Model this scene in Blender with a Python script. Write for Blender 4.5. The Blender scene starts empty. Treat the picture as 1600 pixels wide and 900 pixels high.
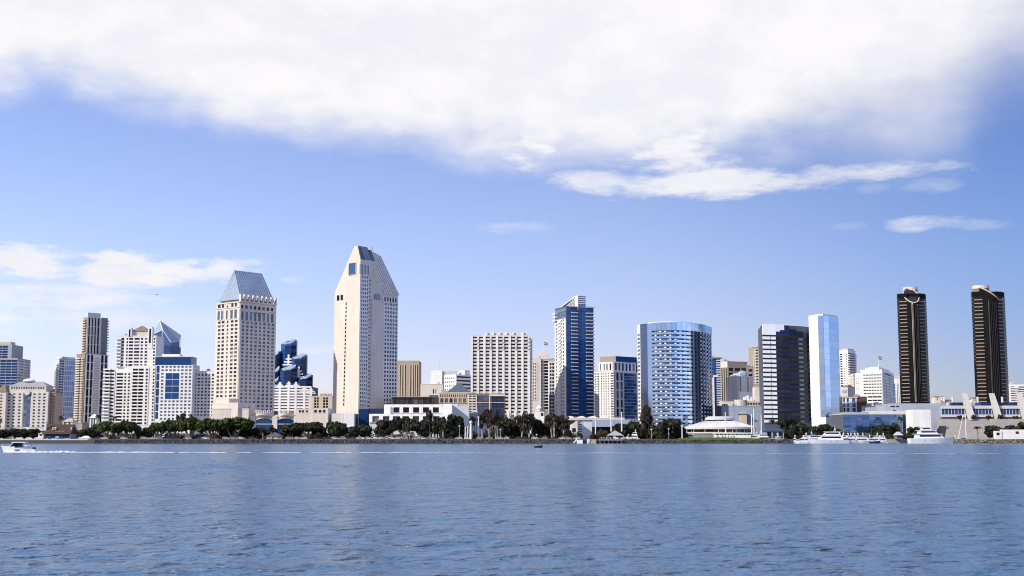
import bpy, math, random
import numpy as np
from mathutils import Vector, Matrix
R = math.radians
C = bpy.context.scene.collection
random.seed(7)
# ---------------------------------------------------------------- camera
FPX, HC = 2000.0, 3.0
PITCH = math.atan(235 / FPX)
cp, sp = math.cos(PITCH), math.sin(PITCH)
cam_d = bpy.data.cameras.new('camera'); cam = bpy.data.objects.new('camera', cam_d); C.objects.link(cam)
cam.location = (0, 0, HC); cam.rotation_euler = (R(90) + PITCH, 0, 0)
cam_d.sensor_width = 36; cam_d.lens = 36 * FPX / 1600
cam_d.clip_start = 0.5; cam_d.clip_end = 60000
sc = bpy.context.scene; sc.camera = cam
sc.view_settings.view_transform = 'Standard'; sc.view_settings.look = 'None'
sc.view_settings.exposure = 0.0; sc.view_settings.gamma = 1
sc.cycles.max_bounces = 6; sc.cycles.glossy_bounces = 4; sc.cycles.diffuse_bounces = 3
sc.cycles.filter_width = 1.05
sc.cycles.caustics_reflective = False; sc.cycles.caustics_refractive = False
# ---------------------------------------------------------------- sun + sky
SUN_AZ, SUN_EL = R(-126), R(31)          # azimuth from +Y, clockwise: the sun stands to the west, a little behind the camera
sdir = Vector((math.sin(SUN_AZ) * math.cos(SUN_EL), math.cos(SUN_AZ) * math.cos(SUN_EL), math.sin(SUN_EL)))
sl = bpy.data.lights.new('sun', 'SUN'); sl.energy = 5.0; sl.angle = R(0.5); sl.color = (1.0, 0.925, 0.825)
so = bpy.data.objects.new('sun', sl); C.objects.link(so); so.rotation_euler = (-sdir).to_track_quat('-Z', 'Y').to_euler()
world = bpy.data.worlds.new('World'); sc.world = world; world.use_nodes = True
wt = world.node_tree; wt.nodes.clear()
def wn(t, **kw):
    n = wt.nodes.new(t)
    for a, v in kw.items(): setattr(n, a, v)
    return n
def wl(a, b): wt.links.new(a, b)
def M(op, a, b=None, c=None, clamp=False):
    n = wn('ShaderNodeMath', operation=op); n.use_clamp = clamp
    for i, v in enumerate((a, b, c)):
        if v is None: continue
        if hasattr(v, 'links'): wl(v, n.inputs[i])
        else: n.inputs[i].default_value = v
    return n.outputs[0]
def smooth(x, lo, hi):
    n = wn('ShaderNodeMapRange', interpolation_type='SMOOTHSTEP'); wl(x, n.inputs[0])
    n.inputs[1].default_value = lo; n.inputs[2].default_value = hi
    return n.outputs[0]
def dirpx(px, py):
    u, v = (px - 800) / FPX, (450 - py) / FPX
    d = Vector((u, cp - v * sp, sp + v * cp)).normalized()
    return math.atan2(d.x, d.y), math.asin(d.z)
sky = wn('ShaderNodeTexSky', sky_type='NISHITA'); sky.sun_disc = False
sky.sun_elevation = SUN_EL; sky.sun_rotation = -SUN_AZ
sky.air_density = 1.0; sky.dust_density = 0.35; sky.ozone_density = 2.2; sky.altitude = 0
tc = wn('ShaderNodeTexCoord'); sep = wn('ShaderNodeSeparateXYZ'); wl(tc.outputs['Generated'], sep.inputs[0])
az = M('ARCTAN2', sep.outputs[0], sep.outputs[1]); el = M('ARCSINE', sep.outputs[2])
def wnoise(sx, sy, detail, rough, off):
    cmb = wn('ShaderNodeCombineXYZ'); wl(M('MULTIPLY', az, sx), cmb.inputs[0]); wl(M('MULTIPLY', el, sy), cmb.inputs[1]); cmb.inputs[2].default_value = off
    n = wn('ShaderNodeTexNoise'); wl(cmb.outputs[0], n.inputs['Vector']); n.inputs['Scale'].default_value = 1
    n.inputs['Detail'].default_value = detail; n.inputs['Roughness'].default_value = rough; n.inputs['Distortion'].default_value = 0.15
    return M('SUBTRACT', n.outputs[0], 0.5)
n1 = wnoise(11, 22, 6, 0.52, 3.3); n2 = wnoise(30, 52, 4, 0.5, 8.1); n3 = wnoise(9, 20, 3, 0.45, 1.7)
# the cloud bank: lower edge as elevation over azimuth
EDGE = [(-300, 160), (-100, 150), (0, 140), (60, 125), (180, 172), (330, 196), (480, 210), (600, 215), (750, 240), (830, 247), (900, 232), (1000, 246), (1100, 240), (1300, 226), (1430, 214), (1490, 188), (1540, 135), (1600, 100), (1720, 70), (1900, 20)]
fc = wn('ShaderNodeFloatCurve'); cv = fc.mapping.curves[0]
pts = []
for px, py in EDGE:
    a, e = dirpx(px, py); pts.append(((a + 0.7) / 1.4, e / 0.5))
cv.points[0].location = pts[0]; cv.points[1].location = pts[-1]
for p in pts[1:-1]: cv.points.new(*p)
fc.mapping.update(); fc.inputs['Factor'].default_value = 1
wl(M('DIVIDE', M('ADD', az, 0.7), 1.4, clamp=True), fc.inputs['Value'])
edge = M('MULTIPLY', fc.outputs[0], 0.5)
h = M('ADD', M('SUBTRACT', el, edge), M('ADD', M('MULTIPLY', n1, 0.062), M('MULTIPLY', n2, 0.018)))
soft = M('ADD', 1.0, M('MULTIPLY', smooth(M('ABSOLUTE', M('SUBTRACT', az, 0.36)), 0.22, 0.0), 1.9))
bank = smooth(M('DIVIDE', h, soft), -0.018, 0.032)
bank = M('MULTIPLY', bank, smooth(M('SUBTRACT', 1.25, M('ABSOLUTE', az)), 0.0, 0.5))
bank = M('MULTIPLY', bank, M('SUBTRACT', 1, M('MULTIPLY', smooth(el, 0.36, 0.62), 0.65)))
# separate small clouds: px, py, half width, half height, strength
SMALL = [(45, 408, 105, 30, 1.0), (205, 420, 140, 30, 1.0), (372, 418, 70, 24, .85), (50, 464, 170, 22, .85), (50, 502, 200, 25, .75), (260, 505, 190, 22, .3), (510, 546, 60, 9, .4),
         (1120, 284, 200, 24, .95), (1340, 270, 170, 15, .75), (930, 280, 80, 18, .75), (1040, 236, 120, 46, 1.0), (820, 232, 70, 30, 1.0), (1455, 288, 50, 14, .25), (1455, 349, 62, 12, .65), (1530, 352, 40, 9, .2), (812, 355, 66, 11, .3), (455, 437, 22, 7, .3), (1330, 353, 30, 6, .15), (1365, 292, 28, 10, .15), (30, 432, 110, 12, .2)]
tot = None
n4 = wnoise(16, 44, 4, 0.5, 5.2); n5 = wnoise(42, 150, 8, 0.62, 2.2)
warp = M('ADD', M('MULTIPLY', n4, 3.2), M('MULTIPLY', n5, 2.4))
for px, py, hw, hh, st in SMALL:
    crisp = px < 400 and py < 425
    a0, e0 = dirpx(px, py); wa, we = hw / FPX, hh / FPX
    q = M('ADD', M('POWER', M('DIVIDE', M('SUBTRACT', az, a0), wa), 2.0), M('POWER', M('DIVIDE', M('ABSOLUTE', M('SUBTRACT', el, e0)), we), 2.0))
    m = M('MULTIPLY', smooth(M('ADD', M('SUBTRACT', 1.0, q), warp), 0.0 if crisp else -0.35, 1.0 if crisp else 1.4), st)
    tot = m if tot is None else M('MAXIMUM', tot, m)
# loose fair-weather clouds round the rest of the sky
rest = M('MULTIPLY', M('MULTIPLY', smooth(M('ADD', n3, M('MULTIPLY', n2, 0.4)), 0.02, 0.16), smooth(M('ABSOLUTE', az), 0.8, 1.2)), smooth(el, 0.05, 0.2))
dens = M('MAXIMUM', M('MAXIMUM', bank, tot), M('MULTIPLY', rest, 0.8), clamp=True)
ccol = wn('ShaderNodeMix', data_type='RGBA'); wl(smooth(M('ADD', M('MULTIPLY', n3, 1.0), M('MULTIPLY', n2, 0.6)), -0.22, 0.16), ccol.inputs['Factor'])
ccol.inputs['A'].default_value = (8.75, 8.75, 9.25, 1); ccol.inputs['B'].default_value = (9.7, 9.55, 9.7, 1)
hs = wn('ShaderNodeMix', data_type='RGBA', blend_type='MULTIPLY'); hs.inputs['Factor'].default_value = 1
wl(sky.outputs[0], hs.inputs['A']); hs.inputs['B'].default_value = (1.42, 1.25, 1.55, 1)
deep = wn('ShaderNodeMix', data_type='RGBA', blend_type='MULTIPLY'); wl(hs.outputs['Result'], deep.inputs['A']); deep.inputs['B'].default_value = (.60, .76, .93, 1)
wl(smooth(M('ADD', az, M('MULTIPLY', el, 0.4)), 0.12, 0.52), deep.inputs['Factor'])
low = wn('ShaderNodeMix', data_type='RGBA', blend_type='MULTIPLY'); wl(deep.outputs['Result'], low.inputs['A']); low.inputs['B'].default_value = (.87, .88, .95, 1)
wl(M('SUBTRACT', 1, smooth(el, 0.02, 0.17)), low.inputs['Factor'])
mx = wn('ShaderNodeMix', data_type='RGBA'); wl(dens, mx.inputs['Factor']); wl(low.outputs['Result'], mx.inputs['A']); wl(ccol.outputs['Result'], mx.inputs['B'])
bg = wn('ShaderNodeBackground'); bg.inputs['Strength'].default_value = 0.1; wl(mx.outputs['Result'], bg.inputs['Color'])
wo = wn('ShaderNodeOutputWorld'); wl(bg.outputs[0], wo.inputs[0])
# ---------------------------------------------------------------- helpers
G0 = 2.6                                   # street level above the water
def kx(px, py=640.0):
    v = (450 - py) / FPX
    return (px - 800) / FPX / (cp - v * sp)
def X(px, Y, py=640.0): return kx(px, py) * Y
def Z(py, Y):
    v = (450 - py) / FPX
    return HC + Y * (sp + v * cp) / (cp - v * sp)
def front(a, b, Y, D, py=640.0):
    x0, x1 = X(a, Y, py), X(b, Y, py)
    return [(x0, Y), (x1, Y), (x1, Y + D), (x0, Y + D)]
def corner(L, c, r, Y, th, py=600.0):
    t = R(th); kC, kL, kR = kx(c, py), kx(L, py), kx(r, py)
    a = (kC - kL) * Y / (math.cos(t) + kL * math.sin(t))
    b = (kR - kC) * Y / (math.sin(t) - kR * math.cos(t))
    Cp = (kC * Y, Y); Lp = (Cp[0] - a * math.cos(t), Y + a * math.sin(t)); Rp = (Cp[0] + b * math.sin(t), Y + b * math.cos(t))
    return [Lp, Cp, Rp, (Lp[0] + Rp[0] - Cp[0], Lp[1] + Rp[1] - Cp[1])]
class MB:
    def __init__(s): s.v = []; s.f = []; s.smooth = False
    def add(s, vs, fs):
        o = len(s.v); s.v += [tuple(p) for p in vs]; s.f += [tuple(i + o for i in f) for f in fs]; return s
    def box(s, x0, x1, y0, y1, z0, z1):
        return s.add([(x0, y0, z0), (x1, y0, z0), (x1, y1, z0), (x0, y1, z0), (x0, y0, z1), (x1, y0, z1), (x1, y1, z1), (x0, y1, z1)],
                     [(0, 3, 2, 1), (4, 5, 6, 7), (0, 1, 5, 4), (1, 2, 6, 5), (2, 3, 7, 6), (3, 0, 4, 7)])
    def prism(s, poly, z0, z1, bottom=False):
        n = len(poly); tops = z1 if isinstance(z1, (list, tuple)) else [z1] * n
        s.add([(p[0], p[1], z0) for p in poly] + [(p[0], p[1], t) for p, t in zip(poly, tops)],
              [(i, (i + 1) % n, n + (i + 1) % n, n + i) for i in range(n)] + [tuple(range(n, 2 * n))] + ([tuple(range(n - 1, -1, -1))] if bottom else []))
        return s
    def loft(s, rings, cap0=True, cap1=True, closed=True):
        n = len(rings[0]); vs = [p for r in rings for p in r]; fs = []
        for a in range(len(rings) - 1):
            for i in range(n if closed else n - 1):
                j = (i + 1) % n; fs.append((a * n + i, a * n + j, (a + 1) * n + j, (a + 1) * n + i))
        if cap0: fs.append(tuple(range(n - 1, -1, -1)))
        if cap1: fs.append(tuple(range((len(rings) - 1) * n, len(rings) * n)))
        return s.add(vs, fs)
    def tube(s, p0, p1, r0, r1=None, n=6):
        r1 = r0 if r1 is None else r1
        p0, p1 = Vector(p0), Vector(p1); d = (p1 - p0).normalized()
        a = d.orthogonal().normalized(); b = d.cross(a)
        rs = [[p + (a * math.cos(t) + b * math.sin(t)) * r for t in [2 * math.pi * i / n for i in range(n)]] for p, r in ((p0, r0), (p1, r1))]
        return s.loft(rs)
    def path(s, pts, rad, n=6):
        for a, b, r0, r1 in zip(pts, pts[1:], rad, rad[1:]): s.tube(a, b, r0, r1, n)
        return s
    def ball(s, c, rx, ry=None, rz=None, nu=10, nv=6, z0=-1.0):
        ry = ry or rx; rz = rz or rx; rings = []
        for j in range(nv + 1):
            ph = math.asin(z0) + (math.pi / 2 - math.asin(z0)) * j / nv
            rr = max(math.cos(ph), 1e-3)
            rings.append([(c[0] + rx * rr * math.cos(2 * math.pi * i / nu), c[1] + ry * rr * math.sin(2 * math.pi * i / nu), c[2] + rz * math.sin(ph)) for i in range(nu)])
        return s.loft(rings)
    def mesh(s, name, loc=(0, 0, 0)):
        me = bpy.data.meshes.new(name)
        L = loc; me.from_pydata([(p[0] - L[0], p[1] - L[1], p[2] - L[2]) for p in s.v], [], s.f); me.update()
        if s.smooth: me.polygons.foreach_set('use_smooth', [True] * len(me.polygons))
        return me
    def obj(s, name, mat, parent=None, label=None, kind=None):
        loc = Vector(parent['_at']) if parent is not None and '_at' in parent else Vector((0, 0, 0))
        me = s.mesh(name, loc); me.materials.append(mat); o = bpy.data.objects.new(name, me); C.objects.link(o)
        if parent is not None:
            o.parent = parent; o['_at'] = tuple(loc)
        if label: o['label'] = label
        if kind: o['kind'] = kind
        return o
class Fc:                                    # a facade plane: s along it (from its end on the viewer's left), z up, d outwards
    def __init__(s, p0, p1):
        s.p = Vector((p0[0], p0[1])); d = Vector((p1[0] - p0[0], p1[1] - p0[1])); s.L = d.length; s.u = d / s.L; s.n = Vector((s.u.y, -s.u.x))
        s.ang = math.atan2(s.u.y, s.u.x)
    def pt(s, a, d, z):
        q = s.p + s.u * a + s.n * d; return (q.x, q.y, z)
    def s_at(s, px, py=600.0):
        k = kx(px, py); return (k * s.p.y - s.p.x) / (s.u.x - k * s.u.y)
    def Y(s, a=None):
        return (s.p + s.u * (s.L / 2 if a is None else a)).y
    def box(s, mb, s0, s1, z0, z1, d0, d1):
        c = [s.pt(s0, d1, z0), s.pt(s1, d1, z0), s.pt(s1, d0, z0), s.pt(s0, d0, z0)]
        mb.add(c + [(p[0], p[1], z1) for p in c], [(0, 3, 2, 1), (4, 5, 6, 7), (0, 1, 5, 4), (1, 2, 6, 5), (2, 3, 7, 6), (3, 0, 4, 7)])
MATS = {}
def base_mat(name, rough=0.8, metallic=0.0, spec=0.3):
    m = bpy.data.materials.new(name); m.use_nodes = True; nt = m.node_tree
    b = nt.nodes['Principled BSDF']; b.inputs['Roughness'].default_value = rough; b.inputs['Metallic'].default_value = metallic
    b.inputs['Specular IOR Level'].default_value = spec
    MATS[name] = m; return m, nt, b
def wall_mat(name, col, var=0.15, rough=0.85, scale=0.09, streak=0.15, metallic=0.0, spec=0.25, joint=.07):
    m, nt, b = base_mat(name, rough, metallic, spec); N = nt.nodes; L = nt.links
    g = N.new('ShaderNodeNewGeometry'); n1 = N.new('ShaderNodeTexNoise'); n1.inputs['Scale'].default_value = scale; n1.inputs['Detail'].default_value = 5
    L.new(g.outputs['Position'], n1.inputs['Vector'])
    mp = N.new('ShaderNodeMapping'); mp.inputs['Scale'].default_value = (1, 1, 0.06); L.new(g.outputs['Position'], mp.inputs['Vector'])
    n2 = N.new('ShaderNodeTexNoise'); n2.inputs['Scale'].default_value = 0.55; n2.inputs['Detail'].default_value = 3; L.new(mp.outputs[0], n2.inputs['Vector'])
    sx = N.new('ShaderNodeSeparateXYZ'); L.new(g.outputs['Position'], sx.inputs[0])
    j1 = N.new('ShaderNodeMath'); j1.operation = 'PINGPONG'; L.new(sx.outputs['Z'], j1.inputs[0]); j1.inputs[1].default_value = 1.65
    j2 = N.new('ShaderNodeMapRange'); L.new(j1.outputs[0], j2.inputs[0]); j2.inputs[1].default_value = .10; j2.inputs[2].default_value = .22; j2.inputs[3].default_value = 1 - joint; j2.inputs[4].default_value = 1
    a = N.new('ShaderNodeMath'); a.operation = 'MULTIPLY_ADD'; L.new(n1.outputs[0], a.inputs[0]); a.inputs[1].default_value = 2 * var; a.inputs[2].default_value = 1 - var
    c = N.new('ShaderNodeMath'); c.operation = 'MULTIPLY_ADD'; L.new(n2.outputs[0], c.inputs[0]); c.inputs[1].default_value = 2 * streak; c.inputs[2].default_value = 1 - streak
    d0 = N.new('ShaderNodeMath'); d0.operation = 'MULTIPLY'; L.new(a.outputs[0], d0.inputs[0]); L.new(c.outputs[0], d0.inputs[1]); d = N.new('ShaderNodeMath'); d.operation = 'MULTIPLY'; L.new(d0.outputs[0], d.inputs[0]); L.new(j2.outputs[0], d.inputs[1])
    mx = N.new('ShaderNodeMix'); mx.data_type = 'RGBA'; mx.blend_type = 'MULTIPLY'; mx.inputs['Factor'].default_value = 1
    mx.inputs['A'].default_value = (*col, 1); L.new(d.outputs[0], mx.inputs['B']); L.new(mx.outputs['Result'], b.inputs['Base Color'])
    return m
def glass_mat(name, dark, light, power=2.5, rough=0.06, metallic=0.0, spec=0.6, wave=0.0, wscale=0.25, tilt=0.012):
    m, nt, b = base_mat(name, rough, metallic, spec); N = nt.nodes; L = nt.links
    g = N.new('ShaderNodeNewGeometry'); oi = N.new('ShaderNodeObjectInfo')
    a = N.new('ShaderNodeMath'); a.operation = 'ADD'; L.new(g.outputs['Random Per Island'], a.inputs[0]); L.new(oi.outputs['Random'], a.inputs[1])
    f = N.new('ShaderNodeMath'); f.operation = 'FRACT'; L.new(a.outputs[0], f.inputs[0])
    p = N.new('ShaderNodeMath'); p.operation = 'POWER'; L.new(f.outputs[0], p.inputs[0]); p.inputs[1].default_value = power
    mx = N.new('ShaderNodeMix'); mx.data_type = 'RGBA'; L.new(p.outputs[0], mx.inputs['Factor']); mx.inputs['A'].default_value = (*dark, 1); mx.inputs['B'].default_value = (*light, 1)
    L.new(mx.outputs['Result'], b.inputs['Base Color'])
    wn_ = N.new('ShaderNodeTexWhiteNoise'); wn_.noise_dimensions = '1D'; L.new(f.outputs[0], wn_.inputs['W'])
    vs = N.new('ShaderNodeVectorMath'); vs.operation = 'SUBTRACT'; L.new(wn_.outputs['Color'], vs.inputs[0]); vs.inputs[1].default_value = (.5, .5, .5)
    vm = N.new('ShaderNodeVectorMath'); vm.operation = 'MULTIPLY_ADD'; L.new(vs.outputs[0], vm.inputs[0]); vm.inputs[1].default_value = (tilt * 2,) * 3; L.new(g.outputs['Normal'], vm.inputs[2])
    vn = N.new('ShaderNodeVectorMath'); vn.operation = 'NORMALIZE'; L.new(vm.outputs[0], vn.inputs[0]); L.new(vn.outputs[0], b.inputs['Normal'])
    if wave:
        n = N.new('ShaderNodeTexNoise'); n.inputs['Scale'].default_value = wscale; n.inputs['Detail'].default_value = 2; L.new(g.outputs['Position'], n.inputs['Vector'])
        bp = N.new('ShaderNodeBump'); bp.inputs['Strength'].default_value = wave; bp.inputs['Distance'].default_value = 1.0; L.new(n.outputs[0], bp.inputs['Height']); L.new(vn.outputs[0], bp.inputs['Normal']); L.new(bp.outputs[0], b.inputs['Normal'])
    return m
def flat_mat(name, col, rough=0.6, metallic=0.0, spec=0.4):
    m, nt, b = base_mat(name, rough, metallic, spec); N = nt.nodes; L = nt.links
    g = N.new('ShaderNodeNewGeometry'); n = N.new('ShaderNodeTexNoise'); n.inputs['Scale'].default_value = 0.9; n.inputs['Detail'].default_value = 4; L.new(g.outputs['Position'], n.inputs['Vector'])
    a = N.new('ShaderNodeMath'); a.operation = 'MULTIPLY_ADD'; L.new(n.outputs[0], a.inputs[0]); a.inputs[1].default_value = 0.3; a.inputs[2].default_value = 0.85
    mx = N.new('ShaderNodeMix'); mx.data_type = 'RGBA'; mx.blend_type = 'MULTIPLY'; mx.inputs['Factor'].default_value = 1; mx.inputs['A'].default_value = (*col, 1)
    L.new(a.outputs[0], mx.inputs['B']); L.new(mx.outputs['Result'], b.inputs['Base Color']); return m
W = {k: wall_mat('wall_' + k, c) for k, c in dict(white=(.74, .73, .71), cream=(.64, .575, .505), pale=(.60, .57, .53), sand=(.56, .47, .37), tan=(.40, .32, .245), brown=(.25, .185, .14), grey=(.36, .37, .39),
     lightgrey=(.55, .56, .58), darkgrey=(.19, .19, .21), bronze=(.009, .009, .011), bluegrey=(.30, .36, .46), slate=(.10, .12, .16), greybrown=(.30, .25, .21), chalk=(.80, .79, .77), charcoal=(.03, .031, .036), rust=(.11, .07, .048), shingle=(.075, .052, .038), hallgrey=(.36, .39, .45), stone=(.38, .355, .33), band=(.33, .265, .21)).items()}
W['roofmetal'] = wall_mat('roof_metal', (.30, .38, .48), rough=0.5, spec=0.5)
W['roofblue'] = wall_mat('roof_zinc', (.42, .50, .60), rough=0.4, spec=0.5, metallic=0.3)
MATS['wall_bronze'].node_tree.nodes['Principled BSDF'].inputs['Specular IOR Level'].default_value = .08
GL = dict(navy=glass_mat('glass_navy', (.006, .010, .024), (.22, .20, .18), 3.4, spec=.35),
          black=glass_mat('glass_black', (.003, .004, .008), (.04, .035, .03), 4.5, spec=.3),
          blue=glass_mat('glass_blue', (.012, .045, .15), (.05, .13, .32), 1.6, spec=.8),
          steel=glass_mat('glass_steel', (.03, .06, .12), (.16, .22, .32), 1.8, spec=.8),
          pale=glass_mat('glass_pale', (.20, .33, .56), (.38, .52, .72), 1.2, spec=.8),
          royal=glass_mat('glass_royal', (.012, .055, .19), (.020, .085, .27), 1.0, spec=.3, wave=.02),
          mirror=glass_mat('glass_mirror', (.50, .64, .84), (.58, .72, .91), 1.2, rough=.16, metallic=1.0, wave=.05, wscale=.2, tilt=.022),
          mirrorflat=glass_mat('glass_mirror_flat', (.48, .62, .83), (.50, .64, .85), 1.0, rough=.16, metallic=1.0, wave=.05, wscale=.2, tilt=0.0),
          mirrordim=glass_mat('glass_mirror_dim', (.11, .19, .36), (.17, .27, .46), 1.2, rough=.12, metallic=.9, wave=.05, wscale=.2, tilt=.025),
          silver=glass_mat('glass_silver', (.86, .87, .89), (.90, .91, .92), 1.0, rough=.3, metallic=0.0, wave=.02, wscale=.15, tilt=.005),
          deep=glass_mat('glass_deep', (.005, .018, .062), (.010, .038, .125), 1.0, spec=.35, wave=.03, tilt=.04),
          azure=glass_mat('glass_azure', (.008, .036, .12), (.014, .060, .20), 1.0, spec=.35, wave=.03, tilt=.03),
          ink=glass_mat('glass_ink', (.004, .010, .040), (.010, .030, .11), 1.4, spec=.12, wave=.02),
          brown=glass_mat('glass_brown', (.006, .0055, .006), (.03, .022, .018), 3.0, spec=.15))
UNIT = {}
def unit_pane(mat):
    if mat.name not in UNIT:
        mb = MB(); mb.add([(-.5, 0, -.5), (.5, 0, -.5), (.5, 0, .5), (-.5, 0, .5), (-.5, -1, -.5), (.5, -1, -.5), (.5, -1, .5), (-.5, -1, .5)],
                          [(4, 5, 6, 7), (0, 4, 7, 3), (5, 1, 2, 6), (7, 6, 2, 3), (0, 1, 5, 4)])
        me = mb.mesh('window'); me.materials.append(mat); UNIT[mat.name] = me
    return UNIT[mat.name]
class Th:                                    # a thing: an Empty at its base and its parts
    def __init__(s, name, label, cat, at, group=None):
        o = bpy.data.objects.new(name, None); C.objects.link(o); o.location = at; o.empty_display_size = 1
        o['label'] = label; o['category'] = cat; o['_at'] = tuple(at)
        if group: o['group'] = group
        s.o = o; s.rep = {}
    def part(s, name, mb, mat, label=None, kind=None, parent=None):
        return mb.obj(name, mat, parent or s.o, label, kind) if mb.v else None
    def pane(s, F, s0, s1, z0, z1, mat, d=0.05, th=0.05, name='window'):
        s.rep.setdefault((name, mat.name), []).append((F, s0, s1, z0, z1, d, th, mat))
    def copies(s, name, mb, mat, F, a, z, d=0.0):
        """a repeated part modelled in (s, -d, z) about its own origin"""
        s.rep.setdefault((name, mat.name, id(mb)), []).append((F, a, z, d, mb, mat))
    def done(s, most=100):
        at = Vector(s.o['_at']); by = {}
        for key, rows in s.rep.items(): by.setdefault(key[0], []).extend((key, r) for r in rows)
        for name, rows in by.items():
            def zof(kr): return kr[1][4] if len(kr[0]) == 2 else kr[1][2]
            rows.sort(key=lambda kr: -zof(kr))
            rest = {}
            cache = {}
            for i, (key, r) in enumerate(rows):
                F = r[0]
                if len(key) == 2:
                    _, s0, s1, z0, z1, d, th, mat = r
                    if i < most:
                        o = bpy.data.objects.new(name, unit_pane(mat)); o.location = Vector(F.pt((s0 + s1) / 2, d - th, (z0 + z1) / 2)) - at
                        o.rotation_euler = (0, 0, F.ang); o.scale = (abs(s1 - s0), th, z1 - z0); C.objects.link(o); o.parent = s.o
                    else:
                        F.box(rest.setdefault(mat.name, MB()), s0, s1, z0, z1, d - th, d)
                else:
                    _, a, z, d, mb, mat = r
                    if i < most:
                        if id(mb) not in cache:
                            cache[id(mb)] = mb.mesh(name); cache[id(mb)].materials.append(mat)
                        o = bpy.data.objects.new(name, cache[id(mb)]); o.location = Vector(F.pt(a, d, z)) - at; o.rotation_euler = (0, 0, F.ang); C.objects.link(o); o.parent = s.o
                    else:
                        rest.setdefault(mat.name, MB()).add([F.pt(a + p[0], d - p[1], z + p[2]) for p in mb.v], mb.f)
            for mname, mb in rest.items():
                mb.obj(name, MATS[mname], s.o, kind='stuff')
        return s
def centre(poly): return (sum(p[0] for p in poly) / len(poly), sum(p[1] for p in poly) / len(poly), G0)
def even(a, b, n, w):                        # n columns of relative width w between px a and b
    c = (b - a) / n; return [(a + c * i + c * (1 - w) / 2, a + c * i + c * (1 + w) / 2) for i in range(n)]
def grid(t, fr, F, py1, py0, rows, cols, hf=.5, dep=.35, glass='navy', edge=(None, None), off=.5, py=600.0, wname='window', spx=True, skip=None):
    """windows in columns (px spans) and rows between py1 (top) and py0, set back in a frame of piers and bands that is added to fr"""
    Y = F.Y(); z1, z0 = (Z(py1, Y), Z(py0, Y)) if py1 > 100 else (py0, -py1)
    S = sorted(tuple(sorted((F.s_at(a, py), F.s_at(b, py)))) for a, b in cols) if spx else sorted(cols)
    e0 = F.s_at(edge[0], py) if edge[0] is not None else 0.0
    e1 = F.s_at(edge[1], py) if edge[1] is not None else F.L
    rh = (z1 - z0) / rows; wh = rh * hf
    prev = e0
    for a, b in S + [(e1, e1)]:
        if a - prev > 0.05: F.box(fr, prev, a, z0, z1 + .03, 0, dep)
        prev = b
    prevz = z0
    for j in range(rows + 1):
        zb = z0 + rh * j + (rh - wh) * off if j < rows else z1
        if zb - prevz > 0.03: F.box(fr, e0 + .02, e1 - .02, prevz, zb, 0, dep - .03)
        if j < rows:
            for i, (a, b) in enumerate(S):
                if skip and skip(i, rows - 1 - j): continue
                t.pane(F, a, b, zb, zb + wh, GL[glass], name=wname)
            prevz = zb + wh
def tower(name, label, cat, poly, z1, mat, group=None, z0=G0 - .3, parapet=1.0, roofmat=None):
    t = Th(name, label, cat, centre(poly), group)
    mb = MB(); mb.prism(poly, z0, z1); t.part('wall', mb, W[mat]); t.poly = poly; t.F = [Fc(poly[i], poly[(i + 1) % len(poly)]) for i in range(len(poly))]
    if parapet:
        mb = MB()
        for i, F in enumerate(t.F): F.box(mb, -.19 + .002 * i, F.L + .19 - .002 * i, z1 - .02 - .004 * i, z1 + parapet + .006 * i, -.5 - .004 * i, .2)
        t.part('parapet_trim', mb, W[mat])
        rr = random.Random(label); F = t.F[0]; D = min(t.F[1].L, 30)
        for k_ in range(rr.choice((1, 2, 2, 3))):
            w_ = rr.uniform(2.2, 4.5); s_ = rr.uniform(1.5, max(1.6, F.L - w_ - 1.5)); d_ = rr.uniform(2, max(2.1, D * .4)); m_ = MB(); F.box(m_, s_, s_ + w_, z1 - .05, z1 + rr.uniform(1.6, 3.2), -d_ - rr.uniform(2, 4), -d_); t.part('roof_unit', m_, W[rr.choice(('lightgrey', 'grey', 'pale'))])
        m_ = MB(); p_ = F.pt(F.L * rr.uniform(.25, .75), -D * .4, 0); m_.tube((p_[0], p_[1], z1), (p_[0], p_[1], z1 + rr.uniform(3, 7)), .12, .05, 5); t.part('roof_antenna', m_, W['lightgrey'])
    return t
def hip(poly, z0, z1, f=0.35, axis=0):
    """hip roof over a quad footprint, with a ridge along edge `axis` shortened by f at both ends"""
    P = [Vector((*p, 0)) for p in poly]; P = P[axis:] + P[:axis]
    m0, m1 = (P[0] + P[3]) / 2, (P[1] + P[2]) / 2
    r0, r1 = m0.lerp(m1, f), m1.lerp(m0, f)
    mb = MB(); mb.add([(p.x, p.y, z0) for p in P] + [(r0.x, r0.y, z1), (r1.x, r1.y, z1)], [(0, 1, 5, 4), (1, 2, 5), (2, 3, 4, 5), (3, 0, 4), (3, 2, 1, 0)])
    return mb
def grow(poly, d):
    c = Vector(centre(poly)[:2]); out = []
    for p in poly:
        v = Vector(p) - c; out.append(tuple(c + v * ((v.length + d) / v.length)))
    return out
def plantbox(poly, py1, D0=0):               # a roof-top machine room
    mb = MB(); return mb
def slab_mb(w, dep, th=.35, rail=1.0, railth=.12):     # a balcony, origin at its middle on the wall
    mb = MB(); mb.box(-w / 2, w / 2, -dep, 0, -th, 0)
    mb.box(-w / 2, w / 2, -dep, -dep + railth, 0.003, rail); mb.box(-w / 2, -w / 2 + railth, -dep + railth, 0, 0.003, rail); mb.box(w / 2 - railth, w / 2, -dep + railth, 0, 0.003, rail)
    return mb
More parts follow.
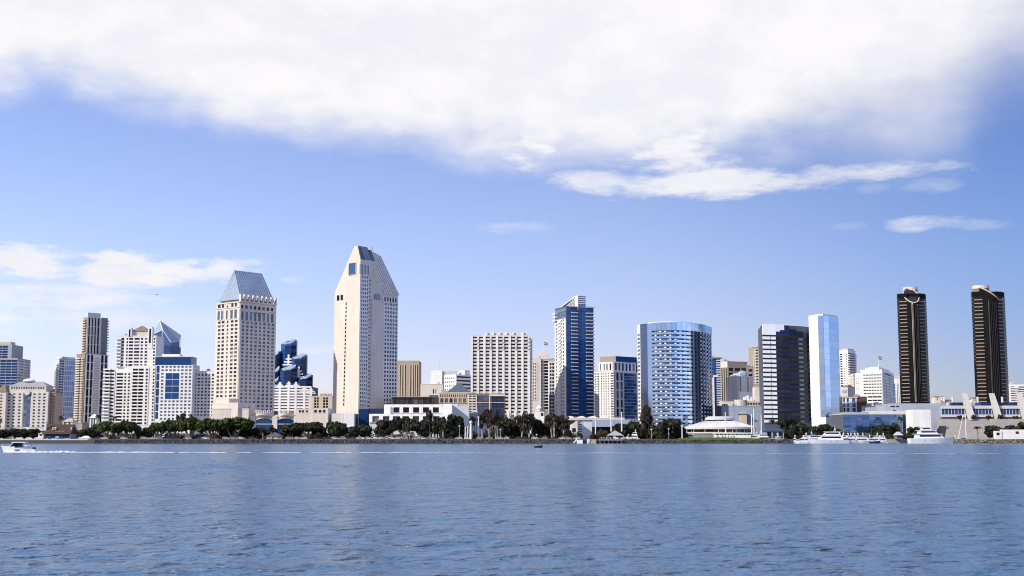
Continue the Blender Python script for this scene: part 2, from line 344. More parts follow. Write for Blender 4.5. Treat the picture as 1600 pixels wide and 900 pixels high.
def balconies(t, F, a, b, py1, py0, rows, dep=1.3, mat='white', rail=1.0, py=600.0, th=.35):
    s0, s1 = sorted((F.s_at(a, py), F.s_at(b, py))); Y = F.Y(); z1, z0 = Z(py1, Y), Z(py0, Y); rh = (z1 - z0) / rows
    mb = slab_mb(s1 - s0, dep, th, rail)
    for j in range(rows): t.copies('balcony', mb, W[mat], F, (s0 + s1) / 2, z0 + rh * j + .2)
def upper(t, name, poly, py0, py1, mat, Y=None, label=None):
    Y = Y or min(p[1] for p in poly); mb = MB(); mb.prism(poly, Z(py0, Y) if py0 > 60 else py0, Z(py1, Y)); t.part(name, mb, W[mat], label); return mb
# ---------------------------------------------------------------- the skyline, from the photo's left to its right
def bands(fr, F, zs, th, dep, s0=0.0, s1=None):
    for z in zs: F.box(fr, s0, F.L if s1 is None else s1, z, z + th, 0, dep)
def levels(py1, py0, n, Y):
    z1, z0 = Z(py1, Y), Z(py0, Y); return [z0 + (z1 - z0) * i / n for i in range(n + 1)]
def antenna(t, x, y, z, h, r=.12, name='antenna'):
    mb = MB(); mb.tube((x, y, z), (x, y, z + h * .6), r, r * .8); mb.tube((x, y, z + h * .6), (x, y, z + h), r * .5, r * .3); t.part(name, mb, W['lightgrey'])
def roofbox(t, F, a, b, py0, py1, back, deep, mat='lightgrey', py=560.0, name='plant_room'):
    s0, s1 = F.s_at(a, py), F.s_at(b, py); Y = F.Y(); mb = MB(); F.box(mb, s0, s1, Z(py0, Y), Z(py1, Y), -back - deep, -back); t.part(name, mb, W[mat])

# stepped condominium tower at the frame's left edge
t = tower('condo_tower', 'stepped blue glass condo tower with white floor bands, behind the grey hip roofed hotel', 'tower', front(-34, 27, 1250, 34, 560), Z(561, 1250), 'grey')
fr = MB(); F = t.F[0]; grid(t, fr, F, 562, 668, 24, even(-34, 27, 7, .94), .74, .8, 'azure', py=580); t.part('facade_frame', fr, W['bluegrey'])
P = front(-34, 19, 1252, 28, 545); mb = MB(); mb.prism(P, Z(561, 1250) - .5, Z(538, 1250)); t.part('upper_wall', mb, W['grey'])
F2 = Fc(P[0], P[1]); fr = MB(); grid(t, fr, F2, 540, 560, 5, even(-34, 13, 5, .94), .72, .8, 'azure', py=550); t.part('upper_frame', fr, W['bluegrey'])
roofbox(t, F2, -20, 14, 538, 533.5, 4, 12, 'sand', 540)
F3 = t.F[1]; fr = MB(); grid(t, fr, F3, 563, 660, 22, [(F3.L * .1, F3.L * .45), (F3.L * .55, F3.L * .9)], .5, .5, 'steel', spx=False); t.part('side_frame', fr, W['pale'])
t.done()

# cream hotel with grey hip roof
P = front(9, 75, 1100, 22, 640); zt = Z(612, 1100)
t = tower('hip_roofed_hotel', 'cream hotel with square windows, a grey hip roof and a blue glass middle strip', 'hotel', P, zt, 'pale', parapet=0)
fr = MB(); F = t.F[0]
cols = [(12, 15.6), (20, 23.6), (28.6, 32.2), (51.5, 55), (59.5, 63), (67, 70.6)]
grid(t, fr, F, 613.5, 668, 11, cols[:3], .5, .4, 'navy', edge=(9, 35.5), py=640); grid(t, fr, F, 613.5, 668, 11, cols[3:], .5, .4, 'navy', edge=(49, 75), py=640)
t.part('facade_frame', fr, W['pale'])
fr = MB(); grid(t, fr, F, 614, 667, 10, [(37.2, 41.6), (42.4, 46.8)], .72, .15, 'steel', edge=(36.8, 47.2), py=640, wname='glass_bay'); t.part('bay_frame', fr, W['slate'])
F = t.F[1]; fr = MB(); grid(t, fr, F, 614, 668, 11, [(F.L * q, F.L * q + 2.4) for q in (.14, .36, .62)], .42, .35, 'navy', spx=False); t.part('side_wall', fr, W['tan'])
Pu = front(15, 72, 1102, 18, 606); mb = MB(); mb.prism(Pu, zt - .4, Z(603, 1100)); t.part('attic_wall', mb, W['pale'])
Fu = Fc(Pu[0], Pu[1]); fr = MB(); grid(t, fr, Fu, 603.4, 609, 1, even(17, 70, 14, .62), .55, .3, 'navy', py=606); t.part('attic_frame', fr, W['pale'])
rf = hip(grow(Pu, 1.2), Z(603, 1100) + .01, Z(595.5, 1100), .22).obj('roof', W['grey'], t.o)
mb = MB(); x = X(43, 1110); mb.ball((x, 1111, Z(596, 1110)), 5.5, 4, 2.6, 12, 4, 0.0); t.part('skylight_dome', mb, W['white'])
mb = MB(); x = X(42, 1100); mb.tube((x, 1099.4, Z(613, 1100)), (x, 1098.6, Z(613, 1100)), 2.4, 2.4, 16); t.part('round_ornament', mb, W['pale'])
Pw = front(-12, 8.6, 1096, 20, 640); mb = MB(); mb.prism(Pw, G0 - .3, Z(612, 1096)); t.part('wing_wall', mb, W['cream'])
Fw = Fc(Pw[0], Pw[1]); fr = MB(); grid(t, fr, Fw, 615, 668, 11, [(-9, -6), (0, 3)], .5, .35, 'navy', py=640); t.part('wing_frame', fr, W['cream'])
t.part('wing_roof', hip(grow(Pw, 1), Z(612, 1096) + .01, Z(601, 1096), .45), W['brown'])
Pw = front(75.6, 86, 1104, 16, 640); mb = MB(); mb.prism(Pw, G0 - .3, Z(614, 1104)); t.part('stair_wall', mb, W['tan'])
Fw = Fc(Pw[0], Pw[1]); fr = MB(); grid(t, fr, Fw, 617, 668, 11, [(78.5, 80.5), (82.3, 84.3)], .42, .35, 'navy', py=640); t.part('stair_frame', fr, W['tan'])
t.part('stair_roof', hip(grow(Pw, .8), Z(614, 1104) + .01, Z(606, 1104), .4), W['brown'])
t.done()

# pale blue glass condo
P = corner(86.5, 91, 121, 1300, 42, 600)
t = tower('pale_glass_condo', 'slim pale blue glass tower with a white flat crown, beside the tall brown balconied tower', 'tower', P, Z(561.5, 1300), 'lightgrey')
F = t.F[1]; fr = MB(); grid(t, fr, F, 563, 668, 26, [(91.4, 95), (95.6, 98.6)], .66, .3, 'blue', edge=(91, 99), py=600)
grid(t, fr, F, 563, 668, 13, even(99.5, 120, 7, .78), .78, .35, 'pale', edge=(99, 121), py=600); t.part('facade_frame', fr, W['chalk'])
F = t.F[0]; balconies(t, F, 86.7, 90.8, 566, 664, 25, 1.6, 'white', py=600)
roofbox(t, t.F[1], 96, 119, 562, 557.8, 2, 7, 'white', 560)
t.done()

# tall brown balconied tower
P = corner(118, 131, 167.5, 1240, 36, 600)
t = tower('brown_tower', 'tall brown tower with white vertical piers and stacked balconies on both edges', 'tower', P, Z(554, 1240), 'greybrown')
F = t.F[1]; fr = MB(); grid(t, fr, F, 554, 660, 8, [(134.3, 138), (140, 143.5), (156, 160), (162, 165.6)], .93, .6, 'brown', edge=(132.6, 167), py=600, wname='window_strip'); t.part('pier_frame', fr, W['chalk'])
balconies(t, F, 145.5, 153.6, 557, 658, 26, 1.3, 'sand', py=600, rail=.6)
F0 = t.F[0]; balconies(t, F0, 118.6, 125, 557, 660, 27, 1.6, 'cream', py=600, rail=.8); balconies(t, F0, 126.4, 130.4, 557, 660, 27, 1.2, 'sand', py=600, rail=.8)
P2 = corner(128.6, 134.6, 167.2, 1246, 38, 530); mb = MB(); mb.prism(P2, Z(554, 1240) - .4, Z(495, 1240)); t.part('upper_wall', mb, W['greybrown'])
F = Fc(P2[1], P2[2]); fr = MB(); grid(t, fr, F, 497, 553, 4, [(137, 139.4), (142, 144.2), (146.8, 149), (151.2, 154)], .95, .6, 'brown', edge=(134.8, 157), py=530, wname='window_strip'); t.part('upper_frame', fr, W['pale'])
mb = MB(); F.box(mb, F.s_at(157.2, 530), F.L, Z(553, 1243), Z(494, 1243), 0, .25); t.part('dark_panel', mb, W['darkgrey'])
Fr = Fc(P2[2], P2[3]); mb = slab_mb(6, 2.2, .35, .8)
for z in levels(500, 552, 12, 1250)[1:]: t.copies('balcony', mb, W['sand'], Fr, 3.2, z)
Fl = Fc(P2[0], P2[1]); mb = slab_mb(Fl.L - 1, 1.5, .35, .8)
for z in levels(500, 552, 13, 1245)[1:]: t.copies('balcony', mb, W['sand'], Fl, Fl.L / 2, z)
Fm = F; mb = MB(); F.box(mb, F.s_at(137.5, 500), F.s_at(157.4, 500), Z(496, 1243) - 1, Z(487.5, 1243), -6, -.3); t.part('machine_room', mb, W['lightgrey'])
mb = MB(); F.box(mb, F.s_at(132, 500), F.s_at(168.4, 500), Z(555, 1243), Z(553, 1243), -1, 1.0); t.part('ledge_trim', mb, W['white'])
t.done()

# white condo with brown peaked roof
Y = 1180
P = front(181, 242, Y, 26, 600)
t = tower('white_condo_tower', 'white condo tower with a brown peaked roof, arched gables and stepped lower wings', 'tower', P, Z(526, Y), 'white')
F = t.F[0]; fr = MB(); grid(t, fr, F, 527, 573, 9, [(183, 187.6), (189, 193.4), (197, 199.6), (201, 207.5), (209.4, 217.4), (219.4, 223), (226, 229.6), (239.2, 242)], .58, .5, 'navy', py=560); t.part('facade_frame', fr, W['white'])
Pl = front(204.5, 241.5, Y - 5, 8, 620); mb = MB(); mb.prism(Pl, G0 - .3, Z(571, Y - 5)); t.part('lower_wall', mb, W['white'])
F = Fc(Pl[0], Pl[1]); fr = MB(); grid(t, fr, F, 575, 664, 17, [(206.4, 214.6), (215.6, 223.4), (227, 230)], .6, .5, 'black', edge=(204.5, 231.6), py=620); t.part('lower_frame', fr, W['white'])
fr = MB(); grid(t, fr, F, 575, 664, 17, [(238, 240.6)], .55, .5, 'black', edge=(237, 241.5), py=620); t.part('stair_frame', fr, W['white'])
Pl = front(162, 204.2, Y - 4, 14, 620); mb = MB(); mb.prism(Pl, G0 - .3, Z(581, Y - 4)); t.part('wing_wall', mb, W['white'])
F = Fc(Pl[0], Pl[1]); fr = MB(); grid(t, fr, F, 582, 664, 16, [(181.6, 191.4), (193.6, 196.6), (199.4, 202.4)], .56, .5, 'black', edge=(179.5, 204.2), py=620)
grid(t, fr, F, 577, 664, 16, [(163.2, 170), (171, 178)], .5, .9, 'black', edge=(162, 179), py=620); t.part('wing_frame', fr, W['white'])
mb = slab_mb(X(172, Y) - X(161, Y), 2.6, .35, .9)
for z in levels(578, 662, 16, Y): t.copies('balcony', mb, W['chalk'], F, F.s_at(166.5, 620), z)
mb = slab_mb(5, 2.2, .35, .9)
for z in levels(530, 572, 8, Y): t.copies('balcony', mb, W['chalk'], t.F[0], 1.4, z)
for a, b, ptop in ((200, 206, 513), (231.5, 238.5, 512)):
    mb = MB(); Fg = t.F[0]; a_, b_ = Fg.s_at(a, 520), Fg.s_at(b, 520); z0, z1 = Z(545 if a > 220 else 526, Y), Z(ptop + 3, Y)
    pts = [(a_, z0), (b_, z0)] + [((a_ + b_) / 2 + (b_ - a_) / 2 * math.cos(q), z1 + (b_ - a_) * .75 * math.sin(q)) for q in [math.pi * i / 8 for i in range(9)]]
    mb.loft([[Fg.pt(s, .9, z) for s, z in pts], [Fg.pt(s, -5, z) for s, z in pts]]); t.part('arched_gable', mb, W['white'])
    t.pane(Fg, a_ + (b_ - a_) * .3, b_ - (b_ - a_) * .3, Z(526, Y) if a < 220 else Z(536, Y), z1 + .8, GL['brown'], .98, .06, 'arch_window')
Pp = front(206.5, 231, Y + 2, 13, 520); mb = MB(); mb.prism(Pp, Z(526.5, Y), Z(517.4, Y)); t.part('penthouse_wall', mb, W['pale'])
t.part('roof', hip(grow(Pp, 1.2), Z(517.4, Y) + .01, Z(507.5, Y), .48), W['brown'])
t.done()

# glass tower with a crystal top
Y = 1320; P = [(X(231, Y, 540), Y + 12), (X(240, Y, 540), Y), (X(267, Y, 540), Y), (X(275.5, Y, 540), Y + 12), (X(267, Y, 540), Y + 40), (X(240, Y, 540), Y + 40)]
t = tower('crystal_top_tower', 'blue glass tower with a faceted pyramid crown, behind the white peaked roof condo', 'tower', P, Z(540, Y), 'slate', parapet=0)
for i in (0, 1, 2):
    F = t.F[i]; n = 2 if i == 1 else 1
    for j, (z0, z1) in enumerate(zip(levels(540, 668, 12, Y), levels(540, 668, 12, Y)[1:])):
        for q in range(n): t.pane(F, F.L * q / n + .3, F.L * (q + 1) / n - .3, z0 + .25, z1 - .1, GL['blue'], .12, .1)
apex = (X(249.5, Y + 14, 500), Y + 14, Z(498.5, Y)); zs = [Z(p, Y) for p in (523, 517, 536, 537, 520, 517)]
zs = [Z(519, Y), Z(522, Y), Z(535, Y), Z(531, Y), Z(519, Y), Z(515, Y)]
mid = (X(254, Y, 515), Y, Z(515.5, Y)); q0 = Z(540, Y) - .2
mb = MB(); Q = [(p[0], p[1], q0) for p in P]; T = [(p[0], p[1], z) for p, z in zip(P, zs)]
mb.add(Q + T + [mid, (mid[0], mid[1], q0)], [(0, 1, 7, 6), (1, 13, 12, 7), (13, 2, 8, 12), (2, 3, 9, 8), (3, 4, 10, 9), (4, 5, 11, 10), (5, 0, 6, 11)]); t.part('crown_glass', mb, GL['blue'])
mb = MB(); mb.add(T + [mid, apex], [(0, 1, 7), (1, 6, 7), (6, 2, 7), (2, 3, 7), (3, 4, 7), (4, 5, 7), (5, 0, 7)]); t.part('crown_roof', mb, W['roofmetal'])
mb = MB()
for a, b in ((T[1], mid), (mid, T[2]), (T[0], T[1]), (T[2], T[3]), (apex, mid), (apex, T[2]), (apex, T[1]), (mid, (mid[0], mid[1] - .2, q0))): mb.tube((a[0], a[1] - .2, a[2]), (b[0], b[1] - .2, b[2]), .35)
t.part('edge_trim', mb, W['chalk']); antenna(t, apex[0], apex[1], apex[2], 4); t.done()

# white hotel with the blue centre
Y = 1130; P = front(243.5, 300.5, Y, 24, 600)
t = tower('blue_centred_hotel', 'white hotel with a big blue glass panel among square windows and a blue top', 'hotel', P, Z(570.5, Y), 'white', parapet=0)
F = t.F[0]; fr = MB(); H = (570.5, 657); C1 = even(250.5, 300, 8, .6)
grid(t, fr, F, *H, 16, C1, .55, .4, 'steel', edge=(249.5, 300.5), py=600, skip=lambda i, j: 1 <= i <= 4 and 2 <= j <= 9)
t.part('facade_frame', fr, W['white'])
mb = MB(); F.box(mb, F.s_at(257.6, 600), F.s_at(281, 600), Z(625, Y), Z(581.6, Y), 0, .45); t.part('panel_frame', mb, W['white'])
for j in range(4):
    for i in range(2):
        a = F.s_at(258.6 + 10.9 * i, 600); b = F.s_at(269.1 + 10.9 * i, 600); t.pane(F, a, b, Z(593 + 10.3 * j, Y) + .25, Z(583 + 10.3 * j, Y), GL['azure'], .52, .06, 'glass_panel')
for j in range(7):
    t.pane(F, .3, F.s_at(248.6, 600), Z(583 + 12 * j, Y) + .4, Z(571.5 + 12 * j, Y), GL['azure'], .1, .09, 'corner_glass')
Pu = front(242.6, 298.5, Y + 1, 20, 563); mb = MB(); mb.prism(Pu, Z(570.5, Y), Z(557.8, Y)); t.part('top_band', mb, GL['azure'])
mb = MB(); mb.prism(grow(Pu, .5), Z(557.8, Y) + .003, Z(556.8, Y)); t.part('cornice_trim', mb, W['lightgrey'])
Pm = front(253, 281, Y + 6, 10, 555); mb = MB(); mb.prism(Pm, Z(557, Y), Z(552.6, Y)); t.part('plant_room', mb, W['white'])
F = t.F[1]; fr = MB(); grid(t, fr, F, *H, 16, [(F.L * q, F.L * q + 2) for q in (.1, .3, .5, .7)], .55, .35, 'steel', spx=False); t.part('side_frame', fr, W['white']); t.done()

# white gridded annex
Y = 1140; t = tower('gridded_annex', 'low white gridded block between the blue panelled hotel and the steep roofed tower', 'building', front(301.5, 336, Y, 22, 610), Z(580.5, Y), 'white', parapet=.6)
F = t.F[0]; fr = MB(); grid(t, fr, F, 589, 651, 12, even(302.4, 335, 6, .62), .52, .45, 'navy', py=610); grid(t, fr, F, 582.4, 589, 1, even(302.4, 335, 6, .5), .6, .44, 'navy', py=610, wname='arch_window'); t.part('facade_frame', fr, W['white']); t.done()

# tower with the steep blue roof
P = corner(336.5, 373, 429.5, 930, 40, 560); Y = 930
t = tower('steep_roofed_tower', 'cream hotel tower with punched windows and a steep blue-grey metal roof', 'tower', P, Z(471, Y), 'cream', parapet=0)
F = t.F[0]; fr = MB(); cols = [(340, 344), (346, 350), (353.8, 356.2), (360, 364.2), (366.4, 370.6)]
grid(t, fr, F, 500, 634, 22, cols, .6, .4, 'navy', edge=(336.5, 373), py=560)
grid(t, fr, F, 484, 499.6, 1, [(340.4, 344), (346, 349.6), (353.8, 356.2), (360.4, 364.2), (366.6, 370.6)], .88, .42, 'steel', py=500, wname='tall_window')
grid(t, fr, F, 473, 482, 1, [(341, 345.5), (347.5, 350.8), (362, 365.6), (367.6, 371)], .6, .42, 'navy', py=480)
mb = MB(); c = F.pt(F.s_at(356, 478), .42, Z(477, Y)); d = F.pt(F.s_at(356, 478), .5, Z(477, Y)); mb.tube(c, d, .95, .95, 14); t.part('round_window', mb, GL['navy'])
F = t.F[1]; YR = F.Y()
cols = even(374.6, 428, 8, .58)
grid(t, fr, F, 503, 643, 24, cols, .62, .45, 'steel', py=560)
grid(t, fr, F, 488, 502.6, 1, cols, .9, .43, 'steel', py=500, wname='tall_window'); grid(t, fr, F, 477.5, 486, 1, cols, .62, .43, 'navy', py=480)
t.part('facade_frame', fr, W['cream'])
mb = MB()
for i in range(9):
    s = F.L * i / 8; F.box(mb, max(s - .8, 0), min(s + .8, F.L), Z(471, YR) - 1.5, Z(466, YR) + 1.8, -1.2, .7)
t.part('crown_post_trim', mb, W['cream'])
mb = MB(); F0 = t.F[0]; F0.box(mb, -.4, F0.L + .4, Z(472.6, Y), Z(470.6, Y), -1, .9); F.box(mb, .5, F.L + .4, Z(474.4, YR), Z(472.6, YR), -1, .85); t.part('cornice_trim', mb, W['cream'])
a, b = F.s_at(388.5, 490), F.s_at(418, 490); n = 10; top = []; bot = []
ring = lambda z, k: [F.pt(a + (b - a) * i / n, .45 + k * math.sin(math.pi * i / n), z) for i in range(n + 1)] + [F.pt(b, -.2, z), F.pt(a, -.2, z)]
mb = MB(); mb.loft([ring(Z(489, YR), 2.4), ring(Z(485.8, YR), 2.9)]); t.part('bowed_balcony', mb, W['cream'])
Pr = [tuple(p) for p in grow(P, -1.0)]; zr0, zr1 = Z(467, Y), Z(418.5, Y)
mb = MB(); mb.prism(grow(P, -3.4), Z(471, Y) - .2, zr0 + .01); t.part('attic_wall', mb, W['sand'])
Vp = [Vector((*p, 0)) for p in Pr]; m0, m1 = (Vp[0] + Vp[1]) / 2, (Vp[2] + Vp[3]) / 2
r0 = m0.lerp(m1, .15); r1 = m0.lerp(m1, .93)
r0 = r0 + (Vp[0] - Vp[1]) * .04
mb = MB(); mb.add([(p.x, p.y, zr0) for p in Vp] + [(r0.x, r0.y, zr1), (r1.x, r1.y, zr1 - .01)], [(0, 1, 4), (1, 2, 5, 4), (2, 3, 5), (3, 0, 4, 5), (3, 2, 1, 0)])
rf = mb.obj('roof', W['roofmetal'], t.o)
mb = MB()
def onroof(A, B, D, Cc, n):
    for i in range(1, n):
        p = A.lerp(B, i / n); q = D.lerp(Cc, i / n); mb.tube((p.x, p.y, zr0 + .08), (q.x, q.y, zr1 + .05), .14, .12, 4)
onroof(Vp[1], Vp[2], r0, r1, 15); onroof(Vp[0], Vp[1], r0, r0 + (Vp[1] - Vp[0]) * .01, 11); mb.obj('standing_seam', W['roofmetal'], rf)
mb = MB()
for i in range(13):
    p = r0.lerp(r1, i / 12); hgt = 5.5 if i == 1 else (3 if i in (0, 12) else 1.6); mb.tube((p.x, p.y, zr1 - .1), (p.x, p.y, zr1 + hgt), .12, .06, 5)
mb.obj('roof_finial', W['lightgrey'], rf)
t.done()

# hotel podium with arches and bowed terraces
Yp = 885
t = tower('arched_podium', 'long cream podium with blue glass arches and bowed terraces below the steep roofed tower', 'building', front(331, 388, Yp, 40, 660), Z(640, Yp), 'cream', parapet=.8)
Pb = corner(331, 371.5, 398, Yp - 2, 22, 640); mb = MB(); mb.prism(Pb, G0 - .3, Z(629, Yp)); t.part('bastion_wall', mb, W['cream'])
mb = MB(); mb.prism(corner(333, 358, 372, Yp + 6, 22, 630), G0, Z(622, Yp)); t.part('upper_wall', mb, W['cream'])
Fb = Fc(Pb[0], Pb[1]); Fb2 = Fc(Pb[1], Pb[2])
for i in range(3): t.pane(Fb, Fb.s_at(345 + 6 * i, 645), Fb.s_at(348.6 + 6 * i, 645), Z(646, Yp), Z(641.8, Yp), GL['navy'], .06, .05)
t.pane(Fb2, Fb2.s_at(388.5, 640), Fb2.s_at(390, 640), Z(639, Yp), Z(634, Yp), GL['navy'], .06, .05)
P = front(396, 465, Yp + 4, 30, 650); mb = MB(); mb.prism(P, G0 - .3, Z(648, Yp)); t.part('arcade_wall', mb, W['cream'])
F = Fc(P[0], P[1])
for a, b in ((372, 391.5), (400.5, 425.6), (434, 459.6)):
    # glazed arch: pane set in a cream surround
    s0, s1 = F.s_at(a, 660), F.s_at(b, 660); z0, zs_, zk = G0, Z(655.5, Yp), Z(652.8, Yp)
    arc = [(s0, z0), (s1, z0)] + [(s1 + (s0 - s1) * i / 10, zs_ + (zk - zs_) * math.sin(math.pi * i / 10)) for i in range(11)]
    mb = MB(); mb.loft([[F.pt(s, .25, z) for s, z in arc], [F.pt(s, 0, z) for s, z in arc]]); g = t.part('glass_arch', mb, GL['azure'])
    mb = MB()
    for i in range(10):
        (sa, za), (sb, zb) = arc[2 + i], arc[3 + i]; mb.tube(F.pt(sa, .6, za), F.pt(sb, .6, zb), .35, .35, 5)
    F.box(mb, s0, s1, Z(663, Yp), Z(662, Yp), .26, .5); mb.obj('arch_trim', W['cream'], g)
for a in (395, 429.6, 463): 
    mb = MB(); s = F.s_at(a, 660); F.box(mb, s - 1.7, s + 1.7, G0 - .3, Z(650, Yp), 0, .9); t.part('pier', mb, W['cream'])
for a, b in ((371, 391), (399, 427.5), (437.5, 459)):
    s0, s1 = F.s_at(a, 645), F.s_at(b, 645); n = 10
    ring = lambda z, k: [F.pt(s0 + (s1 - s0) * i / n, .5 + k * math.sin(math.pi * i / n), z) for i in range(n + 1)] + [F.pt(s1, 0, z), F.pt(s0, 0, z)]
    mb = MB(); mb.loft([ring(Z(650.6, Yp), 1.2), ring(Z(648.4, Yp), 3.0), ring(Z(646, Yp), 3.4)]); tr = t.part('terrace', mb, W['cream'])
    mb = MB()
    for i in range(n + 1):
        p = F.pt(s0 + (s1 - s0) * i / n, .35 + 3 * math.sin(math.pi * i / n), 0); mb.box(p[0] - .25, p[0] + .25, p[1] - .25, p[1] + .25, Z(646, Yp) + .003, Z(641, Yp) + .2)
    mb.obj('post_railing', W['cream'], tr)
P = front(461.5, 489, Yp - 1, 30, 655); mb = MB(); mb.prism(P, G0 - .3, Z(638.4, Yp)); t.part('end_wall', mb, W['cream']); F = Fc(P[0], P[1])
for a in (467, 471.6, 478): t.pane(F, F.s_at(a, 645), F.s_at(a + 3.2, 645), Z(644.6, Yp), Z(641, Yp), GL['navy'], .06, .05)
P = front(489.4, 512.5, Yp - 3, 30, 655); mb = MB(); mb.prism(P, G0 - .3, Z(638, Yp)); t.part('end_wall', mb, W['cream']); F = Fc(P[0], P[1])
for a in (491, 498, 504.5): t.pane(F, F.s_at(a, 645), F.s_at(a + 4, 645), Z(644.8, Yp), Z(640.6, Yp), GL['navy'], .06, .05)
F = Fc(P[1], P[2]); t.pane(F, 3, 9, Z(645.4, Yp), Z(641, Yp), GL['navy'], .06, .05)
P = front(518, 536, Yp - 4, 24, 660); mb = MB(); mb.prism(P, G0 - .3, Z(646, Yp)); t.part('plain_wall', mb, W['pale'])
P = front(536.4, 553, Yp - 6, 24, 660); mb = MB(); mb.prism(P, G0 - .3, Z(646.4, Yp)); t.part('plain_wall', mb, W['white'])
t.done()

# crystal cluster tower
Y = 1180
t = Th('crystal_cluster_tower', 'blue glass tower of clustered octagonal shafts over a white banded base', 'tower', (X(457, Y), Y + 15, G0))
def octa(a, b, Yc, ch=.3):
    x0, x1 = X(a, Yc, 580), X(b, Yc, 580); w = x1 - x0; c = w * ch; d = w * .9
    return [(x0, Yc + c), (x0 + c, Yc), (x1 - c, Yc), (x1, Yc + c), (x1, Yc + d - c), (x1 - c, Yc + d), (x0 + c, Yc + d), (x0, Yc + d - c)]
for a, b, py1, Yc, gl in ((437, 461.5, 536, Y + 14, 'royal'), (452, 478, 559, Y + 8, 'deep'), (424, 437, 554, Y + 12, 'ink'), (436, 462.5, 577, Y - 2, 'deep'), (461.5, 487, 591, Y + 1, 'ink'), (424, 437, 596, Y - 1, 'deep'), (426, 438, 580, Y + 3, 'ink')):
    P = octa(a, b, Yc); z1 = Z(py1, Yc); n = len(P); mb = MB()
    tops = [z1 + (3.5 if i in (4, 5) else 1.6 if i in (3, 6) else -1.4 if i in (1, 2) else 0) for i in range(n)]; mb.prism(P, Z(640, Yc) if py1 > 570 else Z(600, Yc), tops); sh = t.part('glass_shaft', mb, GL[gl])
    mb = MB(); Q = grow(P, -1.6); mb.prism(Q, z1 - 1, [q + 1.4 for q in tops]); mb.obj('skylight', W['roofmetal'], sh)
for a, b, z0_, z1_, Yc in ((436, 462.5, 580, 604, Y - 2), (461.5, 487, 594, 610, Y + 1), (437, 461.5, 540, 566, Y + 14), (452, 478, 563, 590, Y + 8)):
    P = octa(a, b, Yc)
    for i in (0, 1, 2):
        F = Fc(P[i], P[i + 1])
        for za, zb in zip(levels(z0_, z1_, 5, Yc), levels(z0_, z1_, 5, Yc)[1:]): t.pane(F, .15, F.L - .15, za + .15, zb - .15, GL['deep' if i else 'royal'], .08, .06, 'glass_band')
P = octa(444.5, 457, Y + 18); mb = MB(); mb.prism(P, Z(540, Y), Z(531, Y)); t.part('glass_shaft', mb, GL['royal'])
P = [(X(425, Y, 620), Y - 3), (X(462, Y, 620), Y - 3), (X(486.6, Y, 620), Y - 1.5), (X(486.6, Y, 620), Y + 40), (X(425, Y, 620), Y + 40)]
mb = MB(); mb.prism(P, G0 - .3, Z(604, Y)); t.part('base_wall', mb, W['slate'])
fr = MB(); F1, F2 = Fc(P[0], P[1]), Fc(P[1], P[2])
for F in (F1, F2):
    for z in levels(606, 642, 8, Y): F.box(fr, 0, F.L - (.5 if F is F1 else 0), z, z + 1.5, 0, .7)
for px_, h_, w_ in ((425.8, 596, .8), (437.2, 597, 1.0), (451, 596.5, 1.0), (462, 597, 1.0), (475.5, 604, 1.0), (486, 606, .8)):
    F = F1 if px_ < 461 else F2; s = F.s_at(px_, 620); F.box(fr, s - w_, s + w_, G0, Z(h_, Y), 0, .9)
    for k in range(1, 4): F.box(fr, s - w_ - 1.3 * k * .9, s + w_ + 1.3 * k * .9, Z(h_ + 2 + 2.4 * k, Y), Z(h_ + 2 + 2.4 * k, Y) + .9, 0, .8 - .02 * k)
t.part('band_frame', fr, W['chalk'])
fr = MB()
for px_, py_, Yc in ((450.8, 554, Y + 11), (467, 573, Y + 6)):
    x = X(px_, Yc, 560); fr.box(x - .8, x + .8, Yc - .5, Yc + .6, Z(py_ + 16, Yc), Z(py_, Yc))
    for k in range(3): fr.box(x - 2.6 - 1.4 * k, x + 2.6 + (1.4 * k if px_ > 460 else .4), Yc - .45 + .02 * k, Yc + .7, Z(py_ + 8 + 4.5 * k, Yc), Z(py_ + 6 + 4.5 * k, Yc))
t.part('cross_trim', fr, W['chalk']); t.done()

# small block
Y = 1150; t = tower('small_office', 'small beige block with dark window strips, between the crystal cluster and wedge roofed towers', 'building', front(482, 519, Y, 20, 625), Z(619.5, Y), 'cream', parapet=.5)
F = t.F[0]; fr = MB(); grid(t, fr, F, 620.5, 642, 5, [(491, 494), (495, 498), (505, 508.5), (509.5, 512.6)], .8, .35, 'black', edge=(488, 519), py=630); t.part('facade_frame', fr, W['sand']); roofbox(t, F, 499, 508, 619.5, 614.8, 4, 6, 'tan', 617); t.done()

# tall wedge-roofed tower
Y = 960
P = corner(520.5, 560.5, 620.5, Y, 42, 600); V = [Vector((*p, 0)) for p in P]; Lv, Cv, Rv, Bv = V
t = Th('wedge_roofed_tower', 'tallest tower of the skyline, pale stone with a sloped wedge top and glass ridge', 'tower', centre(P))
zL, zc, zr, ze = Z(455, Y + 8), Z(405, Y), Z(383.5, Y), Z(462, Y + 30)
e = (Rv - Cv); f = (Lv - Cv)
def q(a, b, z): p = Cv + f * a + e * b; return (p.x, p.y, z)
cut = .42
prof = [(0, ze), (0, zc), (.12, zr), (.25, zr), (1, zL)]; pk = [.62, .40, .30, .30, .62]                    # slab A: across the left face
A = [[q(0, 0, G0 - .3)] + [q(a, 0, z) for a, z in prof] + [q(1, 0, G0 - .3)], [q(0, .62, G0 - .3)] + [q(a, k_, z) for (a, z), k_ in zip(prof, pk)] + [q(1, .62, G0 - .3)]]
mb = MB(); mb.loft([A[0], A[1]]); t.part('slab_wall', mb, W['cream'])
profB = [(.0, ze), (.24, zr - .02), (.249, zr - .02), (.999, zL - .05)]
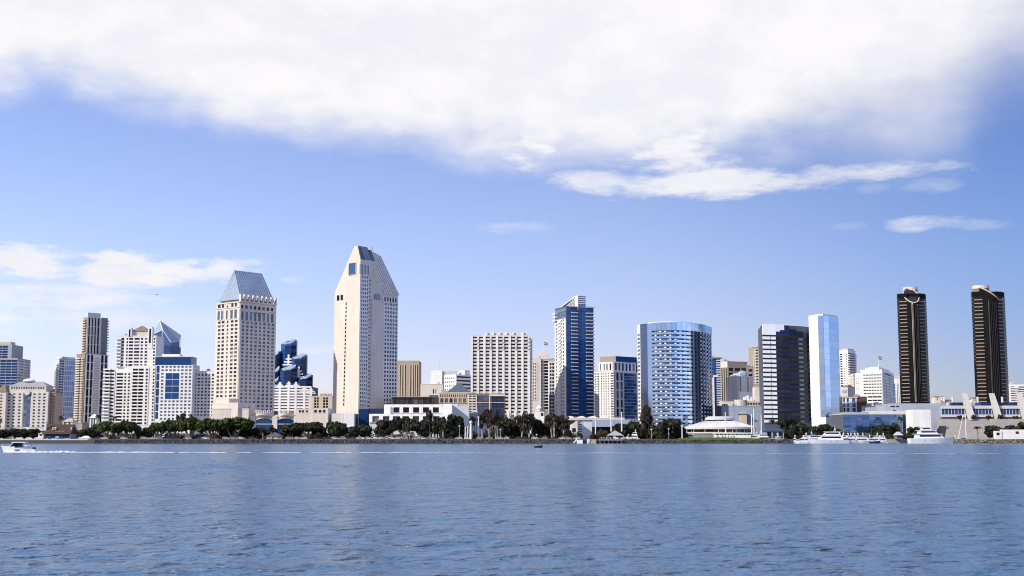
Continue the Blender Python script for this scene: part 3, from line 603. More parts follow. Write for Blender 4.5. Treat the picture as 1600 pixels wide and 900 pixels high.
Bp = [[q(0, k_, G0 - .3)] + [q(a, k_ - (.32 if i in (1, 2) else 0) * (1 if k_ < .9 else 1.12), z - (4 if k_ > .9 and i in (1, 2) else 0)) for i, (a, z) in enumerate(profB)] + [q(.999, k_, G0 - .3)] for k_ in (.621, 1)]
mb = MB(); mb.loft(Bp); t.part('rear_wall', mb, W['pale'])
F0, F1 = Fc(P[0], P[1]), Fc(P[1], P[2])
# left (gable) face
mb = MB(); s0, s1 = F0.s_at(545.6, 420), F0.s_at(556.2, 420)
t.pane(F0, s0, s1, Z(427.5, Y), Z(409.5, Y), GL['blue'], .3, .25, 'square_window'); F0.box(mb, s0 - .4, s1 + .4, Z(428.3, Y), Z(427.5, Y), 0, .5); F0.box(mb, s0 - .4, s1 + .4, Z(409.5, Y), Z(408.8, Y), 0, .5)
F0.box(mb, s0 - .45, s0, Z(427.5, Y), Z(409.5, Y), 0, .5); F0.box(mb, s1, s1 + .45, Z(427.5, Y), Z(409.5, Y), 0, .5); t.part('window_surround', mb, W['sand'])
t.pane(F0, F0.s_at(526.6, 460), F0.s_at(530.4, 460), Z(466, Y), Z(457.6, Y), GL['brown'], .1, .09, 'loggia_opening'); t.pane(F0, F0.s_at(532.4, 460), F0.s_at(536, 460), Z(466, Y), Z(457.6, Y), GL['brown'], .1, .09, 'loggia_opening')
for i in range(26): t.pane(F0, F0.s_at(538.8 - i * .06, 560), F0.s_at(540.6 - i * .06, 560), Z(474.5 + i * 6.35, Y), Z(470.4 + i * 6.35, Y), GL['black'], .06, .05, 'slit_window')
# right face, front strip
fr = MB(); grid(t, fr, F1, 433, 637, 33, even(562.4, 574, 4, .6), .6, .35, 'steel', edge=(560.6, 574.6), py=540); grid(t, fr, F1, 416, 432, 1, even(562.6, 576.5, 6, .6), .92, .36, 'steel', edge=(561, 577.4), py=430, wname='tall_window')
for z in levels(433, 637, 33, Y): F1.box(fr, F1.s_at(575, 540), F1.s_at(578.8, 540), z, z + .5, 0, .25)
t.part('window_frame', fr, W['white'])
for i in range(33): t.pane(F1, F1.s_at(575.2, 540), F1.s_at(578.4, 540), Z(439 + 6.18 * i, Y), Z(435.4 + 6.18 * i, Y), GL['steel'], .06, .05, 'stair_window')
mb = MB(); F1.box(mb, .1, F1.L * .42 - .1, G0, Z(640, Y), 0, .2); t.part('plinth', mb, GL['deep'])
mb = MB(); F1.box(mb, F1.s_at(579.5, 540), F1.L * .62, G0, Z(470, Y + 20), .003, .5); t.part('blank_wall', mb, W['pale'])
t.pane(F1, F1.s_at(584.5, 466), F1.s_at(593.4, 466), Z(470, Y + 18), Z(461, Y + 18), GL['steel'], .62, .1, 'square_window')
fr = MB(); grid(t, fr, F1, 471, 634, 26, even(599.2, 620, 5, .66), .62, .4, 'steel', edge=(598, 620.5), py=560); grid(t, fr, F1, 462.5, 470.5, 1, even(599.2, 620, 5, .6), .85, .42, 'black', edge=(598, 620.5), py=466, wname='top_window'); t.part('grid_frame', fr, W['white'])
# sloped top: ribs and the glazed ridge
def slope(k_, u_): return Vector(q(.24 * u_, k_ - (.32 + .1 * (k_ - .62)) * u_, ze + (zr - 4 * (k_ - .62) / .38 - ze) * u_))
cut = .62
mb = MB(); nn = (slope(.8, 1) - slope(.8, 0)).cross(slope(1, 0) - slope(.8, 0)).normalized()
if nn.y > 0: nn = -nn
for i in range(7):
    k_ = cut + .01 + (1 - cut - .02) * i / 6; a, b = slope(k_, 0), slope(k_, .97); ev = e.normalized() * .55
    mb.loft([[a - ev, a + ev, a + ev + nn * 1.5, a - ev + nn * 1.5], [b - ev, b + ev, b + ev + nn * 1.2, b - ev + nn * 1.2]])
t.part('slope_rib', mb, W['white'])
mb = MB()
for i in range(6):
    ka = cut + .015 + (1 - cut - .02) * i / 6; kb = cut + .015 + (1 - cut - .02) * (i + 1) / 6 - .006
    g = MB(); a, b, c, d = slope(ka, .68), slope(kb, .68), slope(kb, .985), slope(ka, .985); o_ = nn * .5
    g.loft([[a + o_, b + o_, c + o_, d + o_], [a, b, c, d]]); t.part('ridge_glass', g, GL['steel'])
    for u_ in (.3, .52):
        g = MB(); a, b, c, d = slope(ka + .012, u_), slope(kb, u_), slope(kb, u_ + .03), slope(ka + .012, u_ + .03); o_ = nn * .2; g.loft([[a + o_, b + o_, c + o_, d + o_], [a, b, c, d]]); t.part('slope_window', g, GL['black'])
for i in range(4):
    ka = .015 + .38 * i / 4; kb = .015 + .38 * (i + 1) / 4 - .012
    g = MB(); P0, P1 = lambda k_: Vector(q(0, k_, zc)), lambda k_: Vector(q(.12, k_ * .75, zr)); n2_ = Vector((F1.n.x, F1.n.y, .3)).normalized() * .4
    quad = [P0(ka), P0(kb), P1(kb), P1(ka)]; g.loft([[p + n2_ for p in quad], quad]); t.part('ridge_glass', g, GL['steel'])
mb = MB(); mb.box(V[1].x + 2, V[1].x + 8, V[1].y + 9, V[1].y + 12, zr - 2, zr + .4); t.part('ridge_cap', mb, W['lightgrey'])
t.done()

# brown ribbed tower
Y = 1500; t = tower('ribbed_brown_tower', 'plain brown tower with vertical ribs, just to the right of the tall wedge roofed tower', 'tower', front(612, 654.5, Y, 40, 590), Z(563.5, Y), 'tan', parapet=0)
F = t.F[0]; fr = MB()
for a in (623.5, 627.5, 631.5, 640, 644.5, 647, 650.5):
    s = F.s_at(a, 600); F.box(fr, s, s + .8, G0, Z(570, Y), 0, .8); t.pane(F, s + 1.0, s + 1.7, G0 + 20, Z(570.5, Y), GL['brown'], .06, .05, 'slot_window')
t.part('rib', fr, W['sand']); t.done()

# white blocks in the middle distance
Y = 1420; t = tower('stepped_white_block', 'windowless white block with a lower step, behind the low white hall', 'building', front(657, 692, Y, 30, 610), Z(600.5, Y), 'cream', parapet=.4)
P = front(672.5, 691, Y + 4, 30, 595); mb = MB(); mb.prism(P, Z(601, Y), Z(578.6, Y)); t.part('upper_wall', mb, W['chalk'])
P = front(692, 712, Y + 6, 30, 595); mb = MB(); mb.prism(P, G0, Z(579.4, Y)); t.part('side_wall', mb, W['lightgrey'])
F = t.F[0]; t.pane(F, F.s_at(676.6, 610), F.s_at(678.4, 610), Z(615, Y), Z(608, Y), GL['black'], .06, .05); t.pane(F, F.s_at(680.4, 610), F.s_at(681.6, 610), Z(615, Y), Z(608, Y), GL['black'], .06, .05)
antenna(t, X(685, Y, 580), Y + 15, Z(578, Y), 13, .25); t.done()
Y = 1330; P = corner(694, 712, 735, Y, 42, 600)
t = tower('white_car_park', 'white block with dark horizontal strips on its shaded side, left of the piered hotel slab', 'building', P, Z(585.5, Y), 'white', parapet=.4)
F = t.F[1]; fr = MB(); grid(t, fr, F, 586.5, 615, 5, [(F.L * .03, F.L * .97)], .45, .8, 'black', spx=False, wname='window_strip'); t.part('band_frame', fr, W['chalk'])
F = t.F[0]; fr = MB(); grid(t, fr, F, 588, 612, 4, even(695, 711, 5, .5), .35, .2, 'brown', py=600); t.part('facade_frame', fr, W['white'])
roofbox(t, t.F[1], 727, 735, 586, 578, 1, 8, 'white', 585); t.done()
# low white hall with square openings
Y = 880
t = tower('white_hall', 'long low white hall with two rows of big dark square openings, above the dark trees', 'hall', front(600, 706, Y, 40, 645), Z(632, Y), 'chalk', parapet=0)
F = t.F[0]; fr = MB(); grid(t, fr, F, 632.2, 646, 1, [(615, 624.6), (630, 639.6), (645.6, 655.2), (661, 670.6), (676.4, 686)], .62, 1.6, 'black', edge=(609, 690), py=640, off=.2)
for a in (611.5, 626.6, 642, 657.6, 673): F.box(fr, F.s_at(a, 640), F.s_at(a + 1.4, 640), Z(645, Y), Z(638, Y), 1.6, 1.75)
t.part('facade_frame', fr, W['chalk'])
P = front(577, 705, Y - 9, 9, 655); mb = MB(); mb.prism(P, G0 - .3, Z(646.6, Y - 9)); t.part('lower_wall', mb, W['lightgrey'])
F = Fc(P[0], P[1]); fr = MB(); grid(t, fr, F, 647, 660, 1, [(582, 592.4), (598.4, 608.6), (614, 625), (629, 639), (645, 655), (661, 671), (677, 687)], .72, 1.2, 'navy', edge=(577, 700), py=655, off=.1); t.part('lower_frame', fr, W['chalk'])
P = front(600, 610, Y - 3, 10, 640); mb = MB(); mb.prism(P, Z(647, Y), Z(635, Y)); t.part('step_wall', mb, W['chalk'])
P = front(560, 575.6, Y + 6, 20, 650); mb = MB(); mb.prism(P, G0, Z(638.6, Y)); t.part('blue_panel', mb, GL['deep'])
P = front(574, 600, Y + 7, 20, 645); mb = MB(); mb.prism(P, G0, Z(638, Y)); t.part('blue_panel', mb, GL['deep'])
P = front(690, 706, Y - 6, 12, 645); mb = MB(); mb.prism(P, G0 - .3, Z(634.6, Y)); t.part('end_wall', mb, W['chalk'])
P = front(706, 732.5, Y + 8, 20, 645); mb = MB(); mb.prism(P, G0 - .3, Z(633.5, Y)); t.part('grey_wall', mb, W['lightgrey'])
P = front(692, 716, Y + 10, 20, 640); mb = MB(); mb.prism(P, G0 - .3, Z(630.2, Y)); t.part('grey_wall', mb, W['lightgrey'])
t.done()

# loft building with slate hip roof
Y = 955; t = tower('hip_roofed_lofts', 'brown stone apartment building with a dark slate pyramid roof, behind the low white hall', 'apartments', front(686, 738, Y, 30, 625), Z(614.4, Y), 'sand', parapet=.7)
F = t.F[0]; fr = MB(); grid(t, fr, F, 615, 621.4, 1, even(687, 737, 15, .5), .66, .4, 'brown', py=620); grid(t, fr, F, 621.6, 630, 1, even(687, 737, 7, .72), .8, .5, 'navy', py=625, wname='loggia_opening'); t.part('facade_frame', fr, W['sand'])
Pp = front(699, 734, Y + 3, 24, 610); t.part('roof', hip(grow(Pp, 1), Z(614, Y) + .6, Z(597, Y), .46), W['slate'])
P = front(612, 686, Y + 2, 24, 625); mb = MB(); mb.prism(P, G0, Z(620.6, Y)); t.part('long_wall', mb, W['brown']); F = Fc(P[0], P[1])
fr = MB(); grid(t, fr, F, 621, 632, 1, even(614, 684, 9, .84), .8, .5, 'navy', py=625, wname='loggia_opening'); t.part('long_frame', fr, W['rust'])
mb = MB(); P = front(610, 672, Y, 27, 622); mb.prism(P, Z(620.6, Y) + .01, Z(619.4, Y)); t.part('eave_roof', mb, W['tan']); P = front(670, 684, Y + 4, 10, 620); mb = MB(); mb.prism(P, Z(620, Y), Z(617, Y)); t.part('roof_pavilion', mb, W['slate']); t.done()

# brick and glass apartments
Y = 935; t = tower('glass_bay_apartments', 'brown brick apartments with blue glass bays and cream cornices before the piered hotel slab', 'apartments', front(731, 788.6, Y, 28, 630), Z(616.6, Y), 'brown', parapet=.8)
F = t.F[0]; fr = MB(); grid(t, fr, F, 617, 645.6, 7, [(733, 737), (738.5, 743.4)], .5, .8, 'black', edge=(731, 745), py=630); t.part('cream_frame', fr, W['cream'])
fr = MB(); grid(t, fr, F, 618, 650, 4, [(746.6, 751.4), (754, 762)], .82, .5, 'blue', edge=(745, 764), py=630, wname='bay_window'); t.part('brick_frame', fr, W['rust'])
fr = MB(); grid(t, fr, F, 620, 656, 4, [(768.6, 774.6), (775, 781), (781.4, 787.6)], .9, .4, 'deep', edge=(766, 788.6), py=630, wname='bay_window'); t.part('bay_frame', fr, W['rust'])
mb = MB(); F.box(mb, F.s_at(765, 630), F.L + .3, Z(619, Y), Z(616.4, Y), 0, 1.3); F.box(mb, F.s_at(745, 630), F.L, Z(629.6, Y), Z(628.8, Y), .51, 1.0); F.box(mb, F.s_at(764.2, 630), F.s_at(766, 630), Z(645, Y), Z(617, Y), 0, .8); t.part('cornice_trim', mb, W['cream']); t.done()

# fluted grey building behind the eucalyptus trunks
Y = 905; t = tower('fluted_hall', 'grey fluted hall behind the pale eucalyptus trunks', 'hall', front(733, 757, Y, 20, 660), Z(647, Y), 'bluegrey', parapet=.3)
F = t.F[0]; fr = MB()
for i in range(8): F.box(fr, F.L * i / 8, F.L * i / 8 + .8, G0, Z(648, Y), 0, .7)
t.part('rib', fr, W['lightgrey']); t.done()

# hotel slab with projecting piers
Y = 1000; t = tower('piered_hotel', 'broad hotel slab with white piers, dark recessed balconies and a stepped crown', 'hotel', front(736, 829.5, Y, 24, 590), Z(525.5, Y), 'sand', parapet=0)
F = t.F[0]; n = 9; pa = [737 + 9.9 * i for i in range(10)]
zs = levels(526, 648, 22, Y); rh = zs[1] - zs[0]; fr = MB()
for i, a in enumerate(pa):
    s = F.s_at(a, 590); zb = zs[4] if 7 <= i <= 8 else (zs[3] if i == 6 else zs[0]); F.box(fr, max(s - .95, 0), min(s + .95, F.L), G0, (Z(524.4, Y) if i % 2 == 0 else zs[18]), 0, 2.0)
    if i % 2: 
        for j in range(18, 22): F.box(fr, s - .6, s + .6, zs[j] + rh * .35, zs[j] + rh * .9, 0, 2.2)
t.part('pier', fr, W['white'])
fr = MB()
for j, z in enumerate(zs[:-1]): F.box(fr, .5, F.s_at(824.5, 590), z, z + rh * .52, 0, 1.5)
F.box(fr, .4, F.s_at(824.5, 590), zs[-1] - rh * .1, Z(524, Y), 0, 1.55); t.part('balcony_front', fr, W['pale'])
mb = MB(); F.box(mb, F.s_at(824.6, 590), F.L + .1, G0, Z(524.2, Y), 0, 1.2); t.part('end_wall', mb, W['pale'])
for j, z in enumerate(zs[:-1]):
    for i in range(9):
        if i < 8 or True:
            a, b = F.s_at(pa[i] + .6, 590), F.s_at((pa[i + 1] if i < 8 else 824.4) - .4, 590); t.pane(F, a, b, z + rh * .52, z + rh * .97, GL['black'], .06, .05)
Pc = front(758, 822, Y + 4, 16, 520); mb = MB(); mb.prism(Pc, Z(526, Y), Z(519.4, Y)); t.part('crown_wall', mb, W['pale']); Fk = Fc(Pc[0], Pc[1]); mb = MB()
for a in (758.6, 769, 779, 789, 800, 815): Fk.box(mb, Fk.s_at(a, 520), Fk.s_at(a + 3, 520), Z(525.6, Y), Z(518.4, Y), -2, 1.4)
t.part('crown_pier', mb, W['white'])
F1 = t.F[1]; fr = MB()
mb = slab_mb(F1.L * .7, 1.3, .4, 1.1)
for z in zs[:-1]: t.copies('balcony', mb, W['chalk'], F1, F1.L / 2, z)
for i, (a, ztop) in enumerate(((793, 641), (804.5, 643), (815, 643), (826, 641))):
    mb = MB(); s = F.s_at(a, 650); mb.loft([[F.pt(s - .9, 2.1, Z(ztop, Y)), F.pt(s + .9, 2.1, Z(ztop, Y)), F.pt(s + .9, 0, Z(ztop, Y)), F.pt(s - .9, 0, Z(ztop, Y))][::-1], [F.pt(s - .9 + 2.2, 6.5, G0), F.pt(s + .9 + 2.2, 6.5, G0), F.pt(s + .9 + 2.2, 4, G0), F.pt(s - .9 + 2.2, 4, G0)][::-1]]); t.part('flared_foot', mb, W['white'])
t.done()

# cream tower with a flag
Y = 1350; t = tower('flag_topped_tower', 'old cream office tower with a flagpole on its stepped top, behind the piered hotel slab', 'tower', front(829, 845.5, Y, 30, 600), Z(561, Y), 'cream', parapet=.6)
F = t.F[0]; fr = MB(); grid(t, fr, F, 566, 625, 12, [(833.2, 834.6), (836.2, 837.6)], .5, .5, 'brown', edge=(830, 840), py=600); t.part('facade_frame', fr, W['cream'])
P = front(842, 868.5, Y + 3, 24, 580); mb = MB(); mb.prism(P, G0, Z(561, Y)); t.part('side_wall', mb, W['greybrown']); Fs = Fc(P[0], P[1])
fr = MB(); grid(t, fr, Fs, 563, 640, 16, [(845.4, 847.6), (850.4, 857)], .7, .4, 'brown', edge=(843, 858), py=600); t.part('side_frame', fr, W['pale'])
P = front(841, 859, Y + 5, 14, 556); mb = MB(); mb.prism(P, Z(561.5, Y), Z(552.6, Y)); t.part('top_step', mb, W['cream']); P = front(843, 852, Y + 6, 8, 552); mb = MB(); mb.prism(P, Z(553, Y), Z(549.4, Y)); t.part('top_step', mb, W['cream'])
t.done()
def flag(px, Y, py0, py1, side, label, name='flag'):
    t = Th('flagpole', label, 'flagpole', (X(px, Y, py0), Y, Z(py0, Y))); x, z1 = t.o.location.x, Z(py1, Y)
    mb = MB(); mb.tube((x, Y, Z(py0, Y)), (x, Y, z1), .3, .2, 6); t.part('pole', mb, W['white'])
    for i, m in ((0, FLR), (1, FLW), (2, FLB)):
        mb = MB(); w = 3.6; ring = []
        for k_ in range(7):
            u_ = k_ / 6; ring.append((x + .25 + side * w * u_, Y + .35 * math.sin(u_ * 7), z1 - .3 - .9 * u_ - i * 1.0))
        mb.loft([[(a, b - .03, c) for a, b, c in ring] + [(a, b - .03, c - 1.0) for a, b, c in ring[::-1]], [(a, b + .03, c) for a, b, c in ring] + [(a, b + .03, c - 1.0) for a, b, c in ring[::-1]]]); t.part('flag_stripe', mb, m)
    t.done()
FLR, FLW, FLB = flat_mat('flag_red', (.30, .05, .05)), flat_mat('flag_white', (.6, .6, .6)), flat_mat('flag_dark_blue', (.05, .06, .16))
flag(850.2, 1358, 550, 534, 1, 'flagpole with a dark red and white flag on the old cream office tower')

# white lattice-front block left of the blue condo tower
Y = 1085; t = tower('white_grid_block', 'narrow white block with a dark window grid, tucked against the blue glass condo tower', 'apartments', front(857.6, 868.5, Y, 20, 600), Z(564.5, Y), 'white', parapet=.4)
F = t.F[0]; fr = MB(); grid(t, fr, F, 566, 650, 15, [(859, 861.8), (862.8, 865.8)], .66, .4, 'black', edge=(858, 867), py=600); t.part('facade_frame', fr, W['white']); t.done()

# blue glass condo tower with slanted crown
Y = 1040; P = corner(867.5, 885, 927.5, Y, 70, 560)
t = tower('blue_condo_tower', 'blue glass condo tower with white balconies, a white gridded flank and a slanted crown', 'tower', P, Z(478, Y), 'slate', parapet=0)
F0, F1 = t.F[0], t.F[1]; fr = MB()
grid(t, fr, F0, 499, 652, 28, [(869.4, 871), (871.8, 873.6), (877.6, 879), (880, 882)], .62, .4, 'navy', edge=(867.6, 884.6), py=560)
t.part('white_frame', fr, W['white'])
balconies(t, F0, 873.8, 877.4, 499, 650, 28, 1.4, 'white', py=560)
for z0, z1 in zip(levels(480, 652, 31, Y), levels(480, 652, 31, Y)[1:]):
    for a, b in ((885.6, 891.2), (891.6, 903), (903.4, 909), (909.2, 914.6), (914.8, 926.8)): t.pane(F1, F1.s_at(a, 560), F1.s_at(b, 560), z0 + .12, z1 - .12, GL['royal'], .1, .09)
balconies(t, F1, 892.6, 902.6, 484, 652, 30, 1.3, 'pale', py=560, rail=.42, th=.28); balconies(t, F1, 915.6, 926, 484, 652, 30, 1.3, 'pale', py=560, rail=.42, th=.28)
for j, z in enumerate(levels(480, 498, 3, Y)[:3]): t.pane(F0, .6, F0.L - .5, z + .3, z + 2.6, GL['steel'], .1, .09, 'glass_band')
mb = slab_mb(5, 2.4, .4, .9)
for z in levels(482, 498, 3, Y)[:3]: t.copies('balcony', mb, W['chalk'], F0, 3, z)
Fr = t.F[2]; mb = slab_mb(4, 1.2, .3, .7)
for z in levels(484, 650, 30, Y)[1:]: t.copies('balcony', mb, W['pale'], Fr, 3, z)
mb = MB(); F1.box(mb, F1.s_at(903, 470), F1.s_at(914.8, 470), Z(480, Y), Z(461.6, Y), -11, .35); t.part('lift_core', mb, GL['steel'])
fr = MB()
for z in levels(462, 474, 4, Y): F1.box(fr, F1.s_at(902.6, 470), F1.s_at(915.2, 470), z, z + .6, 0, .6)
F1.box(fr, F1.s_at(902, 470), F1.s_at(903, 470), Z(484, Y), Z(461, Y), -8, .7); t.part('crown_frame', fr, W['white'])
# slanted white screen
S0, S1 = F0.s_at(872, 478), F1.s_at(902.5, 470)
a = Vector(F0.pt(S0, -1, Z(478.6, Y))); b = Vector(F1.pt(S1, -4, Z(461.4, Y))); c = Vector(F1.pt(S1, -4, Z(478, Y))); m_ = Vector(F0.pt(S0, -1, Z(480, Y)))
mb = MB(); nn = Vector((0, 1, 0)) * .5
for i in range(7):
    u0, u1 = i / 7 + .02, (i + .55) / 7
    quad = [m_.lerp(a, u0).lerp(c.lerp(b, u0), u0 * .86), c.lerp(b, u0), c.lerp(b, u1), m_.lerp(a, u1).lerp(c.lerp(b, u1), u1 * .86)]
    mb.loft([quad, [p + nn for p in quad]])
mb.tube(a, b, .45, .45, 6); mb.tube(c, b, .4, .4, 6); t.part('louvre_frame', mb, W['white'])
mb = MB(); off_ = Vector((0, 1.2, 0)); mb.loft([[p + off_ for p in (a, m_, c, b)], [p + off_ + nn for p in (a, m_, c, b)]]); t.part('slanted_screen', mb, GL['steel'])
mb = MB(); F1.box(mb, F1.s_at(889, 478), F1.s_at(902.8, 478), Z(479.6, Y), Z(478.8, Y), -8, 1.8); F1.box(mb, F1.s_at(915, 478), F1.s_at(929.4, 478), Z(479.8, Y), Z(479, Y), -8, 1.8); t.part('roof_canopy', mb, W['lightgrey'])
antenna(t, X(909.5, Y, 460), Y + 8, Z(462, Y), 6); t.done()

# white and glass apartment block
Y = 1100; P = corner(929, 960, 997, Y, 48, 600)
t = tower('white_glass_apartments', 'stepped white apartment block with a blue glass flank and a brown flat top', 'apartments', P, Z(581, Y), 'white', parapet=.5)
F0, F1 = t.F[0], t.F[1]; fr = MB(); grid(t, fr, F0, 582, 653, 18, [(930.6, 932.6), (934, 937), (939.6, 941.2), (943.4, 945), (946.6, 948.4), (950.8, 952.4), (954.6, 959)], .56, .45, 'navy', py=600); t.part('facade_frame', fr, W['white'])
fr = MB(); grid(t, fr, F1, 582, 652, 5, [(962.6, 966), (969, 972.4)], .86, .5, 'navy', edge=(960, 974.6), py=600, wname='window_strip'); t.part('pier_frame', fr, W['lightgrey'])
for z0, z1 in zip(levels(582, 654, 14, Y), levels(582, 654, 14, Y)[1:]):
    for i in range(4): t.pane(F1, F1.s_at(975 + 5 * i, 600), F1.s_at(979.8 + 5 * i, 600), z0 + .15, z1 - .1, GL['blue'], .12, .1, 'glass_panel')
P2 = corner(936, 957.6, 993, Y + 3, 48, 570); mb = MB(); mb.prism(P2, Z(581.5, Y), Z(565, Y)); t.part('upper_wall', mb, W['white']); Fa, Fb = Fc(P2[0], P2[1]), Fc(P2[1], P2[2])
fr = MB(); grid(t, fr, Fa, 567, 580, 1, [(938.4, 940), (943.6, 945.4), (948, 950), (953, 955.6)], .8, .5, 'brown', py=570, wname='tall_window'); grid(t, fr, Fb, 567, 580.5, 1, even(959, 992, 6, .55), .86, .5, 'blue', py=570, wname='tall_window'); t.part('upper_frame', fr, W['white'])
P3 = corner(937.6, 962, 995, Y + 6, 48, 560); mb = MB(); mb.prism(P3, Z(565, Y) + .005, Z(555.6, Y)); t.part('top_wall', mb, W['greybrown']); Fb = Fc(P3[1], P3[2]); t.pane(Fb, .5, Fb.L - .5, Z(563.6, Y), Z(556, Y), GL['royal'], .1, .08, 'top_glass'); antenna(t, X(959, Y, 556), Y + 10, Z(556, Y), 3)
t.done()
Y = 1135; t = tower('balcony_slice', 'thin white balconied tower glimpsed between the white apartment block and the curved mirror glass hotel', 'tower', front(984, 1003, Y, 22, 600), Z(583, Y), 'white', parapet=.4)
F = t.F[0]; balconies(t, F, 985, 989, 588, 655, 16, 1.4, 'white', py=600); fr = MB(); grid(t, fr, F, 588, 655, 16, [(985.2, 989), (992, 996)], .55, .35, 'navy', py=600); t.part('facade_frame', fr, W['chalk'])
P = front(988, 1002, Y + 3, 18, 575); mb = MB(); mb.prism(P, Z(583, Y), Z(562, Y)); t.part('glass_top', mb, GL['blue']); t.done()

# exhibition hall with a long blank wall
Y = 872; t = tower('grey_exhibit_hall', 'long low grey hall with a pale roof edge, behind the gazebo and white poles', 'hall', front(903, 985, Y, 36, 665), Z(656, Y), 'lightgrey', parapet=0)
F = t.F[0]; mb = MB(); F.box(mb, -8, F.L - 4, Z(656, Y) + .004, Z(652.6, Y), -30, 1.2); t.part('roof', mb, W['cream'])
mb = MB(); F.box(mb, F.s_at(925, 665), F.L, Z(667, Y), Z(656.4, Y), .003, 1.1); t.part('fascia_wall', mb, W['bluegrey']); mb = MB(); F.box(mb, F.s_at(925, 668), F.s_at(958, 668), G0, Z(667.2, Y), .003, .2); t.part('dark_glazing', mb, GL['black'])
P = front(892.5, 902.5, Y - 10, 20, 668); z0 = Z(664, Y - 10); z1 = Z(657, Y - 10); mb = MB(); mb.prism(P, G0 - .3, [z0, z1, z1, z0]); t.part('end_wall', mb, W['cream']); F2 = Fc(P[0], P[1]); t.pane(F2, F2.s_at(894, 672), F2.s_at(899.6, 672), Z(675, Y - 10), Z(669, Y - 10), GL['black'], .1, .09)
fr = MB(); grid(t, fr, F, 657.4, 680, 6, [(903.4, 909.4)], .6, .4, 'steel', edge=(903, 910), py=668, wname='louvre_window'); t.part('louvre_frame', fr, W['white'])
for i in range(4):
    a, b = F.s_at(884 + 18 * i, 654), F.s_at(898 + 18 * i, 654); n = 8; zz = Z(653.4, Y)
    mb = MB(); prof = [(a + (b - a) * k_ / n, zz + 1.5 * math.sin(math.pi * k_ / n)) for k_ in range(n + 1)]
    mb.loft([[F.pt(s, 1.4, z) for s, z in prof], [F.pt(s, -25, z) for s, z in prof]]); t.part('barrel_vault', mb, W['chalk'])
t.done()

# curved mirror-glass hotel
Y = 945
def arc(pts, n):                              # smooth polyline through px, Y control points
    out = []
    for i in range(n + 1):
        u_ = i / n; k_ = (len(pts) - 1) * u_; j = min(int(k_), len(pts) - 2); f_ = k_ - j
        p0 = pts[max(j - 1, 0)]; p1 = pts[j]; p2 = pts[j + 1]; p3 = pts[min(j + 2, len(pts) - 1)]
        out.append(tuple(.5 * (2 * p1[q_] + (p2[q_] - p0[q_]) * f_ + (2 * p0[q_] - 5 * p1[q_] + 4 * p2[q_] - p3[q_]) * f_ ** 2 + (3 * p1[q_] - p0[q_] - 3 * p2[q_] + p3[q_]) * f_ ** 3) for q_ in (0, 1)))
    return out
ctrl = [(X(a, y_, 590), y_) for a, y_ in ((1002, 952), (1020, 943), (1042, 938.5), (1066, 939), (1086, 947), (1101, 960), (1112.4, 982))]
line = arc(ctrl, 18); back = [(line[-1][0] - 6, 1003), (line[0][0] + 2, 990)]
P = line + back; zt = Z(505.4, Y)
t = tower('curved_mirror_hotel', 'broad convex hotel of pale blue mirror glass with a domed roof edge', 'hotel', P, zt, 'slate', parapet=0)
z23 = levels(517.4, 673, 25, Y); rh = z23[1] - z23[0]; facets = [Fc(line[i], line[i + 1]) for i in range(18)]
for i, F in enumerate(facets):
    if i < 3:
        mb = MB(); F.box(mb, 0, F.L, G0, zt + .01, 0, .6); t.part('mirror_panel', mb, GL['mirrorflat']); continue
    mb = MB(); F.box(mb, 0, F.L, z23[-1], zt + .3, 0, .7); t.part('top_band', mb, GL['mirrorflat'])
    if i == 11:
        mb = MB(); F.box(mb, F.L * .3, F.L * .7, G0, z23[-1], 0, 1.1); t.part('mirror_fin', mb, GL['mirror'])
    gl = 'mirror' if i < 11 else 'mirrordim'  # dimmer tint past the fin: another tower's reflection put into the colour
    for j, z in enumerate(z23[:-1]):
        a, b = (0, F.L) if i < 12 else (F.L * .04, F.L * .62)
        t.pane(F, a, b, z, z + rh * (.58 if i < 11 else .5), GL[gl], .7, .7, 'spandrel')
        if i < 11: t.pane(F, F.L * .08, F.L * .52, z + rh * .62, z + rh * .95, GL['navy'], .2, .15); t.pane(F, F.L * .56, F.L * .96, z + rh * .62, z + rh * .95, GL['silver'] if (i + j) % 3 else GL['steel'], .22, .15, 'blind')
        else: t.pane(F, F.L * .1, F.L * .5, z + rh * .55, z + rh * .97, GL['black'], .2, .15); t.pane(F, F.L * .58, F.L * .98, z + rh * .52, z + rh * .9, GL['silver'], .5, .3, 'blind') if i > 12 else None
mb = MB(); mb.prism([(p[0], p[1]) for p in grow(P, -6)], zt, Z(502.6, Y)); mb.prism(grow(P, -12), Z(502.6, Y) - .1, Z(501.4, Y)); t.part('roof_crown', mb, W['chalk'])
Fe = Fc((X(998, 958, 590), 966), line[0]); mb = MB(); Fe.box(mb, 0, Fe.L, G0, Z(505, Y), -14, 0); t.part('end_wall', mb, W['chalk'])
for z in z23[:-1]: t.pane(Fe, Fe.L * .1, Fe.L * .7, z + .5, z + 2.1, GL['black'], .06, .05)
antenna(t, X(1021, Y, 500), Y + 20, zt, 5); t.done()

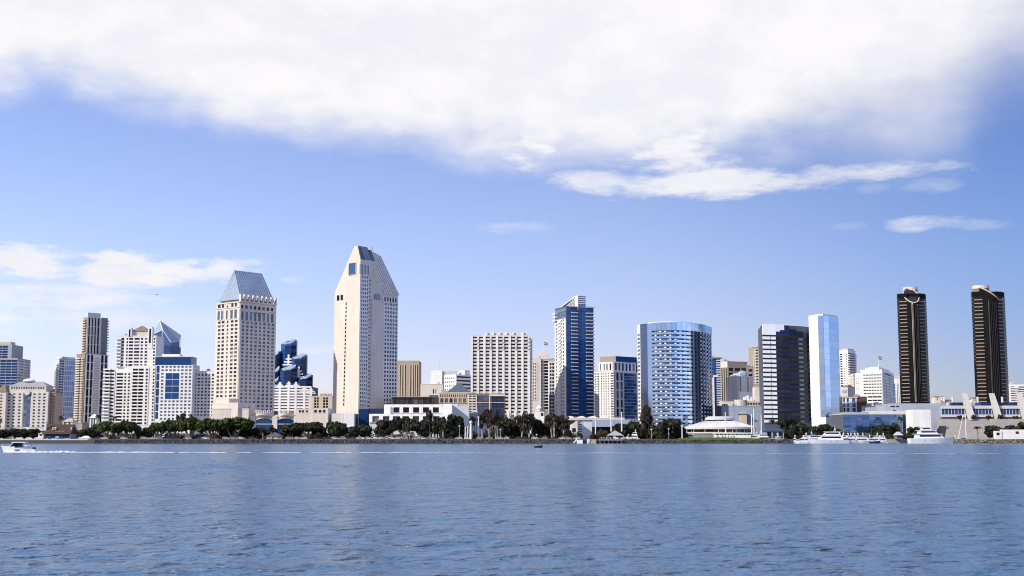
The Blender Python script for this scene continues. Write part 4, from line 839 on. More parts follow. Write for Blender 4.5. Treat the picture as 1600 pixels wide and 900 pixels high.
# blue condo behind the curved hotel
Y = 1230; t = tower('blue_balcony_tower', 'dark blue balconied tower half hidden by the curved mirror glass hotel', 'tower', front(1100, 1126, Y, 24, 600), Z(558.5, Y), 'slate', parapet=.4)
F = t.F[0]; zz = levels(560, 655, 26, Y)
for z0, z1 in zip(zz, zz[1:]): t.pane(F, F.s_at(1109, 600), F.L - .2, z0 + .2, z1 - .15, GL['royal'], .12, .1)
mb = MB(); F.box(mb, F.s_at(1114.6, 620), F.s_at(1116, 620), G0, Z(586, Y), 0, 1.6); F.box(mb, F.s_at(1114.6, 620), F.s_at(1122.6, 620), Z(589, Y), Z(586.6, Y), 0, 1.55); F.box(mb, F.s_at(1113, 620), F.s_at(1114.2, 620), G0, Z(590, Y), 0, 1.2); t.part('white_fin', mb, W['chalk'])
Fr = t.F[0]; mb = slab_mb(4.6, 1.6, .35, .8)
for z in zz[::1][:-1]: t.copies('balcony', mb, W['lightgrey'], F, F.L - 1.6, z)
mb = MB(); F.box(mb, F.s_at(1112, 560), F.L + 2.4, Z(560, Y), Z(558.6, Y), -10, 2); t.part('roof_canopy', mb, W['bluegrey']); t.done()

# brown office block with a cream end
Y = 1420; P = corner(1122, 1137.5, 1168.5, Y, 66, 600); t = tower('brown_office_block', 'grey-brown office block with a cream end wall, behind the small white apartment house', 'office', P, Z(565, Y), 'greybrown', parapet=.4)
F0, F1 = t.F[0], t.F[1]; mb = MB(); F0.box(mb, 0, F0.L, Z(574, Y), Z(565, Y) + .3, 0, .5); t.part('cream_panel', mb, W['cream']); fr = MB(); grid(t, fr, F1, 574, 640, 9, [(1138.6, 1146), (1148, 1157), (1158.6, 1167)], .7, .5, 'brown', py=600); grid(t, fr, F0, 575, 640, 1, [(1128, 1129.6), (1131.6, 1133), (1135, 1136.4)], .98, .4, 'black', py=600, wname='window_strip'); t.part('facade_frame', fr, W['greybrown']); t.done()
Y = 1430; t = tower('brown_annex', 'small brown block squeezed between the brown office block and the tan tower', 'building', front(1166, 1178, Y, 20, 600), Z(573, Y), 'greybrown', parapet=.4); F = t.F[0]; fr = MB(); grid(t, fr, F, 575, 620, 6, [(1170, 1176)], .5, .3, 'brown', py=600); t.part('facade_frame', fr, W['greybrown']); t.done()

# small white apartment house
Y = 1260; P = corner(1136.5, 1154.6, 1176.5, Y, 50, 605); t = tower('white_apartment_house', 'small white apartment house with a rounded blue roof lantern and a plain shaded side', 'apartments', P, Z(588, Y), 'white', parapet=.5)
F0, F1 = t.F[0], t.F[1]; fr = MB(); grid(t, fr, F0, 589, 631, 11, [(1137.8, 1139.6), (1141.4, 1143.2), (1145, 1147), (1149, 1151)], .42, .4, 'brown', py=605); t.part('facade_frame', fr, W['white']); fr = MB(); grid(t, fr, F1, 589, 612, 6, [(1155.4, 1157.6), (1167.4, 1169.4)], .66, .3, 'black', edge=(1154.6, 1176.5), py=605); t.part('side_frame', fr, W['pale'])
P2 = corner(1145.6, 1155.6, 1167, Y + 4, 50, 585); mb = MB(); mb.prism(P2, Z(588, Y), Z(583, Y)); t.part('lantern_wall', mb, W['white']); c_ = centre(P2); mb = MB(); mb.ball((c_[0] + 2.5, c_[1], Z(585, Y)), 5.2, 4, 4.4, 12, 5, 0.0); t.part('lantern_dome', mb, W['roofmetal']); t.done()

# tan tower
Y = 1600; t = tower('tan_tower', 'slim tan tower with a dark slot, rising beside the bright mirror glass hotel', 'tower', front(1176.6, 1204, Y, 26, 590), Z(543, Y), 'tan', parapet=.4); F = t.F[0]; fr = MB(); grid(t, fr, F, 545, 600, 12, [(1178, 1179), (1181, 1184.6), (1188, 1189), (1191, 1192)], .5, .4, 'brown', edge=(1176.6, 1193), py=570); t.part('facade_frame', fr, W['cream'])
mb = MB(); F.box(mb, F.s_at(1185.4, 570), F.s_at(1187, 570), G0, Z(540, Y), 0, 1.0); t.part('dark_slot', mb, W['darkgrey']); roofbox(t, F, 1186, 1196, 543, 539.5, 2, 10, 'tan', 541); t.done()

# low cream hotel wing
Y = 1080; t = tower('low_cream_wing', 'low cream wing with a rounded bay and small brown windows, above the grey block', 'building', front(1130, 1197, Y, 20, 630), Z(627, Y), 'cream', parapet=.4); F = t.F[0]; fr = MB(); grid(t, fr, F, 628, 640, 2, [(1168 + 4.2 * i, 1171 + 4.2 * i) for i in range(6)], .5, .3, 'brown', edge=(1166.8, 1197), py=632); t.part('facade_frame', fr, W['sand'])
mb = MB(); x0, x1 = X(1148, Y, 630), X(1166.6, Y, 630); c_ = ((x0 + x1) / 2, Y + 1.5); r_ = (x1 - x0) / 2; mb.prism([(c_[0] - r_, Y + 3)] + [(c_[0] + r_ * math.cos(math.pi + math.pi * i / 10), Y + 1 + 4 * math.sin(math.pi + math.pi * i / 10)) for i in range(11)] + [(c_[0] + r_, Y + 3)], G0, Z(624.6, Y)); t.part('round_bay', mb, W['cream'])
for a, b, p1 in ((1163, 1167, 620), (1167.4, 1171, 618), (1173.6, 1176, 620)): roofbox(t, F, a, b, 627, p1, 2, 4, 'chalk', 622, 'roof_tank_housing')
roofbox(t, F, 1181, 1197, 627, 604.5, 3, 12, 'cream', 615, 'stair_tower'); t.done()
Y = 965; t = tower('grey_theatre', 'plain windowless grey block behind the round white restaurant', 'building', front(1127.6, 1193, Y, 28, 645), Z(634.4, Y), 'bluegrey', parapet=.3); F = t.F[0]; fr = MB()
for i in range(1, 7): F.box(fr, F.L * i / 7, F.L * i / 7 + .3, G0, Z(635, Y), 0, .15)
t.part('joint_trim', fr, W['bluegrey']); mb = MB(); s0, s1 = F.s_at(1152, 648), F.s_at(1168, 648); F.box(mb, s0 + 1.5, s1 - 1.5, G0, Z(646.6, Y), 0, 5); t.part('entrance_bay', mb, W['sand']); t.part('entrance_roof', hip([F.pt(s0, 6, 0)[:2], F.pt(s1, 6, 0)[:2], F.pt(s1, 0, 0)[:2], F.pt(s0, 0, 0)[:2]], Z(646.6, Y) + .01, Z(642.6, Y), .3), W['roofmetal']); t.done()

# bright mirror hotel
Y = 930
xw = [(X(a, y_, 580), y_) for a, y_ in ((1192.4, 938), (1213, 941), (1234, 946), (1256, 954), (1278, 968))]
xr = [(X(a, y_, 580), y_) for a, y_ in ((1266, 934), (1280.4, 921), (1288.4, 920), (1297, 923), (1309.6, 932), (1312, 946))]
z1 = Z(505.5, Y); zR = Z(496, Y); P = xw + [(xw[-1][0], 990), (xw[0][0] + 6, 985)]
t = tower('bright_mirror_hotel', 'mirror glass hotel with a dark glass bay and a bright silver faceted end', 'hotel', P, z1, 'slate', parapet=0)  # the dark bay stands in for a neighbouring tower's reflection
zz = levels(521.6, 660, 19, Y); rh = zz[1] - zz[0]
FL = [Fc(xw[i], xw[i + 1]) for i in range(4)]
F = FL[0]
for z in zz[:-1]:
    for a, b in ((.01, .57), (.63, .99)):
        t.pane(F, F.L * a, F.L * b, z, z + rh * .62, GL['silver'], .6, .6, 'spandrel'); t.pane(F, F.L * a, F.L * b, z + rh * .64, z + rh * .98, GL['black'], .15, .1)
mb = MB(); F.box(mb, 0, F.L, zz[-1], z1 + .5, 0, .7); t.part('top_band', mb, GL['silver'])
for i, F in enumerate(FL[1:]):  # a neighbouring tower's reflection, put into dark glass colours with a stepped top
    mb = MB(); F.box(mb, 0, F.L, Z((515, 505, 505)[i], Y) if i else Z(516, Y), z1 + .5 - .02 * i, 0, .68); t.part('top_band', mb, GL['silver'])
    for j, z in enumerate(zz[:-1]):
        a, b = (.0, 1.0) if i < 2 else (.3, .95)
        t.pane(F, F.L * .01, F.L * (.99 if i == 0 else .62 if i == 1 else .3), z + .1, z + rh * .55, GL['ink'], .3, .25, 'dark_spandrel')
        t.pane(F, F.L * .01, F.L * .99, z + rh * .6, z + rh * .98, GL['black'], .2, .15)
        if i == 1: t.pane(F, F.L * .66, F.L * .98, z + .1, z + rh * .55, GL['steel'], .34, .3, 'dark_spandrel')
    mb = MB()
    for s, h_ in (((.35, 516), (.6, 510)) if i == 0 else ((.0, 507), (.35, 512), (.55, 515)) if i == 1 else ()):
        pass
    F.box(mb, 0, F.L, zz[-1] - .3, Z(516, Y), 0, .45); t.part('dark_band', mb, GL['ink'])  # dark glass standing in for the reflected tower
mb = MB()
F = FL[1]; F.box(mb, F.L * .30, F.L * .62, Z(517, Y), Z(513.5, Y), .5, .75); F.box(mb, F.L * .62, F.L, Z(517, Y), Z(505.6, Y), .5, .76); F = FL[2]; F.box(mb, 0, F.L * .5, Z(517, Y), Z(511.6, Y), .5, .75); F.box(mb, F.L * .5, F.L, Z(517, Y), Z(514.6, Y), .5, .75); t.part('dark_band', mb, GL['ink'])  # stepped top of the reflected tower, put in as dark glass
P2 = xr + [(xr[-1][0] + 8, 990), (X(1266.5, 985, 580), 985)]
mb = MB(); mb.prism(P2, G0 + 9, zR); t.part('end_wall', mb, GL['silver']); mats_ = ['silver', 'mirror', 'mirror', 'mirror', 'mirror']
for i in range(5):
    F = Fc(xr[i], xr[i + 1])
    for z0_, z1_ in zip(levels(495, 652, 16, Y), levels(495, 652, 16, Y)[1:]): t.pane(F, .04, F.L - .04, z0_ + .03, z1_ - .03, GL['silver' if i == 0 else 'mirror'], .2, .15, 'mirror_panel')
mb = MB(); mb.prism(P2, zR + .004, zR + 1.6); t.part('roof_cap', mb, W['white'])
P3 = [(X(1198, 950, 500), 950), (X(1244, 955, 500), 955), (X(1244, 955, 500), 980), (X(1198, 950, 500), 980)]; mb = MB(); mb.prism(P3, z1, Z(502.6, Y)); P3 = [(X(1273, 950, 500), 945), (X(1297, 950, 500), 940), (X(1297, 955, 500), 980), (X(1274, 980, 500), 980)]; mb.prism(P3, zR + 1.6, Z(491.4, Y)); t.part('plant_room', mb, W['white'])
mb = MB(); F = Fc(xr[0], xr[1]); F.box(mb, F.L * .15, F.L * .85, G0, Z(660, Y), -6, -.4); t.part('mirror_pillar', mb, GL['mirror']); mb = MB(); F = Fc(xr[3], xr[4]); F.box(mb, F.L * .45, F.L * .8, G0, Z(660, Y), -4, -.2); t.part('mirror_pillar', mb, GL['mirror'])
t.done()

# low blue glass building
Y = 878; t = tower('low_blue_glass_hall', 'low wide blue mirror glass hall between the bright mirror hotel and the plain white box', 'hall', front(1318, 1428, Y, 40, 660), Z(647.6, Y), 'slate', parapet=0)
F = t.F[0]
for j, (z0_, z1_) in enumerate(zip(levels(648, 676, 7, Y), levels(648, 676, 7, Y)[1:])):
    for i in range(11): t.pane(F, F.L * i / 11 + .06, F.L * (i + 1) / 11 - .06, z0_ + .05, z1_ - .05, GL['mirrordim'], .2, .18, 'glass_panel')
mb = MB(); F.box(mb, -.3, F.L + .3, Z(647.6, Y) + .004, Z(646.4, Y), -38, .6); t.part('roof', mb, W['lightgrey'])
P = front(1361, 1430, Y + 10, 26, 640); mb = MB(); mb.prism(P, Z(648, Y), Z(641.5, Y)); t.part('roof_terrace', mb, W['lightgrey']); P = front(1322, 1358, Y + 6, 20, 646); mb = MB(); mb.prism(P, Z(648, Y), Z(643.6, Y)); t.part('roof_terrace', mb, W['bluegrey']); t.done()

# right side, middle distance
Y = 1520; P = corner(1310.5, 1325.6, 1337.5, Y, 38, 580); t = tower('white_round_balcony_tower', 'white tower with a curved blue balcony side, far behind the bright mirror hotel', 'tower', P, Z(547.5, Y), 'white', parapet=.6)
F0, F1 = t.F[0], t.F[1]; fr = MB(); grid(t, fr, F0, 552, 612, 16, [(1313.5, 1316.8), (1319, 1320), (1323, 1324)], .6, .4, 'brown', py=580); t.part('facade_frame', fr, W['chalk']); zz = levels(551, 612, 17, Y)
for z0_, z1_ in zip(zz, zz[1:]): t.pane(F1, .3, F1.L - .3, z0_ + .9, z1_ - .1, GL['royal'], .1, .09)
mb = slab_mb(F1.L - .4, 1.7, .4, .9)
for z in zz[:-1]: t.copies('balcony', mb, W['pale'], F1, F1.L / 2, z)
roofbox(t, F1, 1326, 1335, 547.5, 545, 1, 8, 'sand', 546); t.done()
Y = 1300; P = corner(1345, 1378.5, 1396.5, Y, 24, 600)
t = tower('banded_office_block', 'cream office block with thin dark window rows, a stepped roof and a flagpole', 'office', P, Z(577.5, Y), 'white', parapet=.3)
F0, F1 = t.F[0], t.F[1]; fr = MB(); grid(t, fr, F0, 583.6, 617, 7, even(1349, 1378, 7, .84), .34, .4, 'brown', edge=(1348, 1378.5), py=600); grid(t, fr, F0, 617.4, 634, 3, even(1356, 1378, 3, .94), .4, .4, 'black', edge=(1355, 1378.5), py=625); t.part('facade_frame', fr, W['white']); fr = MB(); grid(t, fr, F1, 584, 634, 11, even(1379.4, 1396, 3, .92), .4, .4, 'navy', py=600); t.part('side_frame', fr, W['lightgrey'])
P2 = corner(1357.6, 1373, 1390, Y + 4, 24, 575); mb = MB(); mb.prism(P2, Z(577.5, Y), Z(572.6, Y)); t.part('roof_step', mb, W['white'])
t.part('sign', (lambda m: (F1.box(m, F1.s_at(1382.6, 582), F1.s_at(1391.6, 582), Z(583, Y), Z(581.2, Y), .35, .5), m)[1])(MB()), flat_mat('sign_blue', (.03, .06, .16)))
mb = MB()
for i in range(5): F0.box(mb, F0.s_at(1359 + i * 1.5, 583), F0.s_at(1360.1 + i * 1.5, 583), Z(583.3, Y), Z(582.2, Y), .003, .2)
t.part('sign_lettering', mb, W['sand'])
P3 = corner(1336, 1344.6, 1352, Y + 14, 24, 600); mb = MB(); mb.prism(P3, G0, Z(581.5, Y)); t.part('wing_wall', mb, W['chalk']); F3 = Fc(P3[0], P3[1]); fr = MB(); grid(t, fr, F3, 590, 620, 8, [(1338, 1339), (1341, 1342)], .4, .3, 'brown', py=600); t.part('wing_frame', fr, W['chalk']); t.done()
flag(1372.6, 1310, 572.5, 556, 1, 'flagpole with a dark flag on the cream office block with thin window rows')
Y = 1380; P = corner(1325.5, 1334, 1340, Y, 30, 605); t = tower('small_cream_flats', 'plain cream block with tiny windows below the white tower with curved balconies', 'apartments', P, Z(588, Y), 'cream', parapet=.3); fr = MB(); grid(t, fr, t.F[0], 592, 618, 7, [(1328, 1329), (1331, 1332)], .5, .3, 'brown', py=605); t.part('facade_frame', fr, W['cream']); t.done()
Y = 1150; P = corner(1314, 1324.6, 1336, Y, 26, 610); t = tower('gabled_house', 'small white house with a low brown gable roof, just beside the bright mirror hotel', 'house', P, Z(604, Y), 'pale', parapet=0); t.part('roof', hip(grow(P, .8), Z(604, Y) + .01, Z(599.6, Y), .3), W['tan']); t.pane(t.F[1], 3, 5, Z(612, Y), Z(609, Y), GL['black'], .06, .05); mb = MB(); t.F[0].box(mb, 1, t.F[0].L - 1, Z(613, Y), Z(609, Y), 0, .4); t.part('bay_front', mb, W['bluegrey']); t.done()
Y = 1040; t = tower('brick_corner_building', 'dark brown brick building with white framed blue bays, above the low blue glass hall', 'building', front(1316.5, 1355, Y, 24, 635), Z(620.6, Y), 'rust', parapet=.5); F = t.F[0]; fr = MB(); grid(t, fr, F, 622, 644, 3, [(1317.4, 1320.4), (1323, 1326.4), (1331.4, 1336.6)], .84, .6, 'blue', edge=(1316.5, 1338.4), py=630); t.part('bay_frame', fr, W['white']); mb = MB(); F.box(mb, -.4, F.s_at(1340, 620), Z(621.8, Y), Z(620, Y), 0, 1); t.part('cornice_trim', mb, W['sand'])
t.done()
Y = 1000; t = tower('stucco_annex', 'small stucco annex with a grey lean-to, to the right of the dark brick building', 'building', front(1356, 1382, Y, 18, 640), Z(634.4, Y), 'cream', parapet=.3); P = front(1366, 1381, Y - 5, 6, 640); mb = MB(); mb.prism(P, G0, [Z(636, Y), Z(634, Y), Z(634, Y), Z(636, Y)]); t.part('lean_to', mb, W['grey']); t.pane(t.F[0], t.F[0].L * .15, t.F[0].L * .3, Z(642, Y), Z(638, Y), GL['brown'], .06, .05); t.done()
Y = 1450; t = tower('pale_blue_striped_tower', 'small pale tower with blue vertical stripes beside the foot of a black tower', 'tower', front(1394.5, 1410, Y, 20, 610), Z(591, Y), 'chalk', parapet=.3); F = t.F[0]; fr = MB(); grid(t, fr, F, 599, 630, 3, [(1395, 1399), (1401.4, 1402.6), (1404, 1405)], .95, .4, 'blue', py=610, wname='window_strip'); t.part('facade_frame', fr, W['chalk']); t.done()
Y = 1400; t = tower('white_balcony_block', 'white balconied block behind the convention centre, cut off by the frame edge', 'apartments', front(1577, 1606, Y, 24, 610), Z(601, Y), 'white', parapet=.5); F = t.F[0]; balconies(t, F, 1578, 1590, 603, 628, 7, 1.8, 'white', py=610); fr = MB(); grid(t, fr, F, 603, 628, 7, [(1579, 1585), (1592, 1604)], .5, .4, 'navy', py=610); t.part('facade_frame', fr, W['white']); roofbox(t, F, 1583, 1592, 601, 598.6, 3, 6, 'grey', 600); t.done()

# the two dark towers
def dark_tower(pxl, pxr, pxm, Y, pt, label, turn):
    x1 = X(pxr, Y, 560); d = 22.0; x0 = X(pxl, Y + 2, 560); w = x1 - x0; c = w * .16
    P = [(x0, Y + c + 4), (x0 + c * .4, Y + 4), (x0 + w * .34, Y + 1), (x0 + w * .40, Y + 3), (x0 + w * .66, Y + 3), (x0 + w * .72, Y + 1), (x1 - c * .5, Y + 4), (x1, Y + c + 6), (x1, Y + d - c), (x1 - c, Y + d), (x0 + c, Y + d), (x0, Y + d - c)]
    P = [(p[0] + kx(pxl) * (p[1] - Y - 4), p[1]) for p in P]
    zt = Z(pt + 12, Y)
    t = tower('black_tower', label, 'tower', P, zt, 'bronze', parapet=0)
    zz = levels(pt + 20, 628, 29, Y); rh = zz[1] - zz[0]
    for i in (0, 1, 5, 6, 7):
        F = Fc(P[i], P[i + 1])
        for j, z in enumerate(zz[:-1]):
            t.pane(F, .1, F.L - .1, z + rh * .34, z + rh * .98, GL['brown'], .1, .08)
            if i in (1, 5, 6): t.pane(F, .25, F.L - .25, z, z + rh * .24, W['band'], .9 if i == 1 else .5, .8 if i == 1 else .45, 'balcony_band')
    F = Fc(P[3], P[4]); mb = MB(); cx, cy = (P[3][0] + P[4][0]) / 2 - (0 if turn else w * .03), Y + 4; r_ = w * .25; n = 18
    zs0, zs1 = Z(pt + 27, Y), Z(pt + 3, Y)
    ringb = [(cx + r_ * math.cos(2 * math.pi * i / n), cy + r_ * 1.15 * math.sin(2 * math.pi * i / n)) for i in range(n)]
    dx = turn
    def cut(p): q_ = (-(p[1] - cy) * (1 - abs(dx)) + (p[0] - cx) * dx) / (r_ * 1.1); return zs1 + (zs0 - zs1) * (q_ + 1) / 2
    top = [(p[0], p[1], cut(p)) for p in ringb]
    mb = MB(); mb.add([(p[0], p[1], G0) for p in ringb] + top, [(i, (i + 1) % n, n + (i + 1) % n, n + i) for i in range(n)]); mb.smooth = True; sh = t.part('round_shaft', mb, W['bronze'])
    mb = MB(); mb.add(top + [(p[0], p[1], p[2] - .3) for p in top], [tuple(range(n))]); t.part('oval_skylight', mb, GL['navy'])
    mb = MB()
    for a, b in zip(top, top[1:] + top[:1]): mb.tube(a, b, .55, .55, 5)
    t.part('skylight_rim', mb, W['sand'])
    mb = MB()
    xa = P[3][0] + w * .02; mb.box(xa, xa + 1.0, Y - 3.4, Y + 2, Z(628, Y), Z(pt + 26, Y)); xa = P[4][0] - w * .05; mb.box(xa, xa + .5, Y - 2.6, Y + 2, Z(600, Y), Z(pt + 30, Y)); t.part('edge_rib', mb, W['sand'])
    mb = MB()
    for q_ in (.12, .3, .5, .7, .88): xa = P[3][0] + (P[4][0] - P[3][0]) * q_; mb.box(xa - .12, xa + .12, Y + 4 - r_ * 1.15 - .5, Y + 3.2, G0, Z(pt + 30, Y))
    t.part('shaft_rib', mb, W['charcoal'])
    mb = MB(); cy2 = Y + 4 + r_ * 1.9; cx2 = cx - (w * .22 if dx else w * .02); cx2 += kx(pxl) * (cy2 - Y - 4); R2 = w * .24; mb.prism([(cx2 + R2 * math.cos(2 * math.pi * i / 20), cy2 + R2 * math.sin(2 * math.pi * i / 20)) for i in range(20)], zt - .2, Z(pt + 4, Y)); t.part('crown_drum', mb, W['brown'])
    mb = MB(); mb.prism([(cx2 + (R2 + .3) * math.cos(2 * math.pi * i / 20), cy2 + (R2 + .3) * math.sin(2 * math.pi * i / 20)) for i in range(20)], Z(pt + 5, Y), Z(pt, Y)); t.part('crown_ring', mb, W['cream'])
    t.done(); return t
dark_tower(1406, 1453, 1425, 1090, 446, 'black tower with tan floor bands and a white rimmed oval skylight facing the water', 0.0)
dark_tower(1523, 1577, 1550, 1095, 443, 'black tower with tan floor bands and a white rimmed skylight sloping sideways', 0.85)

# convention centre
Y = 890
t = tower('convention_centre', 'long grey convention centre with blue window bands, leaning concrete fins and pale terraced steps', 'convention centre', front(1468, 1640, Y, 60, 645), Z(634.5, Y), 'hallgrey', parapet=.4)
F = t.F[0]; fr = MB(); segs = ((1471, 1507), (1514, 1549), (1557, 1592), (1599, 1632))
for a, b in segs:
    n = 7; w_ = (b - a) / n
    for i in range(n): t.pane(F, F.s_at(a + w_ * i + .5, 642), F.s_at(a + w_ * (i + 1) - .4, 642), Z(647.4, Y), Z(639, Y), GL['azure'], .15, .1)
    F.box(fr, F.s_at(a - 1, 642), F.s_at(b + 1, 642), Z(638.6, Y), Z(634.4, Y), 0, 1.2); F.box(fr, F.s_at(a - 1, 642), F.s_at(b + 1, 642), Z(651.6, Y), Z(647.8, Y), 0, 1.4)
    for i in range(n + 1): F.box(fr, F.s_at(a + w_ * i - .25, 642), F.s_at(a + w_ * i + .25, 642), Z(647.8, Y), Z(638.6, Y), 0, .6)
t.part('band_frame', fr, W['lightgrey'])
mb = MB(); F.box(mb, 0, F.L, Z(655, Y), Z(651.7, Y), .01, .3); t.part('dark_recess', mb, W['darkgrey'])
for px0, px1 in ((1505, 1516), (1547.5, 1558), (1590.5, 1601)):
    mb = MB(); s0, s1 = F.s_at(px0, 615), F.s_at(px1, 655); w_ = 2.0; zt, zb = Z(614.4, Y - 4), Z(656, Y - 4)
    mb.loft([[F.pt(s1 - w_, 6, zb), F.pt(s1 + w_, 6, zb), F.pt(s1 + w_, 1, zb), F.pt(s1 - w_, 1, zb)], [F.pt(s0 - w_ * .8, 3, zt), F.pt(s0 + w_ * .8, 3, zt), F.pt(s0 + w_ * .8, 1, zt), F.pt(s0 - w_ * .8, 1, zt)]]); t.part('leaning_fin', mb, W['pale'])
for a in (1488.6, 1527.6, 1566, 1607):
    mb = MB(); x = X(a, Y + 30, 625); r_ = X(1.8 + 800, Y, 625); mb.tube((x, Y + 30, Z(640, Y)), (x, Y + 30, Z(620, Y + 30)), r_, r_, 14); t.part('round_pylon', mb, W['pale'])
for a, b in ((1489, 1507), (1535, 1550), (1556, 1578), (1578, 1592)):
    mb = MB(); F.box(mb, F.s_at(a, 630), F.s_at(b, 630), Z(634.4, Y), Z(628.6, Y), -14, -3); t.part('upper_glazing', mb, GL['deep'])
mb = MB(); P = front(1468, 1500, Y + 16, 30, 630); mb.prism(P, Z(635, Y), Z(628.8, Y)); P = front(1514, 1536, Y + 14, 30, 630); mb.prism(P, Z(635, Y), Z(629.4, Y)); t.part('upper_wall', mb, W['hallgrey'])
P = front(1384, 1470, Y + 2, 55, 640); mb = MB(); mb.prism(P, G0, Z(634, Y)); t.part('hall_wall', mb, W['hallgrey']); P = front(1393, 1469, Y + 12, 40, 632); mb = MB(); mb.prism(P, Z(634, Y), Z(629.6, Y)); t.part('hall_step', mb, W['hallgrey'])
Fh = Fc(*front(1384, 1470, Y + 2, 55, 640)[:2])
for a, b, p1, p0 in ((1391.4, 1398.6, 633.6, 636), (1400, 1405, 633.6, 636), (1395, 1399.4, 640, 642.4)): t.pane(Fh, Fh.s_at(a, 637), Fh.s_at(b, 637), Z(p0, Y) , Z(p1 + .6, Y), GL['black'], .08, .06)
# terraced steps and ramp walls
mb = MB(); n = 12; Fs = F
for i in range(n):
    a = Fs.s_at(1457 + i * .9, 670); b = Fs.s_at(1560 - i * 2.0, 670); z0_ = G0 + (Z(655, Y - 4) - G0) * i / n; F.box(mb, a, b, G0 - .3, z0_ + (Z(655, Y - 4) - G0) / n - .002 * i, .4, 40 - 3.2 * i)
t.part('terrace_stair', mb, W['stone'])
mb = MB(); a, b = F.s_at(1540, 655), F.L; F.box(mb, a, b, G0, Z(655, Y - 8), .45, 12); c_ = F.s_at(1520, 670); t.part('retaining_wall', mb, W['stone'])
P = front(1427, 1454.6, 858, 16, 656); mb = MB(); mb.prism(P, G0 - .3, Z(640, 858)); t.part('white_box_wall', mb, W['chalk'], 'plain white windowless box')
t.done()
# houses far behind
for i, (a, b, p1, m_, lab) in enumerate(((1461, 1470, 620.4, 'cream', 'far cream house with a brown roof, just clear of the oval skylight black tower'), (1470, 1476, 619.6, 'chalk', 'far white house with a rust roof, second from the black tower with the oval skylight'), (1477, 1487, 625.6, 'tan', 'far low tan house before the first round concrete pylon'), (1511, 1518, 624, 'chalk', 'far white house with two roof humps, behind the leaning fins'), (1519, 1526, 622.4, 'cream', 'far cream house next to the black tower with the slanted skylight'))):
    Yh = 1700 + 12 * i; P = front(a, b, Yh, 14, 625); t = tower('hill_house', lab, 'house', P, Z(p1, Yh), m_, parapet=0, group='houses far behind the convention centre'); t.part('roof', hip(grow(P, .8), Z(p1, Yh) + .01, Z(p1 - 2, Yh), .25), W['tan' if i % 2 else 'brown']); t.pane(t.F[0], t.F[0].L * .3, t.F[0].L * .5, Z(p1 + 4, Yh), Z(p1 + 2, Yh), GL['brown'], .06, .05); t.done()
# small domed building among the eucalyptus
Y = 900; t = tower('domed_kiosk', 'small white building with a rounded dome, behind the brown eucalyptus trees', 'building', front(836.5, 850.5, Y, 10, 645), Z(643, Y), 'white', parapet=.3); x = X(842.6, Y, 640); mb = MB(); mb.tube((x, Y + 4, Z(643, Y)), (x, Y + 4, Z(637.6, Y)), 1.7, 1.7, 12); t.part('drum', mb, W['cream']); mb = MB(); mb.ball((x, Y + 4, Z(638, Y)), 2.0, 2.0, 2.1, 14, 5, 0.0); t.part('dome', mb, W['chalk']); F = t.F[0]; t.part('roof', hip([F.pt(F.L * .5, .5, 0)[:2], F.pt(F.L + .5, .5, 0)[:2], F.pt(F.L + .5, -9, 0)[:2], F.pt(F.L * .5, -9, 0)[:2]], Z(643, Y) + .2, Z(640, Y), .3), W['slate']); t.pane(F, F.L * .6, F.L * .9, Z(650, Y), Z(645, Y), GL['black'], .06, .05); t.done()
# ---------------------------------------------------------------- ground and water
def Yw(py):                                   # where a pixel row meets the water
    v = (450 - py) / FPX; return -HC * (cp - v * sp) / (sp + v * cp)
def struct(name, mb, mat): o = mb.obj(name, mat, None, kind='structure'); return o
GRASS = wall_mat('lawn_green', (.075, .12, .022), var=.4, scale=.8, streak=0)
EARTH = wall_mat('park_earth', (.13, .11, .08), var=.3, scale=.4, streak=0)
PAVE = wall_mat('quay_paving', (.32, .30, .27), var=.15, scale=.3, streak=0)
xA, xB = X(1236, 752), X(1503, 752)
mb = MB(); mb.prism([(-9000, 842), (xB + 40, 842), (xB + 40, 812), (9000, 812), (30000, 30000), (-30000, 30000)], -3, G0); struct('ground', mb, PAVE)
mb = MB(); mb.prism([(-700, 754), (xA - 6, 754), (xA, 762), (xA - 4, 800), (X(708, 800), 800), (X(706, 777), 777), (X(492, 777), 777), (X(490, 800), 800), (-700, 800)], -3, G0 - .1); struct('park_ground', mb, EARTH)
mb = MB(); mb.prism([(xB + 4, 754), (900, 754), (900, 811.9), (xB + 30, 811.9), (xB - 2, 770)], -3, G0 - .2); struct('point_ground', mb, EARTH)
x0, x1 = X(1060, 756), X(1186, 756)
mb = MB(); n = 24; rows = []
for j, (y_, z_) in enumerate(((752.5, 1.9), (756, 2.9), (764, 3.5), (780, 3.6), (790, 2.4))):
    rows.append([(x0 + (x1 - x0) * i / n, y_ + .5 * math.sin(i * 1.3), z_ * (0.86 + .14 * math.sin(math.pi * i / n)) + .12 * math.sin(i * 2.1 + j)) for i in range(n + 1)])
mb.loft(rows, False, False, closed=False); struct('lawn', mb, GRASS)
